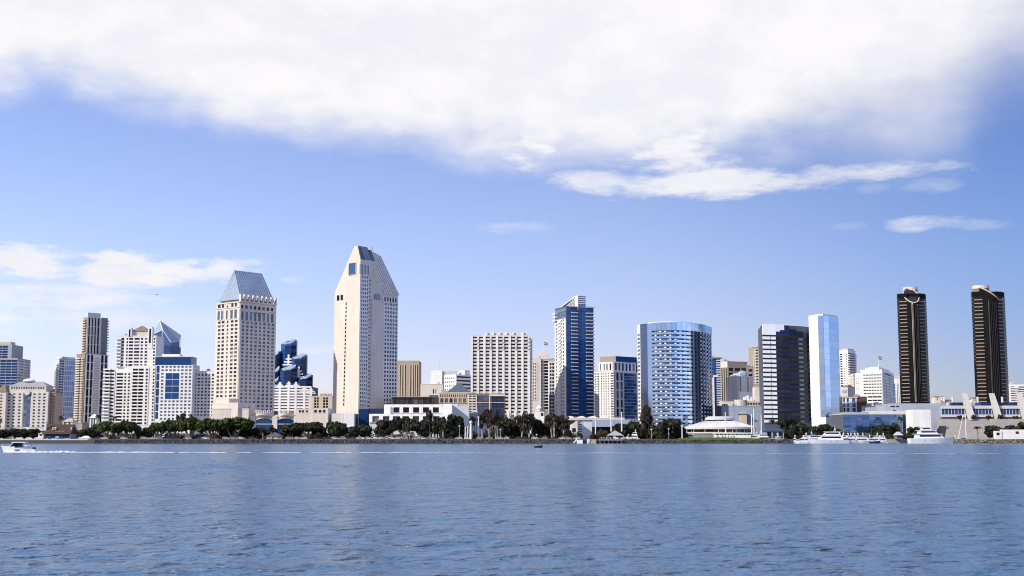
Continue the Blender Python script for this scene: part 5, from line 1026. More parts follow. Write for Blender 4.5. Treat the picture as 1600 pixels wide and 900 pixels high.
# water: real waves near the viewer, finer ripples in the bump
rng = np.random.default_rng(5)
ys = [-400., -150., -40., 0., 8., 14.]
y_ = 18.0
while y_ < 420: ys.append(y_); y_ *= 1.0042
while y_ < 860: ys.append(y_); y_ *= 1.02
ys += [900., 1200., 2500., 6000., 14000., 30000.]; ys = np.array(ys)
NC = 620; t_ = np.linspace(-1, 1, NC); inner = np.clip(ys, 18, 900) * .5
Xg = t_[None, :] * inner[:, None]
ext = np.array([30., 90., 250., 700., 2000., 8000., 30000.])
Xg = np.concatenate([-(inner[:, None] + ext[None, ::-1]), Xg, inner[:, None] + ext[None, :]], 1); Yg = np.repeat(ys[:, None], Xg.shape[1], 1)
Zg = np.zeros_like(Xg)
dy = np.gradient(ys)[:, None]; dx = (2 * inner / NC)[:, None]
mod = np.zeros_like(Xg)
for i in range(9):
    L = rng.uniform(14, 90); a = rng.uniform(0, math.pi); mod += np.sin((Xg * math.cos(a) * .45 + Yg * math.sin(a) * .55) * 2 * math.pi / L + rng.uniform(0, 6.28))
mod = np.clip(.85 + .22 * mod, .25, 1.7)
for i in range(84):
    L = .42 * (16) ** (i / 83) * rng.uniform(.9, 1.1); th = rng.normal(1.35, .55); kx_, ky_ = 2 * math.pi / L * math.cos(th), 2 * math.pi / L * math.sin(th)
    am = .016 * L / (2 * math.pi) * (1.0 if L < 2.2 else .5)
    ok = np.clip((abs(2 * math.pi / ky_) / dy - 2.2) / 2, 0, 1) * np.clip((abs(2 * math.pi / kx_) / dx - 2.2) / 2, 0, 1)
    Zg += am * ok * np.sin(kx_ * Xg + ky_ * Yg + rng.uniform(0, 6.28))
Zg *= mod; Zg[:, :7] = 0; Zg[:, -7:] = 0; Zg[Yg > 700] = 0
nr, ncx = Xg.shape
me = bpy.data.meshes.new('water'); me.vertices.add(nr * ncx); me.vertices.foreach_set('co', np.stack([Xg, Yg, Zg], -1).astype(np.float32).ravel())
ii = np.arange(nr - 1)[:, None] * ncx + np.arange(ncx - 1)[None, :]; q4 = np.stack([ii, ii + 1, ii + ncx + 1, ii + ncx], -1).reshape(-1, 4)
me.loops.add(q4.size); me.polygons.add(len(q4)); me.loops.foreach_set('vertex_index', q4.ravel().astype(np.int32)); me.polygons.foreach_set('loop_start', (np.arange(len(q4)) * 4).astype(np.int32)); me.polygons.foreach_set('use_smooth', np.ones(len(q4), bool)); me.update(); me.validate()
m, nt, b = base_mat('sea_water', .21, 0, .5); b.inputs['IOR'].default_value = 1.333; b.inputs['Base Color'].default_value = (.062, .150, .28, 1)
N, L_ = nt.nodes, nt.links; g = N.new('ShaderNodeNewGeometry')
def nz(sc_, det, st=(1, 1, 1)):
    mp = N.new('ShaderNodeMapping'); mp.inputs['Scale'].default_value = st; L_.new(g.outputs['Position'], mp.inputs['Vector']); n = N.new('ShaderNodeTexNoise'); n.inputs['Scale'].default_value = sc_; n.inputs['Detail'].default_value = det; n.inputs['Roughness'].default_value = .55; L_.new(mp.outputs[0], n.inputs['Vector']); return n.outputs[0]
ha, hb = nz(1.9, 4, (.7, 1, 1)), nz(.32, 3, (.6, 1, 1))
ma = N.new('ShaderNodeMath'); ma.operation = 'MULTIPLY_ADD'; L_.new(hb, ma.inputs[0]); ma.inputs[1].default_value = 2.2; L_.new(ha, ma.inputs[2])
hc = nz(1.15, 3, (.55, 1.0, 1)); mr = N.new('ShaderNodeMapRange'); L_.new(hc, mr.inputs[0]); mr.inputs[1].default_value = .56; mr.inputs[2].default_value = .72; mr.inputs[3].default_value = 0; mr.inputs[4].default_value = 1.5; mr.clamp = True
md = N.new('ShaderNodeMath'); md.operation = 'ADD'; L_.new(ma.outputs[0], md.inputs[0]); L_.new(mr.outputs[0], md.inputs[1]); ma = md
bp = N.new('ShaderNodeBump'); bp.inputs['Strength'].default_value = 1.0; bp.inputs['Distance'].default_value = .55; L_.new(ma.outputs[0], bp.inputs['Height']); L_.new(bp.outputs[0], b.inputs['Normal'])
me.materials.append(m); wo_ = bpy.data.objects.new('water', me); C.objects.link(wo_); wo_['kind'] = 'structure'

# ---------------------------------------------------------------- riprap, seawall, hedge
def rocks(name, xa, xb, Y0, rows, seed, size, mat, zb=-.3, zt=2.5):
    rnd = random.Random(seed); mb = MB(); icov = None
    import bmesh
    bm = bmesh.new(); bmesh.ops.create_icosphere(bm, subdivisions=1, radius=1); base = [v.co.copy() for v in bm.verts]; fs = [tuple(v.index for v in f.verts) for f in bm.faces]; bm.free()
    for r in range(rows):
        f = r / (rows - 1); x = xa
        while x < xb:
            s = size * rnd.uniform(.55, 1.35); sc3 = (s * rnd.uniform(.8, 1.4), s * rnd.uniform(.7, 1.1), s * rnd.uniform(.55, .95)); rot = Matrix.Rotation(rnd.uniform(0, 6.28), 3, 'Z') @ Matrix.Rotation(rnd.uniform(-.6, .6), 3, 'X')
            c_ = Vector((x, Y0 + f * 4.0 + rnd.uniform(-.3, .3), zb + (zt - zb) * f + rnd.uniform(-.2, .2)))
            vs = []
            for v in base:
                w = Vector((v.x * sc3[0], v.y * sc3[1], v.z * sc3[2])) * rnd.uniform(.78, 1.15); vs.append(rot @ w + c_)
            mb.add(vs, fs); x += s * rnd.uniform(1.1, 1.7)
    o = mb.obj(name, mat, kind='stuff'); return o
def rock_mat(name, a, b_):
    m = glass_mat(name, a, b_, 1.0, rough=.9, spec=.2); return m
RK = rock_mat('riprap_stone', (.025, .024, .027), (.13, .12, .12)); RK2 = rock_mat('riprap_tan', (.07, .055, .04), (.34, .28, .22))
rocks('riprap', X(148, 752), xA + 1, 749.6, 6, 3, .52, RK, zt=1.9)
rocks('riprap_point', xB - 3, X(1640, 752), 750.0, 5, 9, .52, RK2, zt=1.9)
mb = MB(); mb.prism([(-700, 750), (X(150, 750), 750), (X(152, 750), 754.2), (-700, 754.2)], -2, 1.9); t = mb.obj('seawall', wall_mat('seawall_dark', (.10, .085, .07)), None, 'low weathered seawall with a pale rail along its top, below the boathouse'); t['category'] = 'seawall'
mb = MB(); mb.box(-700, X(139, 750), 749.7, 750.6, 1.95, 2.65); mb.obj('rail_trim', W['lightgrey'], t)
FOL = {}
def foliage(name, dark, light, pw=1.6):
    m = glass_mat('leaf_' + name, dark, light, pw, rough=.65, spec=.25); FOL[name] = m; return m
foliage('dark', (.010, .014, .007), (.046, .052, .022)); foliage('green', (.012, .020, .005), (.085, .115, .018)); foliage('brown', (.018, .013, .009), (.085, .060, .036)); foliage('olive', (.014, .018, .009), (.062, .064, .028)); foliage('rust', (.035, .025, .015), (.12, .07, .035))
BARK = wall_mat('bark_pale', (.40, .31, .23), var=.3, scale=.7); BARKD = wall_mat('bark_brown', (.13, .095, .07), var=.3, scale=.7); BARKW = wall_mat('bark_white', (.52, .46, .40), var=.25, scale=.7)
def leaf_mesh(name, lobes, n, size, mat, seed, up=.3):
    rg = np.random.default_rng(seed); lob = np.array(lobes); vol = lob[:, 3] * lob[:, 4] * lob[:, 5]; pr = vol ** .67; pr /= pr.sum()
    k_ = rg.choice(len(lob), n, p=pr); d = rg.normal(size=(n, 3)); d /= np.linalg.norm(d, axis=1, keepdims=True)
    rad = rg.uniform(.25, 1.0, (n, 1)) ** .45; cpos = lob[k_, :3] + d * rad * lob[k_, 3:6]
    nrm = d + rg.normal(size=(n, 3)) * .8 + np.array([0, 0, up]); nrm /= np.linalg.norm(nrm, axis=1, keepdims=True)
    a = np.cross(nrm, rg.normal(size=(n, 3))); a /= np.linalg.norm(a, axis=1, keepdims=True); b_ = np.cross(nrm, a)
    s = size * rg.uniform(.5, 1.3, (n, 1)); asp = rg.uniform(.45, .9, (n, 1))
    v = np.stack([cpos - a * s - b_ * s * asp * .6, cpos + a * s * .2 - b_ * s * asp, cpos + a * s + b_ * s * asp * .3, cpos - a * s * .1 + b_ * s * asp], 1).reshape(-1, 3)
    me = bpy.data.meshes.new(name); me.from_pydata(v.tolist(), [], [tuple(range(4 * i, 4 * i + 4)) for i in range(n)]); me.update(); me.materials.append(mat); return me
mb = MB()
lobes = [(x + random.uniform(-.5, .5), 755.2 + random.uniform(-.4, .4), 2.5 + random.uniform(-.1, .2), 1.1, .7, .4) for x in np.arange(X(160, 755), xA - 8, 1.5) if not (X(1060, 755) < x < X(1180, 755))]
hd = bpy.data.objects.new('hedge', leaf_mesh('hedge', lobes, 16000, .2, FOL['dark'], 4)); C.objects.link(hd); hd['label'] = 'long low dark hedge put in along the top of the grey riprap, also to darken under the trees'; hd['category'] = 'hedge'  # hedge also put in to darken the strip under the trees

for nm_, a, b_, Yu, ht, n_, sd in (('undergrowth', 146, 492, 800, 5.2, 15000, 21), ('undergrowth', 490, 706, 846, 5.6, 8000, 25), ('undergrowth', 700, 905, 800, 5.0, 9000, 26), ('undergrowth_belt', 985, 1078, 800, 4.5, 6000, 22), ('quay_undergrowth', 1196, 1425, 848, 5.0, 9000, 23)):  # dark leaf belts added to darken the gaps under the trees
    ru = random.Random(sd); lobes = []; x = X(a, Yu, 680)
    while x < X(b_, Yu, 680):
        hh = ht * ru.uniform(.35, 1.15); lobes += [(x, Yu + ru.uniform(-2.5, 2.5), G0 + hh * .42, ru.uniform(1.4, 2.8), 1.8, hh * .5)]; x += ru.uniform(.8, 2.2)
    ob = bpy.data.objects.new(nm_, leaf_mesh(nm_, lobes, n_, .42, FOL['dark'], sd)); C.objects.link(ob); ob['kind'] = 'stuff'
# ---------------------------------------------------------------- trees
PROTO = {}
def proto(kind, seed):
    key = (kind, seed)
    if key in PROTO: return PROTO[key]
    r = random.Random(seed * 31 + len(kind)); mb = MB(); lobes = []
    if kind == 'umbrella':
        for i in range(17):
            a, q_ = r.uniform(0, 6.28), math.sqrt(r.uniform(0, 1)) * .74; z = .74 - .30 * q_ * q_ + r.uniform(-.08, .08); lobes.append((q_ * math.cos(a), q_ * math.sin(a), z, r.uniform(.24, .40), r.uniform(.24, .40), r.uniform(.14, .24)))
        for i in range(5): lobes.append((r.uniform(-.5, .5), r.uniform(-.5, .5), .6, .3, .3, .14))
        for i in range(6):
            a = 6.28 * i / 6 + r.uniform(-.4, .4); q_ = r.uniform(.3, .6); p1 = (q_ * .45 * math.cos(a), q_ * .45 * math.sin(a), r.uniform(.22, .32)); p2 = (q_ * math.cos(a), q_ * math.sin(a), .68); mb.path([(.06 * math.cos(a), .06 * math.sin(a), 0), p1, p2], [.05, .036, .015], 5); p3 = (p2[0] + r.uniform(-.25, .25), p2[1], .66); mb.path([p1, p3], [.026, .01], 5)
        args = (3000, .10)
    elif kind == 'round':
        for i in range(18):
            a, q_, z = r.uniform(0, 6.28), math.sqrt(r.uniform(0, 1)) * .6, r.uniform(.3, .84); k_ = 1 - abs(z - .5) * .7; lobes.append((q_ * k_ * math.cos(a), q_ * k_ * math.sin(a), z, r.uniform(.26, .42), r.uniform(.26, .42), r.uniform(.12, .2)))
        for i in range(3):
            a = 2.1 * i + r.uniform(-.3, .3); mb.path([(0, 0, 0), (.15 * math.cos(a), .15 * math.sin(a), .3), (.4 * math.cos(a), .4 * math.sin(a), .62)], [.06, .045, .015], 5)
        args = (2800, .10)
    elif kind == 'gum':
        for i in range(5):
            a = r.uniform(0, 6.28); lean = r.uniform(.12, .5); top = r.uniform(.72, .95); p0 = (r.uniform(-.16, .16), r.uniform(-.1, .1), 0); p1 = (p0[0] + lean * .35 * math.cos(a), lean * .35 * math.sin(a), top * .45); p2 = (p0[0] + lean * math.cos(a), lean * math.sin(a), top); mb.path([p0, p1, p2], [.026, .02, .008], 5)
            p3 = (p1[0] + r.uniform(-.4, .4), p1[1] + r.uniform(-.2, .2), r.uniform(.62, .8)); mb.path([p1, p3], [.013, .006], 5)
            for p in (p2, p3):
                for j in range(3): lobes.append((p[0] + r.uniform(-.3, .3), p[1] + r.uniform(-.3, .3), p[2] + r.uniform(-.28, .08), r.uniform(.10, .24), r.uniform(.10, .24), r.uniform(.05, .11)))
        args = (950, .065)
    elif kind == 'cone':
        for i in range(20):
            z = r.uniform(.22, .93); q_ = (1.02 - z) * r.uniform(.3, 1.0) * .85; a = r.uniform(0, 6.28); lobes.append((q_ * math.cos(a), q_ * math.sin(a), z, r.uniform(.16, .3), r.uniform(.16, .3), r.uniform(.07, .13)))
        mb.path([(0, 0, 0), (.03, 0, .5), (0, 0, .95)], [.06, .04, .01], 6); args = (2800, .075)
    elif kind == 'shrub':
        for i in range(12):
            a, q_ = r.uniform(0, 6.28), math.sqrt(r.uniform(0, 1)) * .72; lobes.append((q_ * math.cos(a), q_ * math.sin(a), r.uniform(.2, .72) * (1 - .3 * q_), .34, .34, .24))
        mb.path([(0, 0, 0), (.05, 0, .4)], [.05, .02], 5); args = (1300, .09)
    if kind == 'palm':
        mb.path([(0, 0, 0), (.04, 0, .45), (0, 0, .86)], [.075, .06, .055], 7); fm = MB()
        for i in range(26):
            a = 6.28 * i / 26 + r.uniform(-.1, .1); el_ = r.uniform(-.5, 1.2); L = r.uniform(.8, 1.0); prev = None; pts = []
            for k_ in range(6):
                u_ = k_ / 5; rr = L * u_ * math.cos(el_ * (1 - .3 * u_)); z = .86 + .17 * (L * u_ * math.sin(el_) - .75 * u_ * u_); w = .12 * math.sin(math.pi * (.12 + .86 * u_)); sx, sy = -math.sin(a) * w, math.cos(a) * w; pts.append([(rr * math.cos(a) - sx, rr * math.sin(a) - sy, z - .012), (rr * math.cos(a), rr * math.sin(a), z), (rr * math.cos(a) + sx, rr * math.sin(a) + sy, z - .012)])
            fm.loft(pts, False, False, closed=False)
        crown = fm.mesh('crown')
    else:
        crown = None
    bark = {'umbrella': BARK, 'round': BARKD, 'gum': BARKW, 'cone': BARKD, 'shrub': BARKD, 'palm': BARKD}[kind]
    tm = mb.mesh('trunk'); tm.materials.append(bark)
    PROTO[key] = (tm, crown, lobes, None if kind == 'palm' else args, {}); return PROTO[key]
def tree(kind, px, hw, top, label, leaf='dark', Y=775, seed=None, base=G0 - .15, group='trees along the waterfront', name=None):
    seed = seed if seed is not None else int(px) % 4
    if 490 < px < 708: Y = min(Y, 771 - (px % 5))
    tm, crown, lobes, args, cache = proto(kind, seed); nm = name or {'umbrella': 'spreading_tree', 'round': 'round_tree', 'gum': 'eucalyptus_tree', 'cone': 'tall_tree', 'shrub': 'shrub', 'palm': 'palm_tree'}[kind]
    if leaf not in cache:
        if kind == 'palm': c_ = crown.copy(); c_.materials.append(FOL[leaf])
        else: c_ = leaf_mesh('crown', lobes, args[0], args[1], FOL[leaf], seed + 7)
        cache[leaf] = c_
    o = bpy.data.objects.new(nm, None); C.objects.link(o); o.location = (X(px, Y, 680), Y, base); w = hw * (1.12 if kind in ('round', 'umbrella') else 1.25 if kind == 'gum' else 1.0) / FPX * Y; h = Z(top, Y) - base
    o['label'] = label; o['category'] = 'shrub' if kind == 'shrub' else 'tree'; o['group'] = group
    for n_, me_ in (('trunk', tm), ('crown', cache[leaf])):
        p = bpy.data.objects.new(n_, me_); C.objects.link(p); p.parent = o; p.scale = (w, w * .9, h); p.rotation_euler = (0, 0, (px * 1.7) % 6.28)
    return o
T = tree
for px, hw, top, lf, lab in ((6, 15, 671, 'dark', 'dark round tree at the frame edge beside the motorboat\'s bow'), (23, 14, 668, 'olive', 'olive round tree below the hotel\'s brown hip roofed wing'), (38, 13, 670, 'dark', 'dark round tree below the blue glass strip of the cream hotel'), (52, 12, 669, 'olive', 'olive tree between the cream hotel and the boathouse'), (63, 8, 672, 'brown', 'thin brownish tree touching the boathouse chimney')):
    T('round', px, hw, top, lab, lf, Y=792)
for px, hw, top, lf, lab in ((118, 8, 672, 'brown', 'brownish bushy tree beside the boathouse\'s far gable'), (131, 12, 670, 'dark', 'dark round tree behind the small white tent'), (146, 12, 668, 'dark', 'dark round tree between the small white tent and the first green topped tree')):
    T('round', px, hw, top, lab, lf, Y=790)
T('palm', 94, 6, 645, 'palm tree with a dry brown head, above the boathouse roof', 'brown', Y=905, name=None); T('palm', 152, 5.5, 643, 'palm tree with a dry brown head, at the foot of the tall brown tower', 'brown', Y=905); T('palm', 177.5, 6, 646, 'palm tree with a dry brown head, at the foot of the white condo tower', 'brown', Y=905); T('palm', 0, 4, 650, 'palm tree cut by the frame edge, before the cream hotel', 'brown', Y=905)
U = 'umbrella'
T(U, 168, 21, 657.5, 'first spreading green topped tree from the boathouse, with pale forked trunks', 'green'); T(U, 198, 20, 656.5, 'spreading green topped tree just before the blue tent', 'green', Y=782, seed=1)
T('shrub', 214, 8, 668, 'small green bush behind the blue tent', 'green', Y=800); T('round', 228, 10, 667, 'dark round tree just past the blue tent', 'dark', Y=795)
T(U, 248, 21, 658, 'spreading green tree with one bright sloping edge, first past the blue tent', 'green', seed=2); T(U, 270, 20, 655, 'spreading green tree below the hotel with the blue panel, second past the blue tent', 'green', Y=783, seed=0); T(U, 296, 25, 652.5, 'broad green topped tree below the white gridded annex', 'green', Y=778, seed=3); T('gum', 284, 12, 645, 'thin grey-brown tree top rising over the green trees before the blue panelled hotel', 'brown', Y=815); T('gum', 300, 10, 647, 'thin grey-brown tree top rising over the green trees before the gridded annex', 'brown', Y=818)
T(U, 331, 27, 653, 'broad tree with many pale stems in front of the podium\'s plain corner', 'green', Y=776, seed=1); T(U, 365, 30, 650.5, 'broad green topped tree in front of the podium\'s first arch', 'green', Y=779, seed=2); T('round', 352, 22, 662, 'dark round tree tucked under the broad tree before the first arch', 'dark', Y=790); T('round', 385, 14, 660, 'dark tree between the first and second podium arch', 'dark', Y=786)
T('round', 404, 13, 667, 'low dark tree in front of the second podium arch', 'dark', Y=788); T('round', 424, 14, 669, 'low dark tree behind the dark roofed hut', 'dark', Y=796, seed=2)
T('gum', 411, 7, 668, 'thin leaning pale tree between the hut and the dark trees of the first arch', 'brown', Y=762); T('gum', 424, 6, 664, 'thin pale tree standing right before the dark roofed hut', 'brown', Y=762)
T('round', 456, 20, 662, 'broad dark tree just past the dark roofed hut, below the third arch', 'dark', Y=778, seed=0); T(U, 482, 29, 658.5, 'broadest dark dome tree, below the podium\'s plain end wall', 'dark', Y=774, seed=3); T('round', 500, 16, 666, 'dark round tree at the far edge of the podium', 'dark', Y=783, seed=1)
T('round', 526, 20, 659, 'dark round tree below the foot of the wedge roofed tower', 'dark', Y=777, seed=2); T('round', 552, 14, 665, 'dark tree in front of the plain white wall of the wedge roofed tower', 'dark', Y=780, seed=3); T('round', 571, 15, 663, 'olive round tree before the deep blue panel', 'olive', Y=776, seed=0); T('gum', 590, 10, 667, 'brownish open tree before the white hall\'s first opening', 'brown', Y=770)
T('round', 600, 17, 656, 'dark tree with bits of white wall showing above, before the white hall', 'dark', Y=792, seed=1); T(U, 632, 25, 651.5, 'wide dark dome tree in front of the middle of the white hall', 'dark', Y=778, seed=0); T('gum', 635, 9, 664, 'pale crooked bare stemmed tree in front of the wide dome tree of the white hall', 'brown', Y=758); T('round', 662, 16, 657, 'dark tree between the wide dome tree and the pale forked eucalyptus', 'dark', Y=782, seed=2)
T('gum', 671, 9, 642, 'tall pale eucalyptus reaching the white hall\'s upper openings', 'brown', Y=766, seed=1); T('round', 688, 17, 650, 'dark tree with a pale forked trunk before it, at the end of the white hall', 'olive', Y=786, seed=3); T('gum', 692, 12, 652, 'pale forked eucalyptus before the end wall of the white hall', 'olive', Y=764, seed=2); T('round', 714, 20, 648.5, 'big dark tree below the grey end of the white hall', 'dark', Y=780, seed=1); T('round', 705, 15, 664, 'low dark tree under the big dark one by the white lamp', 'dark', Y=768, seed=0)
for px, hw, top, sd, lab in ((737, 8, 650, 0, 'thin eucalyptus beside the thick white post'), (753, 10, 646, 1, 'eucalyptus with two pale trunks before the grey fluted hall'), (765, 13, 640, 2, 'tall brown crowned eucalyptus below the brick and glass apartments'), (776, 11, 644, 3, 'eucalyptus with leaning pale trunks, right before the blue bays')):
    T('gum', px, hw, top, lab, 'brown', Y=764, seed=sd)
T('round', 792, 19, 653, 'broad dark tree in front of the piered hotel slab', 'dark', Y=780, seed=2); T('gum', 815, 16, 645, 'brown eucalyptus before the piered hotel\'s flared feet', 'brown', Y=770, seed=0); T('gum', 826, 13, 647, 'brown eucalyptus beside the domed kiosk, on its hotel side', 'brown', Y=775, seed=2); T('round', 815, 14, 664, 'low olive tree under the brown eucalyptus of the piered hotel', 'olive', Y=783, seed=3); T('round', 843, 15, 655, 'dark tree directly below the domed kiosk', 'dark', Y=782, seed=1)
T('gum', 864, 18, 646, 'wide brown eucalyptus below the white grid block', 'brown', Y=772, seed=3); T('gum', 880, 14, 650, 'brown eucalyptus by the exhibit hall\'s cream end wall', 'brown', Y=770, seed=1); T('round', 862, 17, 662, 'dark tree beneath the wide brown eucalyptus', 'olive', Y=786, seed=0); T('shrub', 887, 9, 668, 'small dark bush before the exhibit hall\'s cream end wall', 'dark', Y=765)
T('shrub', 938, 13, 669, 'reddish bush beside the gazebo and its timber deck', 'rust', Y=765); T('shrub', 926, 6, 676, 'small reddish bush next to the stone steps', 'rust', Y=763); T('round', 968, 18, 662, 'dark tree right behind the gazebo roof', 'dark', Y=790, seed=2); T('round', 992, 15, 657, 'dark tree behind the moored yacht by the gazebo', 'dark', Y=792, seed=0)
T('cone', 1011, 22, 631, 'tallest tree of the shore, brown-green and pointed, before the curved mirror hotel', 'brown', Y=784, seed=1); T('round', 1050, 27, 651.5, 'big dark dome tree in front of the curved mirror hotel', 'dark', Y=788, seed=3); T('round', 1026, 14, 664, 'dark tree between the tallest tree and the big dome tree', 'olive', Y=778, seed=1); T('shrub', 1030, 6, 678, 'small green bush by the white boats below the tallest tree', 'green', Y=762)
for px, hw, top, lab in ((1207, 8, 652, 'palm tree beside the blue roofed boathouse, nearest to the restaurant'), (1216, 7, 654, 'palm tree behind the blue roofed boathouse')): T('palm', px, hw, top, lab, 'dark', Y=855)
T('round', 1230, 15, 650, 'dark tree at the foot of the mirror hotel\'s dark bay', 'dark', Y=860, seed=0); T('round', 1250, 15, 660, 'dark tree before the mirror hotel\'s dark bay, next to the silver end', 'olive', Y=862, seed=2); T('round', 1288, 18, 661, 'dark tree at the foot of the silver faceted end', 'dark', Y=862, seed=3); T('round', 1270, 12, 666, 'low tree beside the mirror pillar of the silver end', 'olive', Y=858, seed=1); T('round', 1312, 9, 670, 'small dark tree at the corner of the low blue glass hall', 'dark', Y=858, seed=1)  # the hotel's dark bay is a tower's reflection put into the glass colour
T('round', 1381, 22, 664, 'big dark mound of a tree in front of the low blue glass hall', 'dark', Y=856, seed=2); T('round', 1400, 9, 661, 'small dark tree next to the tall palm', 'dark', Y=860, seed=1); T('palm', 1407.4, 7, 647, 'tall palm tree before the low blue glass hall', 'dark', Y=852, seed=2); T('round', 1429, 13, 666, 'dark tree between the palm and the largest yacht', 'dark', Y=848, seed=0)
T('shrub', 1396, 10, 676, 'bright green clipped shrub below the tall palm', 'green', Y=846); T('shrub', 1418, 9, 677, 'green-brown shrub behind the largest yacht\'s stern', 'olive', Y=846); T('palm', 1528, 10, 664, 'bushy low palm before the convention centre\'s terraced steps', 'brown', Y=780); T('round', 1553, 16, 665, 'dark tree behind the white trailer\'s near end', 'dark', Y=785, seed=2); T('round', 1582, 20, 663, 'dark tree above the white trailer', 'dark', Y=800, seed=3); T('round', 1604, 16, 660, 'dark tree cut by the frame edge behind the trailer', 'dark', Y=805, seed=1)
for px, top, lab in ((1500, 647, 'small terrace shrub before the convention centre\'s first window band'), (1522, 647, 'dark terrace shrub just past the first leaning fin'), (1546, 648, 'small terrace shrub before the second leaning fin'), (1564, 645, 'larger terrace shrub just past the second leaning fin'), (1588, 648, 'small terrace shrub before the third leaning fin')):
    T('shrub', px, 5, top, lab, 'brown', Y=884, base=Z(655, 884), group='shrubs on the convention centre terrace')
# ---------------------------------------------------------------- small buildings on the shore
Y = 770
t = Th('boathouse', 'white boathouse with a big brown shingle roof, dormer and chimney, on the seawall', 'boathouse', (X(90, Y, 680), Y, G0)); x0, x1 = X(68, Y, 680), X(110, Y, 680)
mb = MB(); mb.box(x0, x1, Y, Y + 11, 1.8, Z(677, Y)); t.part('wall', mb, W['bluegrey'])
zr, ze = Z(663, Y + 5), Z(677.6, Y); mb = MB(); mb.add([(x0 - .5, Y - 1.2, ze), (x1 + .5, Y - 1.2, ze), (x1 + .5, Y + 5.5, zr), (x0 - .5, Y + 5.5, zr), (x0 - .5, Y + 12, ze), (x1 + .5, Y + 12, ze), (x0 - .5, Y - 1.2, ze - .3), (x1 + .5, Y - 1.2, ze - .3)], [(0, 1, 2, 3), (3, 2, 5, 4), (0, 3, 4), (1, 5, 2), (6, 7, 1, 0)]); rf = t.part('roof', mb, W['shingle'])
mb = MB(); xd = X(84, Y, 670); mb.box(xd - .9, xd + .9, Y + .4, Y + 3, Z(671.4, Y), Z(667.4, Y)); dm = mb.obj('dormer', W['white'], rf); mb = MB(); mb.box(xd - .5, xd + .5, Y + .3, Y + .396, Z(671, Y), Z(668, Y)); mb.obj('dormer_window', GL['navy'], rf)
mb = MB()
for i in range(9): 
    if i != 6: mb.box(X(86, Y, 675) + i * .62, X(86, Y, 675) + i * .62 + .3, Y - .2, Y - .12, Z(675.6, Y) + .3, Z(675.6, Y) + .9 + .25 * (i % 3 == 0))
mb.obj('roof_lettering', W['band'], rf)
mb = MB(); mb.tube((x0 + .6, Y + 1.5, ze), (x0 + .6, Y + 1.5, Z(660, Y)), .75, .6, 8); mb.tube((x0 + .6, Y + 1.5, Z(660, Y)), (x0 + .6, Y + 1.5, Z(659.4, Y)), .85, .85, 8); t.part('chimney', mb, W['white'])
mb = MB(); mb.tube((x1 - .3, Y + 2, ze), (x1 - .3, Y + 2, Z(667, Y)), .35, .35, 8); t.part('vent_pipe', mb, W['white'])
mb = MB(); mb.box(x0 + 1.2, x1 - .6, Y - .2, Y - .02, Z(684, Y), Z(678, Y)); t.part('dark_porch', mb, GL['black'])
F = Fc((x0, Y), (x1, Y))
for a, b, m_ in ((74.5, 79.5, 'royal'), (87, 92.5, 'pale'), (95, 98, 'royal')): t.pane(F, F.s_at(a, 680), F.s_at(b, 680), Z(685, Y), Z(681.6, Y), GL[m_], .35, .1)
Pn = front(59.5, 67.8, Y - 1, 7, 682); mb = MB(); mb.prism(Pn, 1.8, Z(678, Y)); t.part('annex_wall', mb, W['white']); t.part('annex_roof', hip(grow(Pn, .5), Z(678, Y) + .01, Z(675.6, Y), .2), W['sand']); Fn = Fc(Pn[0], Pn[1]); t.pane(Fn, Fn.L * .3, Fn.L * .75, Z(681, Y), Z(679, Y), GL['brown'], .06, .05); t.done()
def hut(name, label, cat, pa, pb, Y, pw, pr, wall, roof, depth=7, f=.45, posts=False, base=G0 - .1, wpane=None):
    P = front(pa, pb, Y, depth, 682); t = Th(name, label, cat, (*centre(P)[:2], base)); zw = Z(pw, Y)
    if posts:
        for (x, y) in [P[0], P[1], P[2], P[3], ((P[0][0] + P[1][0]) / 2, P[0][1])]: mb = MB(); mb.tube((x, y, base), (x, y, zw), .14, .14, 6); t.part('post', mb, W[wall])
    else: mb = MB(); mb.prism(grow(P, -.6), base, zw); t.part('wall', mb, W[wall])
    t.part('roof', hip(grow(P, .5), zw + .005, Z(pr, Y), f), roof if not isinstance(roof, str) else W[roof])
    if wpane:
        F = Fc(P[0], P[1])
        for a, b in wpane: t.pane(F, F.L * a, F.L * b, base + .9, zw - .3, GL['black'], -.25, .06)
    return t.done()
hut('park_hut', 'small cream hut with a dark hip roof among the dark trees', 'hut', 415, 441, 772, 682, 675.5, 'cream', 'slate', wpane=((.35, .5), (.75, .9)))
hut('picnic_tent', 'small open white tent on posts, between the boathouse and the first green topped tree', 'tent', 125, 140, 766, 685, 681, 'white', 'chalk', 5, .3, True)
hut('blue_tent', 'dark blue open tent in the gap between the green topped trees', 'tent', 212, 229, 792, 675, 672, 'slate', flat_mat('tent_blue', (.02, .07, .22)), 8, .2, True)
hut('gazebo', 'open gazebo with a grey pyramid roof on the timber deck over the rocks', 'gazebo', 950, 974, 757, 680.5, 672.6, 'pale', 'grey', 9, .48, True, base=2.3)
hut('clubhouse', 'cream clubhouse glimpsed between the pale forked eucalyptus and the white lamp', 'house', 669, 687, 812, 676, 672, 'cream', 'sand', 9, .3, wpane=((.2, .3), (.5, .6), (.75, .85)))
hut('stucco_cottage', 'pale stucco cottage behind the boathouse roof, below the pale glass tower', 'house', 96, 113, 930, 659, 653.5, 'cream', 'sand', 12, .35, wpane=((.2, .3), (.6, .7)))
hut('portal_house', 'white porch with an arched top at the foot of the tall brown tower', 'house', 138, 150, 940, 653, 646.5, 'white', 'chalk', 8, .45, wpane=((.3, .42), (.6, .72)))
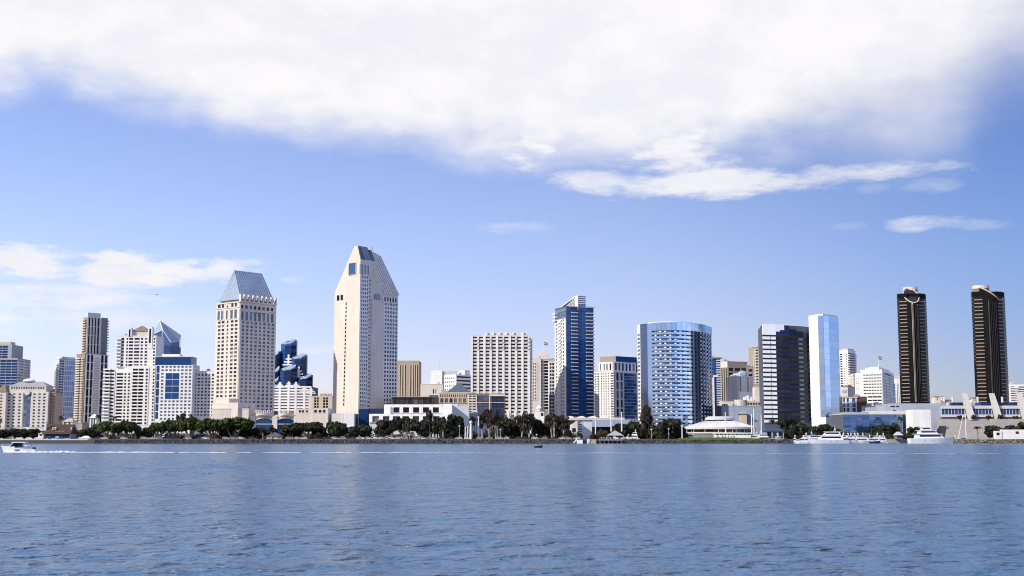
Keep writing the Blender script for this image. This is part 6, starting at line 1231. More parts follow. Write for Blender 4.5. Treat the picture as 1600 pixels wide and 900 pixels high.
hut('boat_store', 'low boat store with a blue roof beside the round white restaurant', 'boathouse', 1196, 1226, 835, 674, 669, 'bluegrey', flat_mat('roof_sea_blue', (.04, .075, .13)), 12, .15, wpane=((.1, .3), (.4, .6), (.7, .9)))
hut('harbour_kiosk', 'grey round roofed kiosk in the bushes below the tall palm', 'kiosk', 1400, 1411, 838, 680, 674.5, 'darkgrey', 'lightgrey', 6, .35, wpane=((.2, .45), (.55, .8)))
# timber deck over the rocks
t = Th('timber_deck', 'dark timber deck on piles over the rocks under the gazebo', 'deck', (X(955, 751, 690), 751, 0)); mb = MB(); xa, xb = X(936, 750, 690), X(972, 750, 690); mb.box(xa, xb, 748, 766, 1.85, 2.25); t.part('deck_boards', mb, W['grey'])
for i in range(6):
    x = xa + .5 + (xb - xa - 1) * i / 5; mb = MB(); mb.tube((x, 748.5, -1), (x, 748.5, 1.85), .22, .22, 6); t.part('pile', mb, W['brown'])
mb = MB()
for i in range(14):
    x = xa + (xb - xa) * i / 13; mb.box(x - .05, x + .05, 748.1, 748.2, 2.253, 3.2)
mb.box(xa, xb, 748.08, 748.22, 3.2, 3.3); t.part('railing', mb, W['lightgrey']); t.done()
t = Th('stone_landing', 'brown stone landing block on the rocks between the deck and the white boat ramp', 'landing', (X(924, 750), 750, 0)); mb = MB(); xa, xb = X(919, 750), X(931, 750)
for i in range(4): mb.box(xa + .5 * i, xb + .002 * i, 748.4 + .5 * i, 753, -1 + .01 * i, .8 + .55 * i)
t.part('step', mb, W['tan']); t.done()
t = Th('boat_ramp', 'white boat ramp box with a sloping gangway on the rocks', 'ramp', (X(903, 749), 749, 0)); mb = MB(); xa = X(901, 749); mb.box(xa, xa + 3.4, 748.2, 751.5, -.3, 2.2); mb.box(xa + 6, xa + 7.4, 748.4, 751, -.3, 2.6); t.part('box', mb, W['white']); mb = MB(); mb.loft([[(xa - 2.2, 748.3, .3), (xa - 1.4, 748.3, .3), (xa - 1.4, 749.3, .3), (xa - 2.2, 749.3, .3)], [(xa - .4, 748.3, 2.7), (xa + .3, 748.3, 2.7), (xa + .3, 749.3, 2.7), (xa - .4, 749.3, 2.7)]]); t.part('gangway', mb, W['chalk']); t.done()
# round restaurant
Y = 806; R0 = X(1192, Y, 668) - X(1135, Y, 668); cx_, cy_ = X(1134, Y, 668), Y + R0
t = Th('round_restaurant', 'round white roofed restaurant with a raised lantern roof and a dark window ring', 'restaurant', (cx_, cy_, G0))
def ringp(r, z, n=48): return [(cx_ + r * math.cos(2 * math.pi * i / n), cy_ + r * math.sin(2 * math.pi * i / n), z) for i in range(n)]
zz = lambda p, dr=0: Z(p, Y + dr)
mb = MB(); mb.loft([ringp(R0 * .96, G0 - .2), ringp(R0 * .96, zz(679))]); t.part('base_wall', mb, W['darkgrey'])
mb = MB(); mb.loft([ringp(R0 * .97, zz(678.6)), ringp(R0, zz(676.8)), ringp(R0, zz(675))]); t.part('lower_fascia', mb, W['cream'])
mb = MB(); mb.loft([ringp(R0 * .95, zz(675) + .004), ringp(R0 * .95, zz(671))]); t.part('window_ring', mb, GL['black'])
mb = MB(); mb.loft([ringp(R0 * .99, zz(671)), ringp(R0 * 1.015, zz(670)), ringp(R0 * 1.015, zz(667.4)), ringp(R0 * .985, zz(666.6))]); t.part('upper_fascia', mb, W['cream'])
mb = MB(); mb.loft([ringp(R0 * .985, zz(666.6) + .006), ringp(R0 * .42, zz(657.6, 10))]); rf = t.part('roof', mb, W['white'])
mb = MB()
for i in range(48):
    a = ringp(R0 * .98, zz(666.5) + .05)[i]; b = ringp(R0 * .43, zz(657.6, 10) + .05)[i]; mb.tube(a, b, .09, .09, 4)
mb.obj('roof_seam', W['lightgrey'], rf)
mb = MB(); mb.loft([ringp(R0 * .36, zz(657.6, 10) - .2), ringp(R0 * .36, zz(655.6, 12))]); t.part('clerestory', mb, GL['black'])
mb = MB(); mb.loft([ringp(R0 * .41, zz(655.8, 12)), ringp(R0 * .41, zz(652.6, 12)), ringp(R0 * .33, zz(650.4, 14))]); t.part('lantern_roof', mb, W['lightgrey'])
for i in range(16):
    a = 2 * math.pi * (i + .5) / 16; mb = MB(); mb.tube((cx_ + R0 * .975 * math.cos(a), cy_ + R0 * .975 * math.sin(a), zz(675)), (cx_ + R0 * .975 * math.cos(a), cy_ + R0 * .975 * math.sin(a), zz(671)), .22, .22, 6); t.part('column', mb, W['lightgrey'])
t.done()
# white excursion boat / pavilion before the restaurant, trailer, cars
t = Th('marquee', 'long white flat roofed marquee with dark openings in front of the round restaurant', 'marquee', (X(1146, 792, 680), 792, G0)); P = front(1118, 1173, 792, 8, 680); mb = MB(); mb.prism(P, G0, Z(677.6, 792)); t.part('wall', mb, W['chalk']); mb = MB(); mb.prism(grow(P, .9), Z(677.6, 792) + .004, Z(676.2, 792)); t.part('roof', mb, W['white']); F = Fc(P[0], P[1])
for i in range(9): t.pane(F, F.L * (i + .12) / 9, F.L * (i + .88) / 9, Z(679.6, 792), Z(678, 792), GL['black'], .06, .05)
t.done()
t = Th('office_trailer', 'long white site trailer with one square window on the rocky point', 'trailer', (X(1580, 775, 684), 775, G0 - .2)); P = front(1556, 1606, 775, 3.4, 680); P2 = front(1566, 1606, 775, 3.4, 680)
mb = MB(); mb.prism(P2, G0, Z(671.6, 775)); t.part('wall', mb, W['chalk']); mb = MB(); mb.prism(front(1555.6, 1566, 774.6, 3.4, 680), G0, Z(673.4, 774.6)); t.part('end_wall', mb, W['white']); mb = MB(); mb.prism(grow(P2, .25), Z(671.6, 775) + .004, Z(671, 775)); t.part('roof', mb, W['lightgrey']); F = Fc(P2[0], P2[1])
for a, b in ((1587, 1592),): t.pane(F, F.s_at(a, 678), F.s_at(b, 678), Z(678, 775), Z(674, 775), GL['black'], .06, .05)
F = Fc(*front(1555.6, 1566, 774.6, 3.4, 680)[:2]); t.pane(F, F.L * .15, F.L * .6, Z(680, 775), Z(676, 775), GL['brown'], .06, .05); t.done()
WHITE = flat_mat('gelcoat_white', (.80, .80, .80), .3); CREAMP = flat_mat('gelcoat_cream', (.70, .66, .60), .35); NAVYP = flat_mat('paint_navy', (.02, .04, .12), .3); TIRE = flat_mat('rubber', (.02, .02, .02), .8); CHROME = flat_mat('aluminium', (.55, .56, .58), .35, .8); BLUEC = flat_mat('canvas_blue', (.03, .10, .30), .8); CANV = flat_mat('sail_cover_grey', (.45, .45, .46), .8)
# poles and lamps
def pole(px, py0, py1, Y, r, label, name='white_pole', cat='pole', lean=0.0, mat='white'):
    x = X(px, Y, py0); z0, z1 = max(Z(py0, Y), 1.8), Z(py1, Y); t = Th(name, label, cat, (x, Y, z0), None); mb = MB(); mb.tube((x, Y, z0), (x + lean, Y, z1), r, r * .7, 8); t.part('pole', mb, W[mat]); mb = MB(); mb.ball((x + lean, Y, z1), r * 1.3, r * 1.3, r * 1.3, 8, 4); t.part('cap', mb, W[mat]); return t.done()
pole(727, 687, 668, 758, .36, 'shorter white pole of the pair beside the white globe lamp'); pole(730.4, 687, 667, 757, .34, 'white pole of the close pair, the one next to the thick post'); pole(735.6, 687, 660, 757, .8, 'thick white post before the grey fluted hall'); pole(747.6, 687, 652, 760, .42, 'tall white pole before the fluted grey hall, among eucalyptus trunks')
pole(930.6, 684, 655, 765, .38, 'tall white pole nearest the exhibit hall\'s louvred window'); pole(955, 674, 644, 768, .45, 'tallest white pole, standing right over the gazebo roof'); pole(971.6, 674, 645, 772, .4, 'tall white pole past the gazebo, before the white and glass apartments'); pole(1066, 686, 667, 765, .4, 'short white pole at the edge of the lawn before the dark dome tree')
def lamp(px, py1, Y, label):
    x = X(px, Y, 685); z1 = Z(py1, Y); t = Th('street_lamp', label, 'street lamp', (x, Y, G0 - .1), 'lamps along the shore'); mb = MB(); mb.tube((x, Y, G0 - .1), (x, Y, z1), .12, .08, 6); t.part('post', mb, W['lightgrey']); mb = MB(); mb.ball((x, Y, z1 + .3), .55, .55, .4, 10, 5); t.part('lamp_shade', mb, W['white']); t.done()
lamp(718, 666.5, 758, 'white globe lamp on a thin post beside the pair of white poles'); lamp(838.6, 680, 757, 'low lamp on a thin post below the domed kiosk'); lamp(782, 672, 758, 'lamp on a thin pale post before the broad dark tree of the piered hotel'); lamp(1018, 672, 760, 'lamp on a thin post below the tallest tree'); lamp(1045, 671, 760, 'lamp on a thin post below the big dome tree of the curved hotel')

# ---------------------------------------------------------------- boats
def hull_mb(L, B, fb, bow, sheer=.35, flare=.75, deep=.5, n=10):
    """hull with its waterline at z=0; bow=+1 points to +x"""
    mb = MB(); rings = []
    for i in range(n + 1):
        u_ = i / n; x = (-.5 + u_) * L; w = B / 2 * (1 - max(0, (u_ - .45) / .55) ** 2.2 * .985) * (.92 + .08 * min(1, u_ * 4)); ft = fb * (1 + sheer * u_ * u_); wl_ = w * (flare if u_ < .5 else flare * (1 - .5 * (u_ - .5) / .5)); rake = .09 * L * max(0, (u_ - .6) / .4) ** 1.5
        xb = x - rake * .9
        rings.append([(bow * x, -w, ft), (bow * (x - rake * .45), -(w + wl_) / 2, ft * .5), (bow * xb, -wl_, 0), (bow * xb, 0, -deep), (bow * xb, wl_, 0), (bow * (x - rake * .45), (w + wl_) / 2, ft * .5), (bow * x, w, ft)])
    mb.loft(rings, True, True, closed=True)
    if bow < 0: mb.f = [f[::-1] for f in mb.f]
    return mb
def deck_house(x0, x1, w, z0, z1, bow, rake0=.15, rake1=.6, taper=.9):
    h = z1 - z0; a, b = x0 + h * rake0, x1 - h * rake1; mb = MB(); w2 = w * taper
    vs = [(bow * x0, -w / 2, z0), (bow * x1, -w / 2 * .8, z0), (bow * x1, w / 2 * .8, z0), (bow * x0, w / 2, z0), (bow * a, -w2 / 2, z1), (bow * b, -w2 / 2 * .8, z1), (bow * b, w2 / 2 * .8, z1), (bow * a, w2 / 2, z1)]
    fs = [(0, 3, 2, 1), (4, 5, 6, 7), (0, 1, 5, 4), (1, 2, 6, 5), (2, 3, 7, 6), (3, 0, 4, 7)]
    if bow < 0: fs = [f[::-1] for f in fs]
    return mb.add(vs, fs)
def place(t, mb): ox, oy, oz = t.o.location; mb.v = [(p[0] + ox, p[1] + oy, p[2] + oz) for p in mb.v]; return mb
def yacht(px, Y, Lpx, label, bow=1, tiers=2, hullm=None, group='moored motor yachts', name='motor_yacht', fb=None, z=0.0, mast=True, cover=None, scaleh=1.0):
    L = Lpx / FPX * Y; B = L * .26; fb = fb or max(1.15, L * .085); t = Th(name, label, 'yacht', (X(px, Y, 688), Y, z), group); hm = hullm or WHITE; h = max(1.75, L * .10) * scaleh
    t.part('hull', place(t, hull_mb(L, B, fb, bow)), hm)
    zz_ = fb * 1.02; xa, xb = -.36 * L, .24 * L; w = B * .82
    for k_ in range(tiers):
        t.part('cabin' if k_ == 0 else 'flybridge', place(t, deck_house(xa, xb, w, zz_, zz_ + h, bow, .1, 1.0)), WHITE)
        mb = deck_house(xa + .10 * (xb - xa), xb - .10 * (xb - xa), w * 1.012, zz_ + h * .42, zz_ + h * .8, bow, .1, 1.0, .93); t.part('window_strip', place(t, mb), GL['black'])
        mb = deck_house(xa - .03 * L, xb - .4 * h, w * 1.06, zz_ + h + .004, zz_ + h * 1.1, bow, 0, .3, 1); t.part('deck_roof', place(t, mb), WHITE)
        zz_ += h * 1.1 + .004; xa += .06 * L; xb -= .13 * L; w *= .84; h *= .8
    if cover:
        mb = deck_house(xa, xb, w, zz_, zz_ + h * .6, bow, 0, .3, .9); t.part('canvas_cover', place(t, mb), cover); zz_ += h * .6
    xm = bow * (xa + .3 * (xb - xa)); mb = MB(); wv = w * .42; ha = h * .9
    for s in (-1, 1): mb.tube((xm, s * wv, zz_), (xm - bow * .3, s * wv, zz_ + ha), .12, .1, 5)
    mb.tube((xm - bow * .3, -wv, zz_ + ha), (xm - bow * .3, wv, zz_ + ha), .12, .12, 5); t.part('radar_arch', place(t, mb), WHITE)
    mb = MB(); mb.ball((xm - bow * .3, 0, zz_ + ha + .25), .5, .5, .3, 8, 4); t.part('radar_dome', place(t, mb), WHITE)
    if mast: mb = MB(); mb.tube((xm, .1, zz_ + ha * .5), (xm - bow * .5, .1, zz_ + ha + L * .12), .07, .04, 5); t.part('mast', place(t, mb), WHITE)
    mb = MB(); 
    for i in range(9):
        u_ = .52 + .47 * i / 8; x = (-.5 + u_) * L; wv = B / 2 * (1 - max(0, (u_ - .45) / .55) ** 2.2 * .985) * .94; zf = fb * (1 + .35 * u_ * u_)
        mb.tube((bow * x, -wv, zf), (bow * x, -wv, zf + .8), .035, .035, 4)
        if i: mb.tube((px_, py_, pz_), (bow * x, -wv, zf + .8), .035, .035, 4)
        px_, py_, pz_ = bow * x, -wv, zf + .8
    t.part('railing', place(t, mb), CHROME)
    for i in range(3):
        mb = MB(); x = bow * (-.2 + .16 * i) * L; mb.tube((x, -B / 2 * .99, fb * .55), (x, -B / 2 * .9, fb * .55), .16, .16, 8); t.part('porthole', place(t, mb), GL['black'])
    return t.done()
def sailboat(px, Y, Lpx, top, label, bow=1, z=0.0, mastm='white', lean=0, r=.14, sail=CANV):
    L = Lpx / FPX * Y; t = Th('sailing_boat', label, 'sailing boat', (X(px, Y, 688), Y, z), 'moored sailing boats'); fb = max(.9, L * .09); t.part('hull', place(t, hull_mb(L, L * .27, fb, bow)), WHITE)
    t.part('cabin', place(t, deck_house(-.2 * L, .2 * L, L * .16, fb, fb + .8, bow, .2, .8)), WHITE); mb = deck_house(-.15 * L, .14 * L, L * .163, fb + .3, fb + .6, bow, .2, .8, .97); t.part('window_strip', place(t, mb), GL['black'])
    h = Z(top, Y) - z; x = bow * .08 * L; mb = MB(); mb.tube((x, 0, fb), (x + lean, 0, h), r, r * .6, 7); t.part('mast', place(t, mb), W[mastm])
    mb = MB(); mb.tube((x, 0, fb + 1.6), (x - bow * .42 * L, 0, fb + 1.7), .1, .1, 6); t.part('boom', place(t, mb), CHROME); mb = MB(); mb.path([(x - bow * .1, 0, fb + 1.95), (x - bow * .2 * L, 0, fb + 2.05), (x - bow * .42 * L, 0, fb + 1.9)], [.28, .3, .12], 7); t.part('furled_sail', place(t, mb), sail)
    mb = MB(); mb.tube((x + lean, 0, h - .5), (bow * .48 * L, 0, fb * 1.3), .035, .035, 4); mb.tube((x + lean, 0, h - .5), (-bow * .48 * L, 0, fb), .035, .035, 4)
    for s in (-1, 1): mb.tube((x + lean, 0, h * .75), (x, s * L * .12, fb), .03, .03, 4)
    t.part('rigging', place(t, mb), CHROME); return t.done()
# moored in front of the mirror hotels
yacht(1240, 775, 10, 'small white cabin boat beside the end of the riprap', -1, 1, mast=False); yacht(1252, 770, 17, 'small white motorboat with a rounded bow, before the mirror hotel\'s dark bay', -1, 1, mast=False); yacht(1255, 788, 24, 'white sport yacht with tall outriggers behind the rounded motorboat', -1, 2)  # the hotel's dark bay is a tower's reflection put into the glass colour
yacht(1293, 772, 64, 'long white motor yacht with a dark window row, below the silver faceted end', -1, 2); yacht(1276, 800, 40, 'white motor yacht with a blue canvas top behind the long yacht\'s bow', 1, 2, cover=BLUEC); yacht(1310, 802, 42, 'white motor yacht with a radar arch behind the long yacht\'s stern', -1, 2)
yacht(1330, 776, 22, 'white motor yacht seen with a sloping arch, just past the long yacht', 1, 2); yacht(1346, 780, 26, 'white motor yacht with a tall flybridge before the blue glass hall', 1, 2); yacht(1342, 806, 30, 'white motor yacht with two masts of antennae, back row before the blue glass hall', 1, 2); yacht(1364, 784, 24, 'dark hulled motorboat with a white cabin before the blue glass hall', 1, 1, NAVYP); yacht(1366, 806, 26, 'white motor yacht before the big dark mound tree, back row', -1, 2); yacht(1379, 786, 17, 'small white motorboat nearest the big dark mound tree', 1, 1, mast=False)
for px, L, b_, lab in ((1300, 34, 1, 'white motor yacht wholly behind the long yacht\'s cabin'), (1324, 30, -1, 'white motor yacht at the corner of the blue glass hall, back row'), (1354, 28, 1, 'white motor yacht in the back row, between the two antenna yachts'), (1376, 22, -1, 'white motor yacht right beside the big dark mound tree, back row')): yacht(px, 818, L, lab, b_, 2)
yacht(1457, 766, 73, 'largest white yacht with three decks and a radar mast, before the plain white box', 1, 3, scaleh=.86, fb=3.0); yacht(1497, 776, 22, 'low white open boat just past the largest yacht\'s bow', 1, 1, mast=False)
sailboat(1508, 790, 24, 645, 'sailing boat with a tall white mast before the convention centre steps', 1, r=.32, sail=BLUEC); sailboat(1495, 784, 22, 650, 'sailing boat with two thick leaning grey masts, beside the largest yacht', 1, r=.45, mastm='pale', lean=3.6)
# behind the shore park and by the restaurant
for px, L, b_, lab in ((519, 30, 1, 'white motor yacht behind the hedge, below the plain white wall of the wedge tower'), (538, 16, 1, 'small white motorboat next to the yacht below the wedge tower'), (562, 26, -1, 'white motor yacht behind the hedge, before the deep blue panel'), (588, 14, 1, 'small white motorboat behind the hedge, before the white hall\'s first opening'), (612, 26, 1, 'white motor yacht behind the hedge below the wide dome tree'), (628, 20, -1, 'white motorboat half hidden by the pale crooked tree'), (655, 18, 1, 'white motorboat behind the hedge, between the wide dome tree and the clubhouse')):
    yacht(px, 787, L * 1.15, lab, b_, 2, mast=False, group='boats in the basin behind the shore park')
yacht(989, 768, 20, 'white motor yacht seen over the rocks just past the gazebo', -1, 2, z=2.0, mast=False); yacht(1018, 800, 14, 'white motorboat below the tallest tree', 1, 2, mast=True); yacht(1042, 800, 15, 'white motorboat with a slanted mast, below the big dome tree', -1, 2); yacht(1058, 800, 22, 'white motorboat beside the short white pole at the lawn', 1, 1, z=2.4); yacht(1076, 800, 20, 'white motorboat next to the round restaurant\'s edge', -1, 1, z=2.4)
yacht(1196, 775, 34, 'white motor yacht with a curved cabin before the blue roofed boat store', 1, 2, z=1.0); yacht(1178, 778, 18, 'white motorboat among the tall masts', -1, 1, z=1.8); yacht(1219, 778, 20, 'flat white open boat near the end of the riprap', 1, 1, mast=False, z=1.0)
for px, top, ln, lab, r_ in ((1132.5, 644, 0, 'sailing boat with a single white mast before the round restaurant\'s lantern', .45), (1173.4, 647, 0, 'sailing boat with a white mast just short of the tallest mast', .45), (1177, 638.6, 0, 'sailing boat with the tallest white mast', .45), (1188.6, 648, 0, 'sailing boat with a thick white mast past the restaurant\'s edge', .42), (1121, 656, 0, 'sailing boat with a thin grey mast before the round roof', .14), (1149, 657, 0, 'sailing boat with a thin mast before the middle of the round roof', .12)):
    sailboat(px, 796, 20, top, lab, 1, z=1.6, r=r_, lean=ln)
# motorboat under way, near
def low(mb): mb.v = [(p[0], p[1], p[2] * .84) for p in mb.v]; return mb
Yb = Yw(707); px0 = 29; L = 55 / FPX * Yb
t = Th('motorboat', 'white motorboat with a hardtop speeding ahead of a white wake', 'motorboat', (X(px0, Yb, 706), Yb, .05)); hb = hull_mb(L, 2.5, 1.0, -1, .5, .8, .4, 14); hb.v = [(p[0], p[1], p[2] + .06 * -p[0]) for p in hb.v]; t.part('hull', place(t, low(hb)), WHITE)
mb = hull_mb(L * 1.004, 2.52, 1.0, -1, .5, .8, .4, 14); mb = MB(); mb.box(-.4, .6, -1.22, -1.16, .35, .72); t.part('blue_emblem', place(t, low(mb)), BLUEC)
mb = MB(); mb.loft([[(-3.2, -.55, 1.25), (-.6, -1.0, 1.15), (-.6, 1.0, 1.15), (-3.2, .55, 1.25)], [(-2.4, -.4, 1.5), (-.6, -.85, 1.55), (-.6, .85, 1.55), (-2.4, .4, 1.5)]]); t.part('foredeck_cabin', place(t, low(mb)), WHITE)
mb = MB(); mb.loft([[(-1.75, -.85, 1.5), (-1.7, .85, 1.5), (.5, .95, 1.35), (.5, -.95, 1.35)], [(-.85, -.7, 2.45), (-.85, .7, 2.45), (.45, .75, 2.45), (.45, -.75, 2.45)]]); t.part('windshield', place(t, low(mb)), GL['black'])
mb = MB(); mb.loft([[(-1.3, -1.0, 2.46), (1.7, -1.0, 2.46), (1.7, 1.0, 2.46), (-1.3, 1.0, 2.46)], [(-1.1, -.9, 2.62), (1.6, -.9, 2.62), (1.6, .9, 2.62), (-1.1, .9, 2.62)]]); t.part('hardtop', place(t, low(mb)), WHITE)
for s in (-1, 1):
    mb = MB(); mb.tube((1.55, s * .85, 1.0), (1.5, s * .85, 2.46), .05, .05, 6); t.part('post', place(t, low(mb)), CHROME); mb = MB(); mb.tube((-1.7, s * .8, 1.5), (-.8, s * .75, 2.46), .07, .07, 6); t.part('post', place(t, low(mb)), WHITE)
mb = MB(); mb.box(3.05, 3.6, -.32, .32, .25, 1.25); mb.box(3.2, 3.5, -.2, .2, -.4, .25); t.part('outboard_motor', place(t, low(mb)), TIRE)
mb = MB(); mb.box(.7, 3.0, -1.12, -1.06, .98, 1.14); t.part('coaming_trim', place(t, low(mb)), NAVYP)
mb = MB()
for i in range(5): mb.tube((-3.6 + .55 * i, -.35 - .15 * i, 1.35), (-3.6 + .55 * i, -.35 - .15 * i, 1.85), .03, .03, 4)
mb.tube((-3.6, -.35, 1.85), (-1.4, -.95, 1.85), .03, .03, 4); t.part('bow_rail', place(t, low(mb)), CHROME); t.done()
Yd = Yw(697.4); t = Th('dinghy', 'tiny white open dinghy seen just over the motorboat\'s stern', 'dinghy', (X(45, Yd, 697), Yd, .02)); t.part('hull', place(t, hull_mb(2.6, 1.2, .55, 1, .4, .8, .2, 8)), WHITE); mb = MB(); mb.box(-.3, -.1, -.5, .5, .35, .5); mb.box(-1.5, -1.3, -.15, .15, .1, .8); t.part('thwart', place(t, mb), W['tan']); t.done()
# people ---------------------------------------------------------------
SKIN = flat_mat('skin', (.36, .21, .15)); CL = {k: flat_mat('cloth_' + k, c, .9) for k, c in dict(white=(.72, .70, .68), dark=(.03, .03, .04), blue=(.04, .09, .22), red=(.28, .06, .04), green=(.16, .30, .03), tan=(.35, .27, .18)).items()}
def skin_mesh(name, pts, edges, rad, sub=1):
    me = bpy.data.meshes.new(name); me.from_pydata(pts, edges, []); o = bpy.data.objects.new(name, me); C.objects.link(o); md = o.modifiers.new('s', 'SKIN'); sv = me.skin_vertices[0].data
    for v, r_ in zip(sv, rad): v.radius = (r_, r_)
    sv[0].use_root = True; ms = o.modifiers.new('u', 'SUBSURF'); ms.levels = sub; ms.render_levels = sub
    dg = bpy.context.evaluated_depsgraph_get(); out = bpy.data.meshes.new_from_object(o.evaluated_get(dg)); bpy.data.objects.remove(o); return out
BP = [(0, 0, .95), (0, 0, 1.2), (0, 0, 1.42), (0, -.01, 1.52), (0, -.02, 1.66), (.17, 0, 1.40), (.24, 0, 1.12), (.25, -.08, .88), (-.17, 0, 1.40), (-.24, .02, 1.12), (-.25, -.06, .88), (.1, 0, .88), (.12, -.03, .48), (.13, .02, .06), (.13, -.12, .03), (-.1, 0, .88), (-.12, .02, .48), (-.13, .05, .06), (-.13, -.09, .03)]
BE = [(0, 1), (1, 2), (2, 3), (3, 4), (2, 5), (5, 6), (6, 7), (2, 8), (8, 9), (9, 10), (0, 11), (11, 12), (12, 13), (13, 14), (0, 15), (15, 16), (16, 17), (17, 18)]
BR = [.15, .14, .15, .06, .105, .065, .045, .035, .065, .045, .035, .09, .06, .042, .035, .09, .06, .042, .035]
BODY = skin_mesh('body', BP, BE, BR); BODY.materials.append(SKIN)
SHIRT = skin_mesh('shirt', [(0, 0, .98), (0, 0, 1.2), (0, 0, 1.42), (.18, 0, 1.40), (.245, 0, 1.12), (-.18, 0, 1.40), (-.245, .02, 1.12)], [(0, 1), (1, 2), (2, 3), (3, 4), (2, 5), (5, 6)], [.17, .16, .168, .08, .06, .08, .06])
TROUS = skin_mesh('trousers', [(0, 0, .95), (.1, 0, .86), (.12, -.03, .48), (.13, .02, .1), (-.1, 0, .86), (-.12, .02, .48), (-.13, .05, .1)], [(0, 1), (1, 2), (2, 3), (0, 4), (4, 5), (5, 6)], [.165, .105, .076, .06, .105, .076, .06])
hm = MB(); hm.ball((0, .015, 1.69), .115, .125, .12, 10, 5, -.1); HAIR = hm.mesh('hair'); HAIR.materials.append(CL['dark'])
fmz = MB(); fmz.ball((0, -.125, 1.655), .014, .02, .022, 6, 4); fmz.ball((.035, -.112, 1.675), .012, .012, .012, 6, 4); fmz.ball((-.035, -.112, 1.675), .012, .012, .012, 6, 4); FACE = fmz.mesh('face'); FACE.materials.append(CL['tan'])
CLM = {}
def person(px, Y, z, top, leg, label, rz=0.0, group=None):
    o = bpy.data.objects.new('person', None); C.objects.link(o); o.location = (X(px, Y, 686), Y, z); o.rotation_euler = (0, 0, rz); o['label'] = label; o['category'] = 'person'
    if group: o['group'] = group
    for n_, me_, k_ in (('body', BODY, None), ('shirt', SHIRT, top), ('trousers', TROUS, leg), ('hair', HAIR, None), ('face', FACE, None)):
        if k_:
            if (n_, k_) not in CLM: c_ = me_.copy(); c_.materials.clear(); c_.materials.append(CL[k_]); CLM[n_, k_] = c_
            me_ = CLM[n_, k_]
        p = bpy.data.objects.new(n_, me_); C.objects.link(p); p.parent = o
    return o
person(67, 753, 1.9, 'white', 'white', 'person in white on the seawall before the boathouse\'s white annex', .8); person(73, 753, 1.9, 'white', 'tan', 'person in a white top and tan trousers on the seawall by the boathouse porch', -1.0); person(102, 753, 1.9, 'white', 'dark', 'person in a white top on the seawall before the boathouse\'s far end', 1.4); person(116, 753, 1.9, 'red', 'tan', 'person in a red top on the seawall short of the white tent', -.5)
for i, (px, a, b_) in enumerate(((1121, 'dark', 'dark'), (1123.4, 'dark', 'blue'), (1129, 'dark', 'dark'), (1131, 'blue', 'dark'), (1133.6, 'dark', 'dark'), (1138.6, 'blue', 'blue'), (1143, 'dark', 'dark'), (1145.6, 'dark', 'blue'), (1148, 'blue', 'dark'))):
    person(px, 757 + (i % 3), 2.9, a, b_, 'person in dark clothes standing in the group on the lawn before the marquee', i * 1.3, 'group of people on the lawn')
person(457, 757, 2.5, 'white', 'white', 'person in white beside the dark roofed hut', .4); person(288, 757, 2.5, 'blue', 'dark', 'person in a blue top under the green topped trees', .9); person(414, 757, 2.5, 'blue', 'dark', 'person in a blue top at the dark roofed hut\'s corner', -.7)
for i, px in enumerate((939.5, 943, 948, 953.6, 958, 962)): person(px, 750 + (i % 3), 2.26, 'white', ('tan', 'dark', 'white')[i % 3], 'person in a white top standing on the timber deck', i * .9, 'people on the timber deck')
# rider on a jet ski
Yj = Yw(699.6); t = Th('jet_ski', 'small dark jet ski on the open water below the domed kiosk', 'jet ski', (X(841.6, Yj, 699), Yj, .02)); hb = hull_mb(2.8, 1.0, .55, 1, .4, .8, .25, 8); t.part('hull', place(t, hb), TIRE); mb = MB(); mb.loft([[(-1.0, -.22, .5), (.4, -.22, .5), (.4, .22, .5), (-1.0, .22, .5)], [(-.9, -.15, .85), (.2, -.15, .8), (.2, .15, .8), (-.9, .15, .85)]]); t.part('seat', place(t, mb), CL['green']); mb = MB(); mb.tube((.45, 0, .5), (.3, 0, 1.05), .07, .05, 6); mb.tube((.3, -.35, 1.05), (.3, .35, 1.05), .03, .03, 6); t.part('handlebar', place(t, mb), TIRE); t.done()
person(841.2, Yj, .42, 'blue', 'blue', 'person in blue standing astride the dark jet ski', 1.57)
# ---------------------------------------------------------------- parked cars along the shore park
def car_proto(col):
    parts = []; mb = MB(); prof = [(-2.2, .35), (2.2, .35), (2.25, .75), (1.25, .92), (-2.1, .98), (-2.25, .7)]; w = .86
    mb.loft([[(x, -w, z) for x, z in prof], [(x, -w * .5, z + .03) for x, z in prof], [(x, w * .5, z + .03) for x, z in prof], [(x, w, z) for x, z in prof]]); parts.append(('body', mb.mesh('body'), col))
    mb = MB(); prof = [(-1.9, .96), (1.0, .93), (.35, 1.42), (-1.4, 1.45)]; mb.loft([[(x, -.78, z) for x, z in prof[:2]] + [(x, -.62, z) for x, z in prof[2:]], [(x, .78, z) for x, z in prof[:2]] + [(x, .62, z) for x, z in prof[2:]]]); parts.append(('glass', mb.mesh('glass'), GL['black']))
    mb = MB(); mb.loft([[(-1.45, -.63, 1.452), (.4, -.63, 1.42), (.4, .63, 1.42), (-1.45, .63, 1.452)], [(-1.35, -.55, 1.52), (.25, -.55, 1.49), (.25, .55, 1.49), (-1.35, .55, 1.52)]]); parts.append(('roof', mb.mesh('roof'), col))
    for x in (-1.4, 1.4):
        for s in (-1, 1): mb = MB(); mb.tube((x, s * .87, .33), (x, s * .68, .33), .33, .33, 12); parts.append(('wheel', mb.mesh('wheel'), TIRE))
    for _, me_, m_ in parts: me_.materials.append(m_)
    return [(a, b) for a, b, _ in parts]
CARS = {k: car_proto(flat_mat('car_' + k, c, .3, .0, .6)) for k, c in dict(white=(.75, .75, .75), silver=(.45, .46, .48), dark=(.04, .04, .05), blue=(.03, .07, .20), red=(.25, .03, .02)).items()}
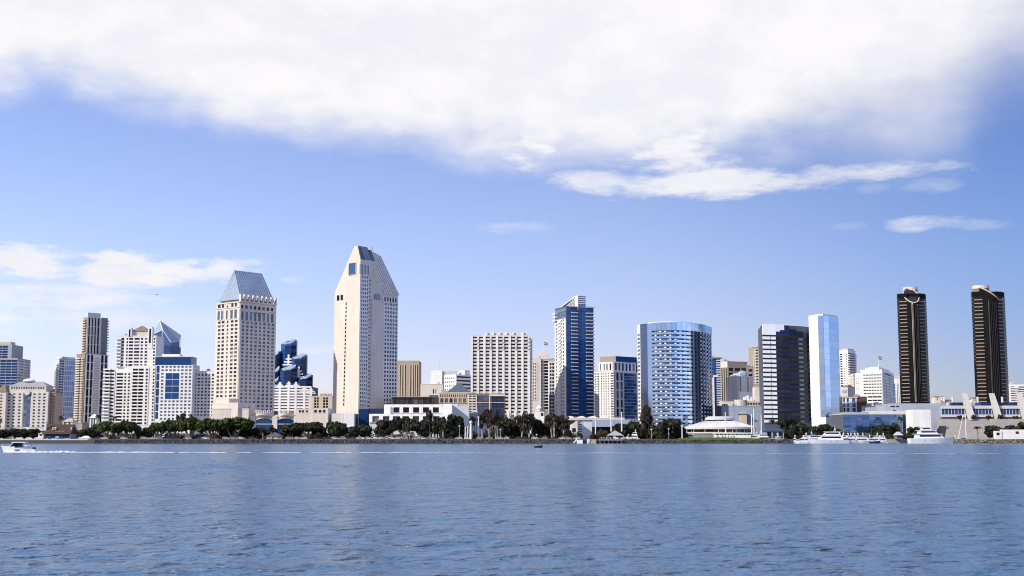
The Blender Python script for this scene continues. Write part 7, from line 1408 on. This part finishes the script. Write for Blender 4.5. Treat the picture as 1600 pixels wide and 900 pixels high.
def car(px, Y, kind, label, rz):
    o = bpy.data.objects.new('parked_car', None); C.objects.link(o); o.location = (X(px, Y, 686), Y, G0 - .1); o.rotation_euler = (0, 0, rz); o['label'] = label; o['category'] = 'car'; o['group'] = 'cars parked under the waterfront trees' if kind in ('white', 'silver') else kind + ' cars parked under the waterfront trees'
    if kind == 'silver': o['group'] = 'silver cars parked under the waterfront trees'
    if kind == 'white': o['group'] = 'white cars parked under the waterfront trees'
    for n_, me_ in CARS[kind]: p = bpy.data.objects.new(n_, me_); C.objects.link(p); p.parent = o
rc = random.Random(12)
for i in range(54):
    px = 152 + i * 14.2 + rc.uniform(-4, 4)
    if 405 < px < 447 or px > 918: continue
    kind = rc.choice(('white', 'white', 'white', 'silver', 'dark', 'blue')) if i != 18 else 'red'
    car(px, 758 + rc.uniform(0, 3), kind, {'white': 'white car parked under the trees behind the hedge', 'silver': 'silver car parked under the trees behind the hedge', 'dark': 'black car parked under the trees behind the hedge', 'blue': 'dark blue car parked under the trees behind the hedge', 'red': 'red car parked under the dark tree just short of the hut'}[kind], rc.choice((0, math.pi)) + rc.uniform(-.15, .15))
# ---------------------------------------------------------------- wake of the motorboat, seagull
FOAM = wall_mat('foam_white', (.80, .82, .84), var=.1, scale=1.5, streak=0, rough=.9)
rw = random.Random(3); mb = MB()
def foam(x0, x1, y0, w, h, dens=1.0):
    n = max(4, int((x1 - x0) / .45)); ring = []
    for i in range(n + 1):
        u_ = i / n; x = x0 + (x1 - x0) * u_; e_ = math.sin(math.pi * min(1, max(.02, u_))) ** .4; ww = w * e_ * rw.uniform(.6, 1.3); hh = h * e_ * rw.uniform(.3, 1.4); yy = y0 + rw.uniform(-.15, .15) * w
        ring.append([(x, yy - ww, .0), (x + rw.uniform(-.1, .1), yy - ww * .4, .03 + hh), (x, yy + ww * .4, .03 + hh * rw.uniform(.5, 1)), (x, yy + ww, .0)])
    mb.loft(ring, False, False, closed=False)
xs = X(10, Yb, 707)
foam(xs, X(62, Yb, 707), Yb - .6, 1.0, .22); foam(X(46, Yb, 707), X(120, Yb, 707), Yb, 1.8, .34); foam(X(110, Yb, 707), X(275, Yb, 707), Yb + .3, 2.2, .14)
x = X(262, Yb, 707)
while x < X(640, Yb, 708):
    u_ = (x - X(262, Yb)) / (X(640, Yb) - X(262, Yb)); L = rw.uniform(.5, 1) ** 2 * rw.choice((2, 4, 6, 9)); foam(x, x + L, Yb + rw.gauss(0, 2.2), rw.uniform(.15, .7), rw.uniform(.02, .07)); x += rw.uniform(.1, 1.4) * (L * .5 + 1.2 + 2 * u_)
mb.obj('boat_wake', FOAM, kind='stuff'); mb = MB()
x = X(560, Yb, 708)
while x < X(1640, Yb, 708):
    u_ = (x - X(560, Yb)) / (X(1640, Yb) - X(560, Yb)); L = rw.uniform(3, 11); foam(x, x + L, Yb - 5 - 26 * u_ + rw.gauss(0, 1.5), rw.uniform(.2, .7), rw.uniform(.03, .07)); x += L * rw.uniform(.5, 1.15)
mb.obj('wake_ripple', wall_mat('foam_thin', (.33, .40, .52), var=.3, scale=1.5, streak=0, rough=.5), kind='stuff')  # grey-blue tint, not foam: stands in for sky reflected on the wake's ridges
Yg_ = 260; t = Th('seagull', 'lone seagull gliding in the sky, between the crystal topped tower and the steep roofed tower', 'bird', (X(245, Yg_, 460), Yg_, Z(460.5, Yg_))); mb = MB(); mb.smooth = True; mb.ball((0, 0, 0), .24, .09, .085, 10, 8); mb.ball((.25, 0, .03), .08, .055, .055, 8, 6)
mb.loft([[(-.2, -.05, 0), (-.2, .05, 0), (-.2, .05, .02), (-.2, -.05, .02)], [(-.42, -.1, -.01), (-.42, .1, -.01), (-.42, .1, .005), (-.42, -.1, .005)]])
for s in (-1, 1):
    mb.loft([[(-.1, s * .06, .03), (.1, s * .06, .03), (.1, s * .06, .06), (-.1, s * .06, .06)], [(-.06, s * .38, .15), (.1, s * .38, .15), (.1, s * .38, .17), (-.06, s * .38, .17)], [(-.14, s * .78, .02), (-.06, s * .78, .02), (-.06, s * .78, .03), (-.14, s * .78, .03)]])
t.part('body', place(t, mb), WHITE); t.o.rotation_euler = (0, 0, .75); t.done()
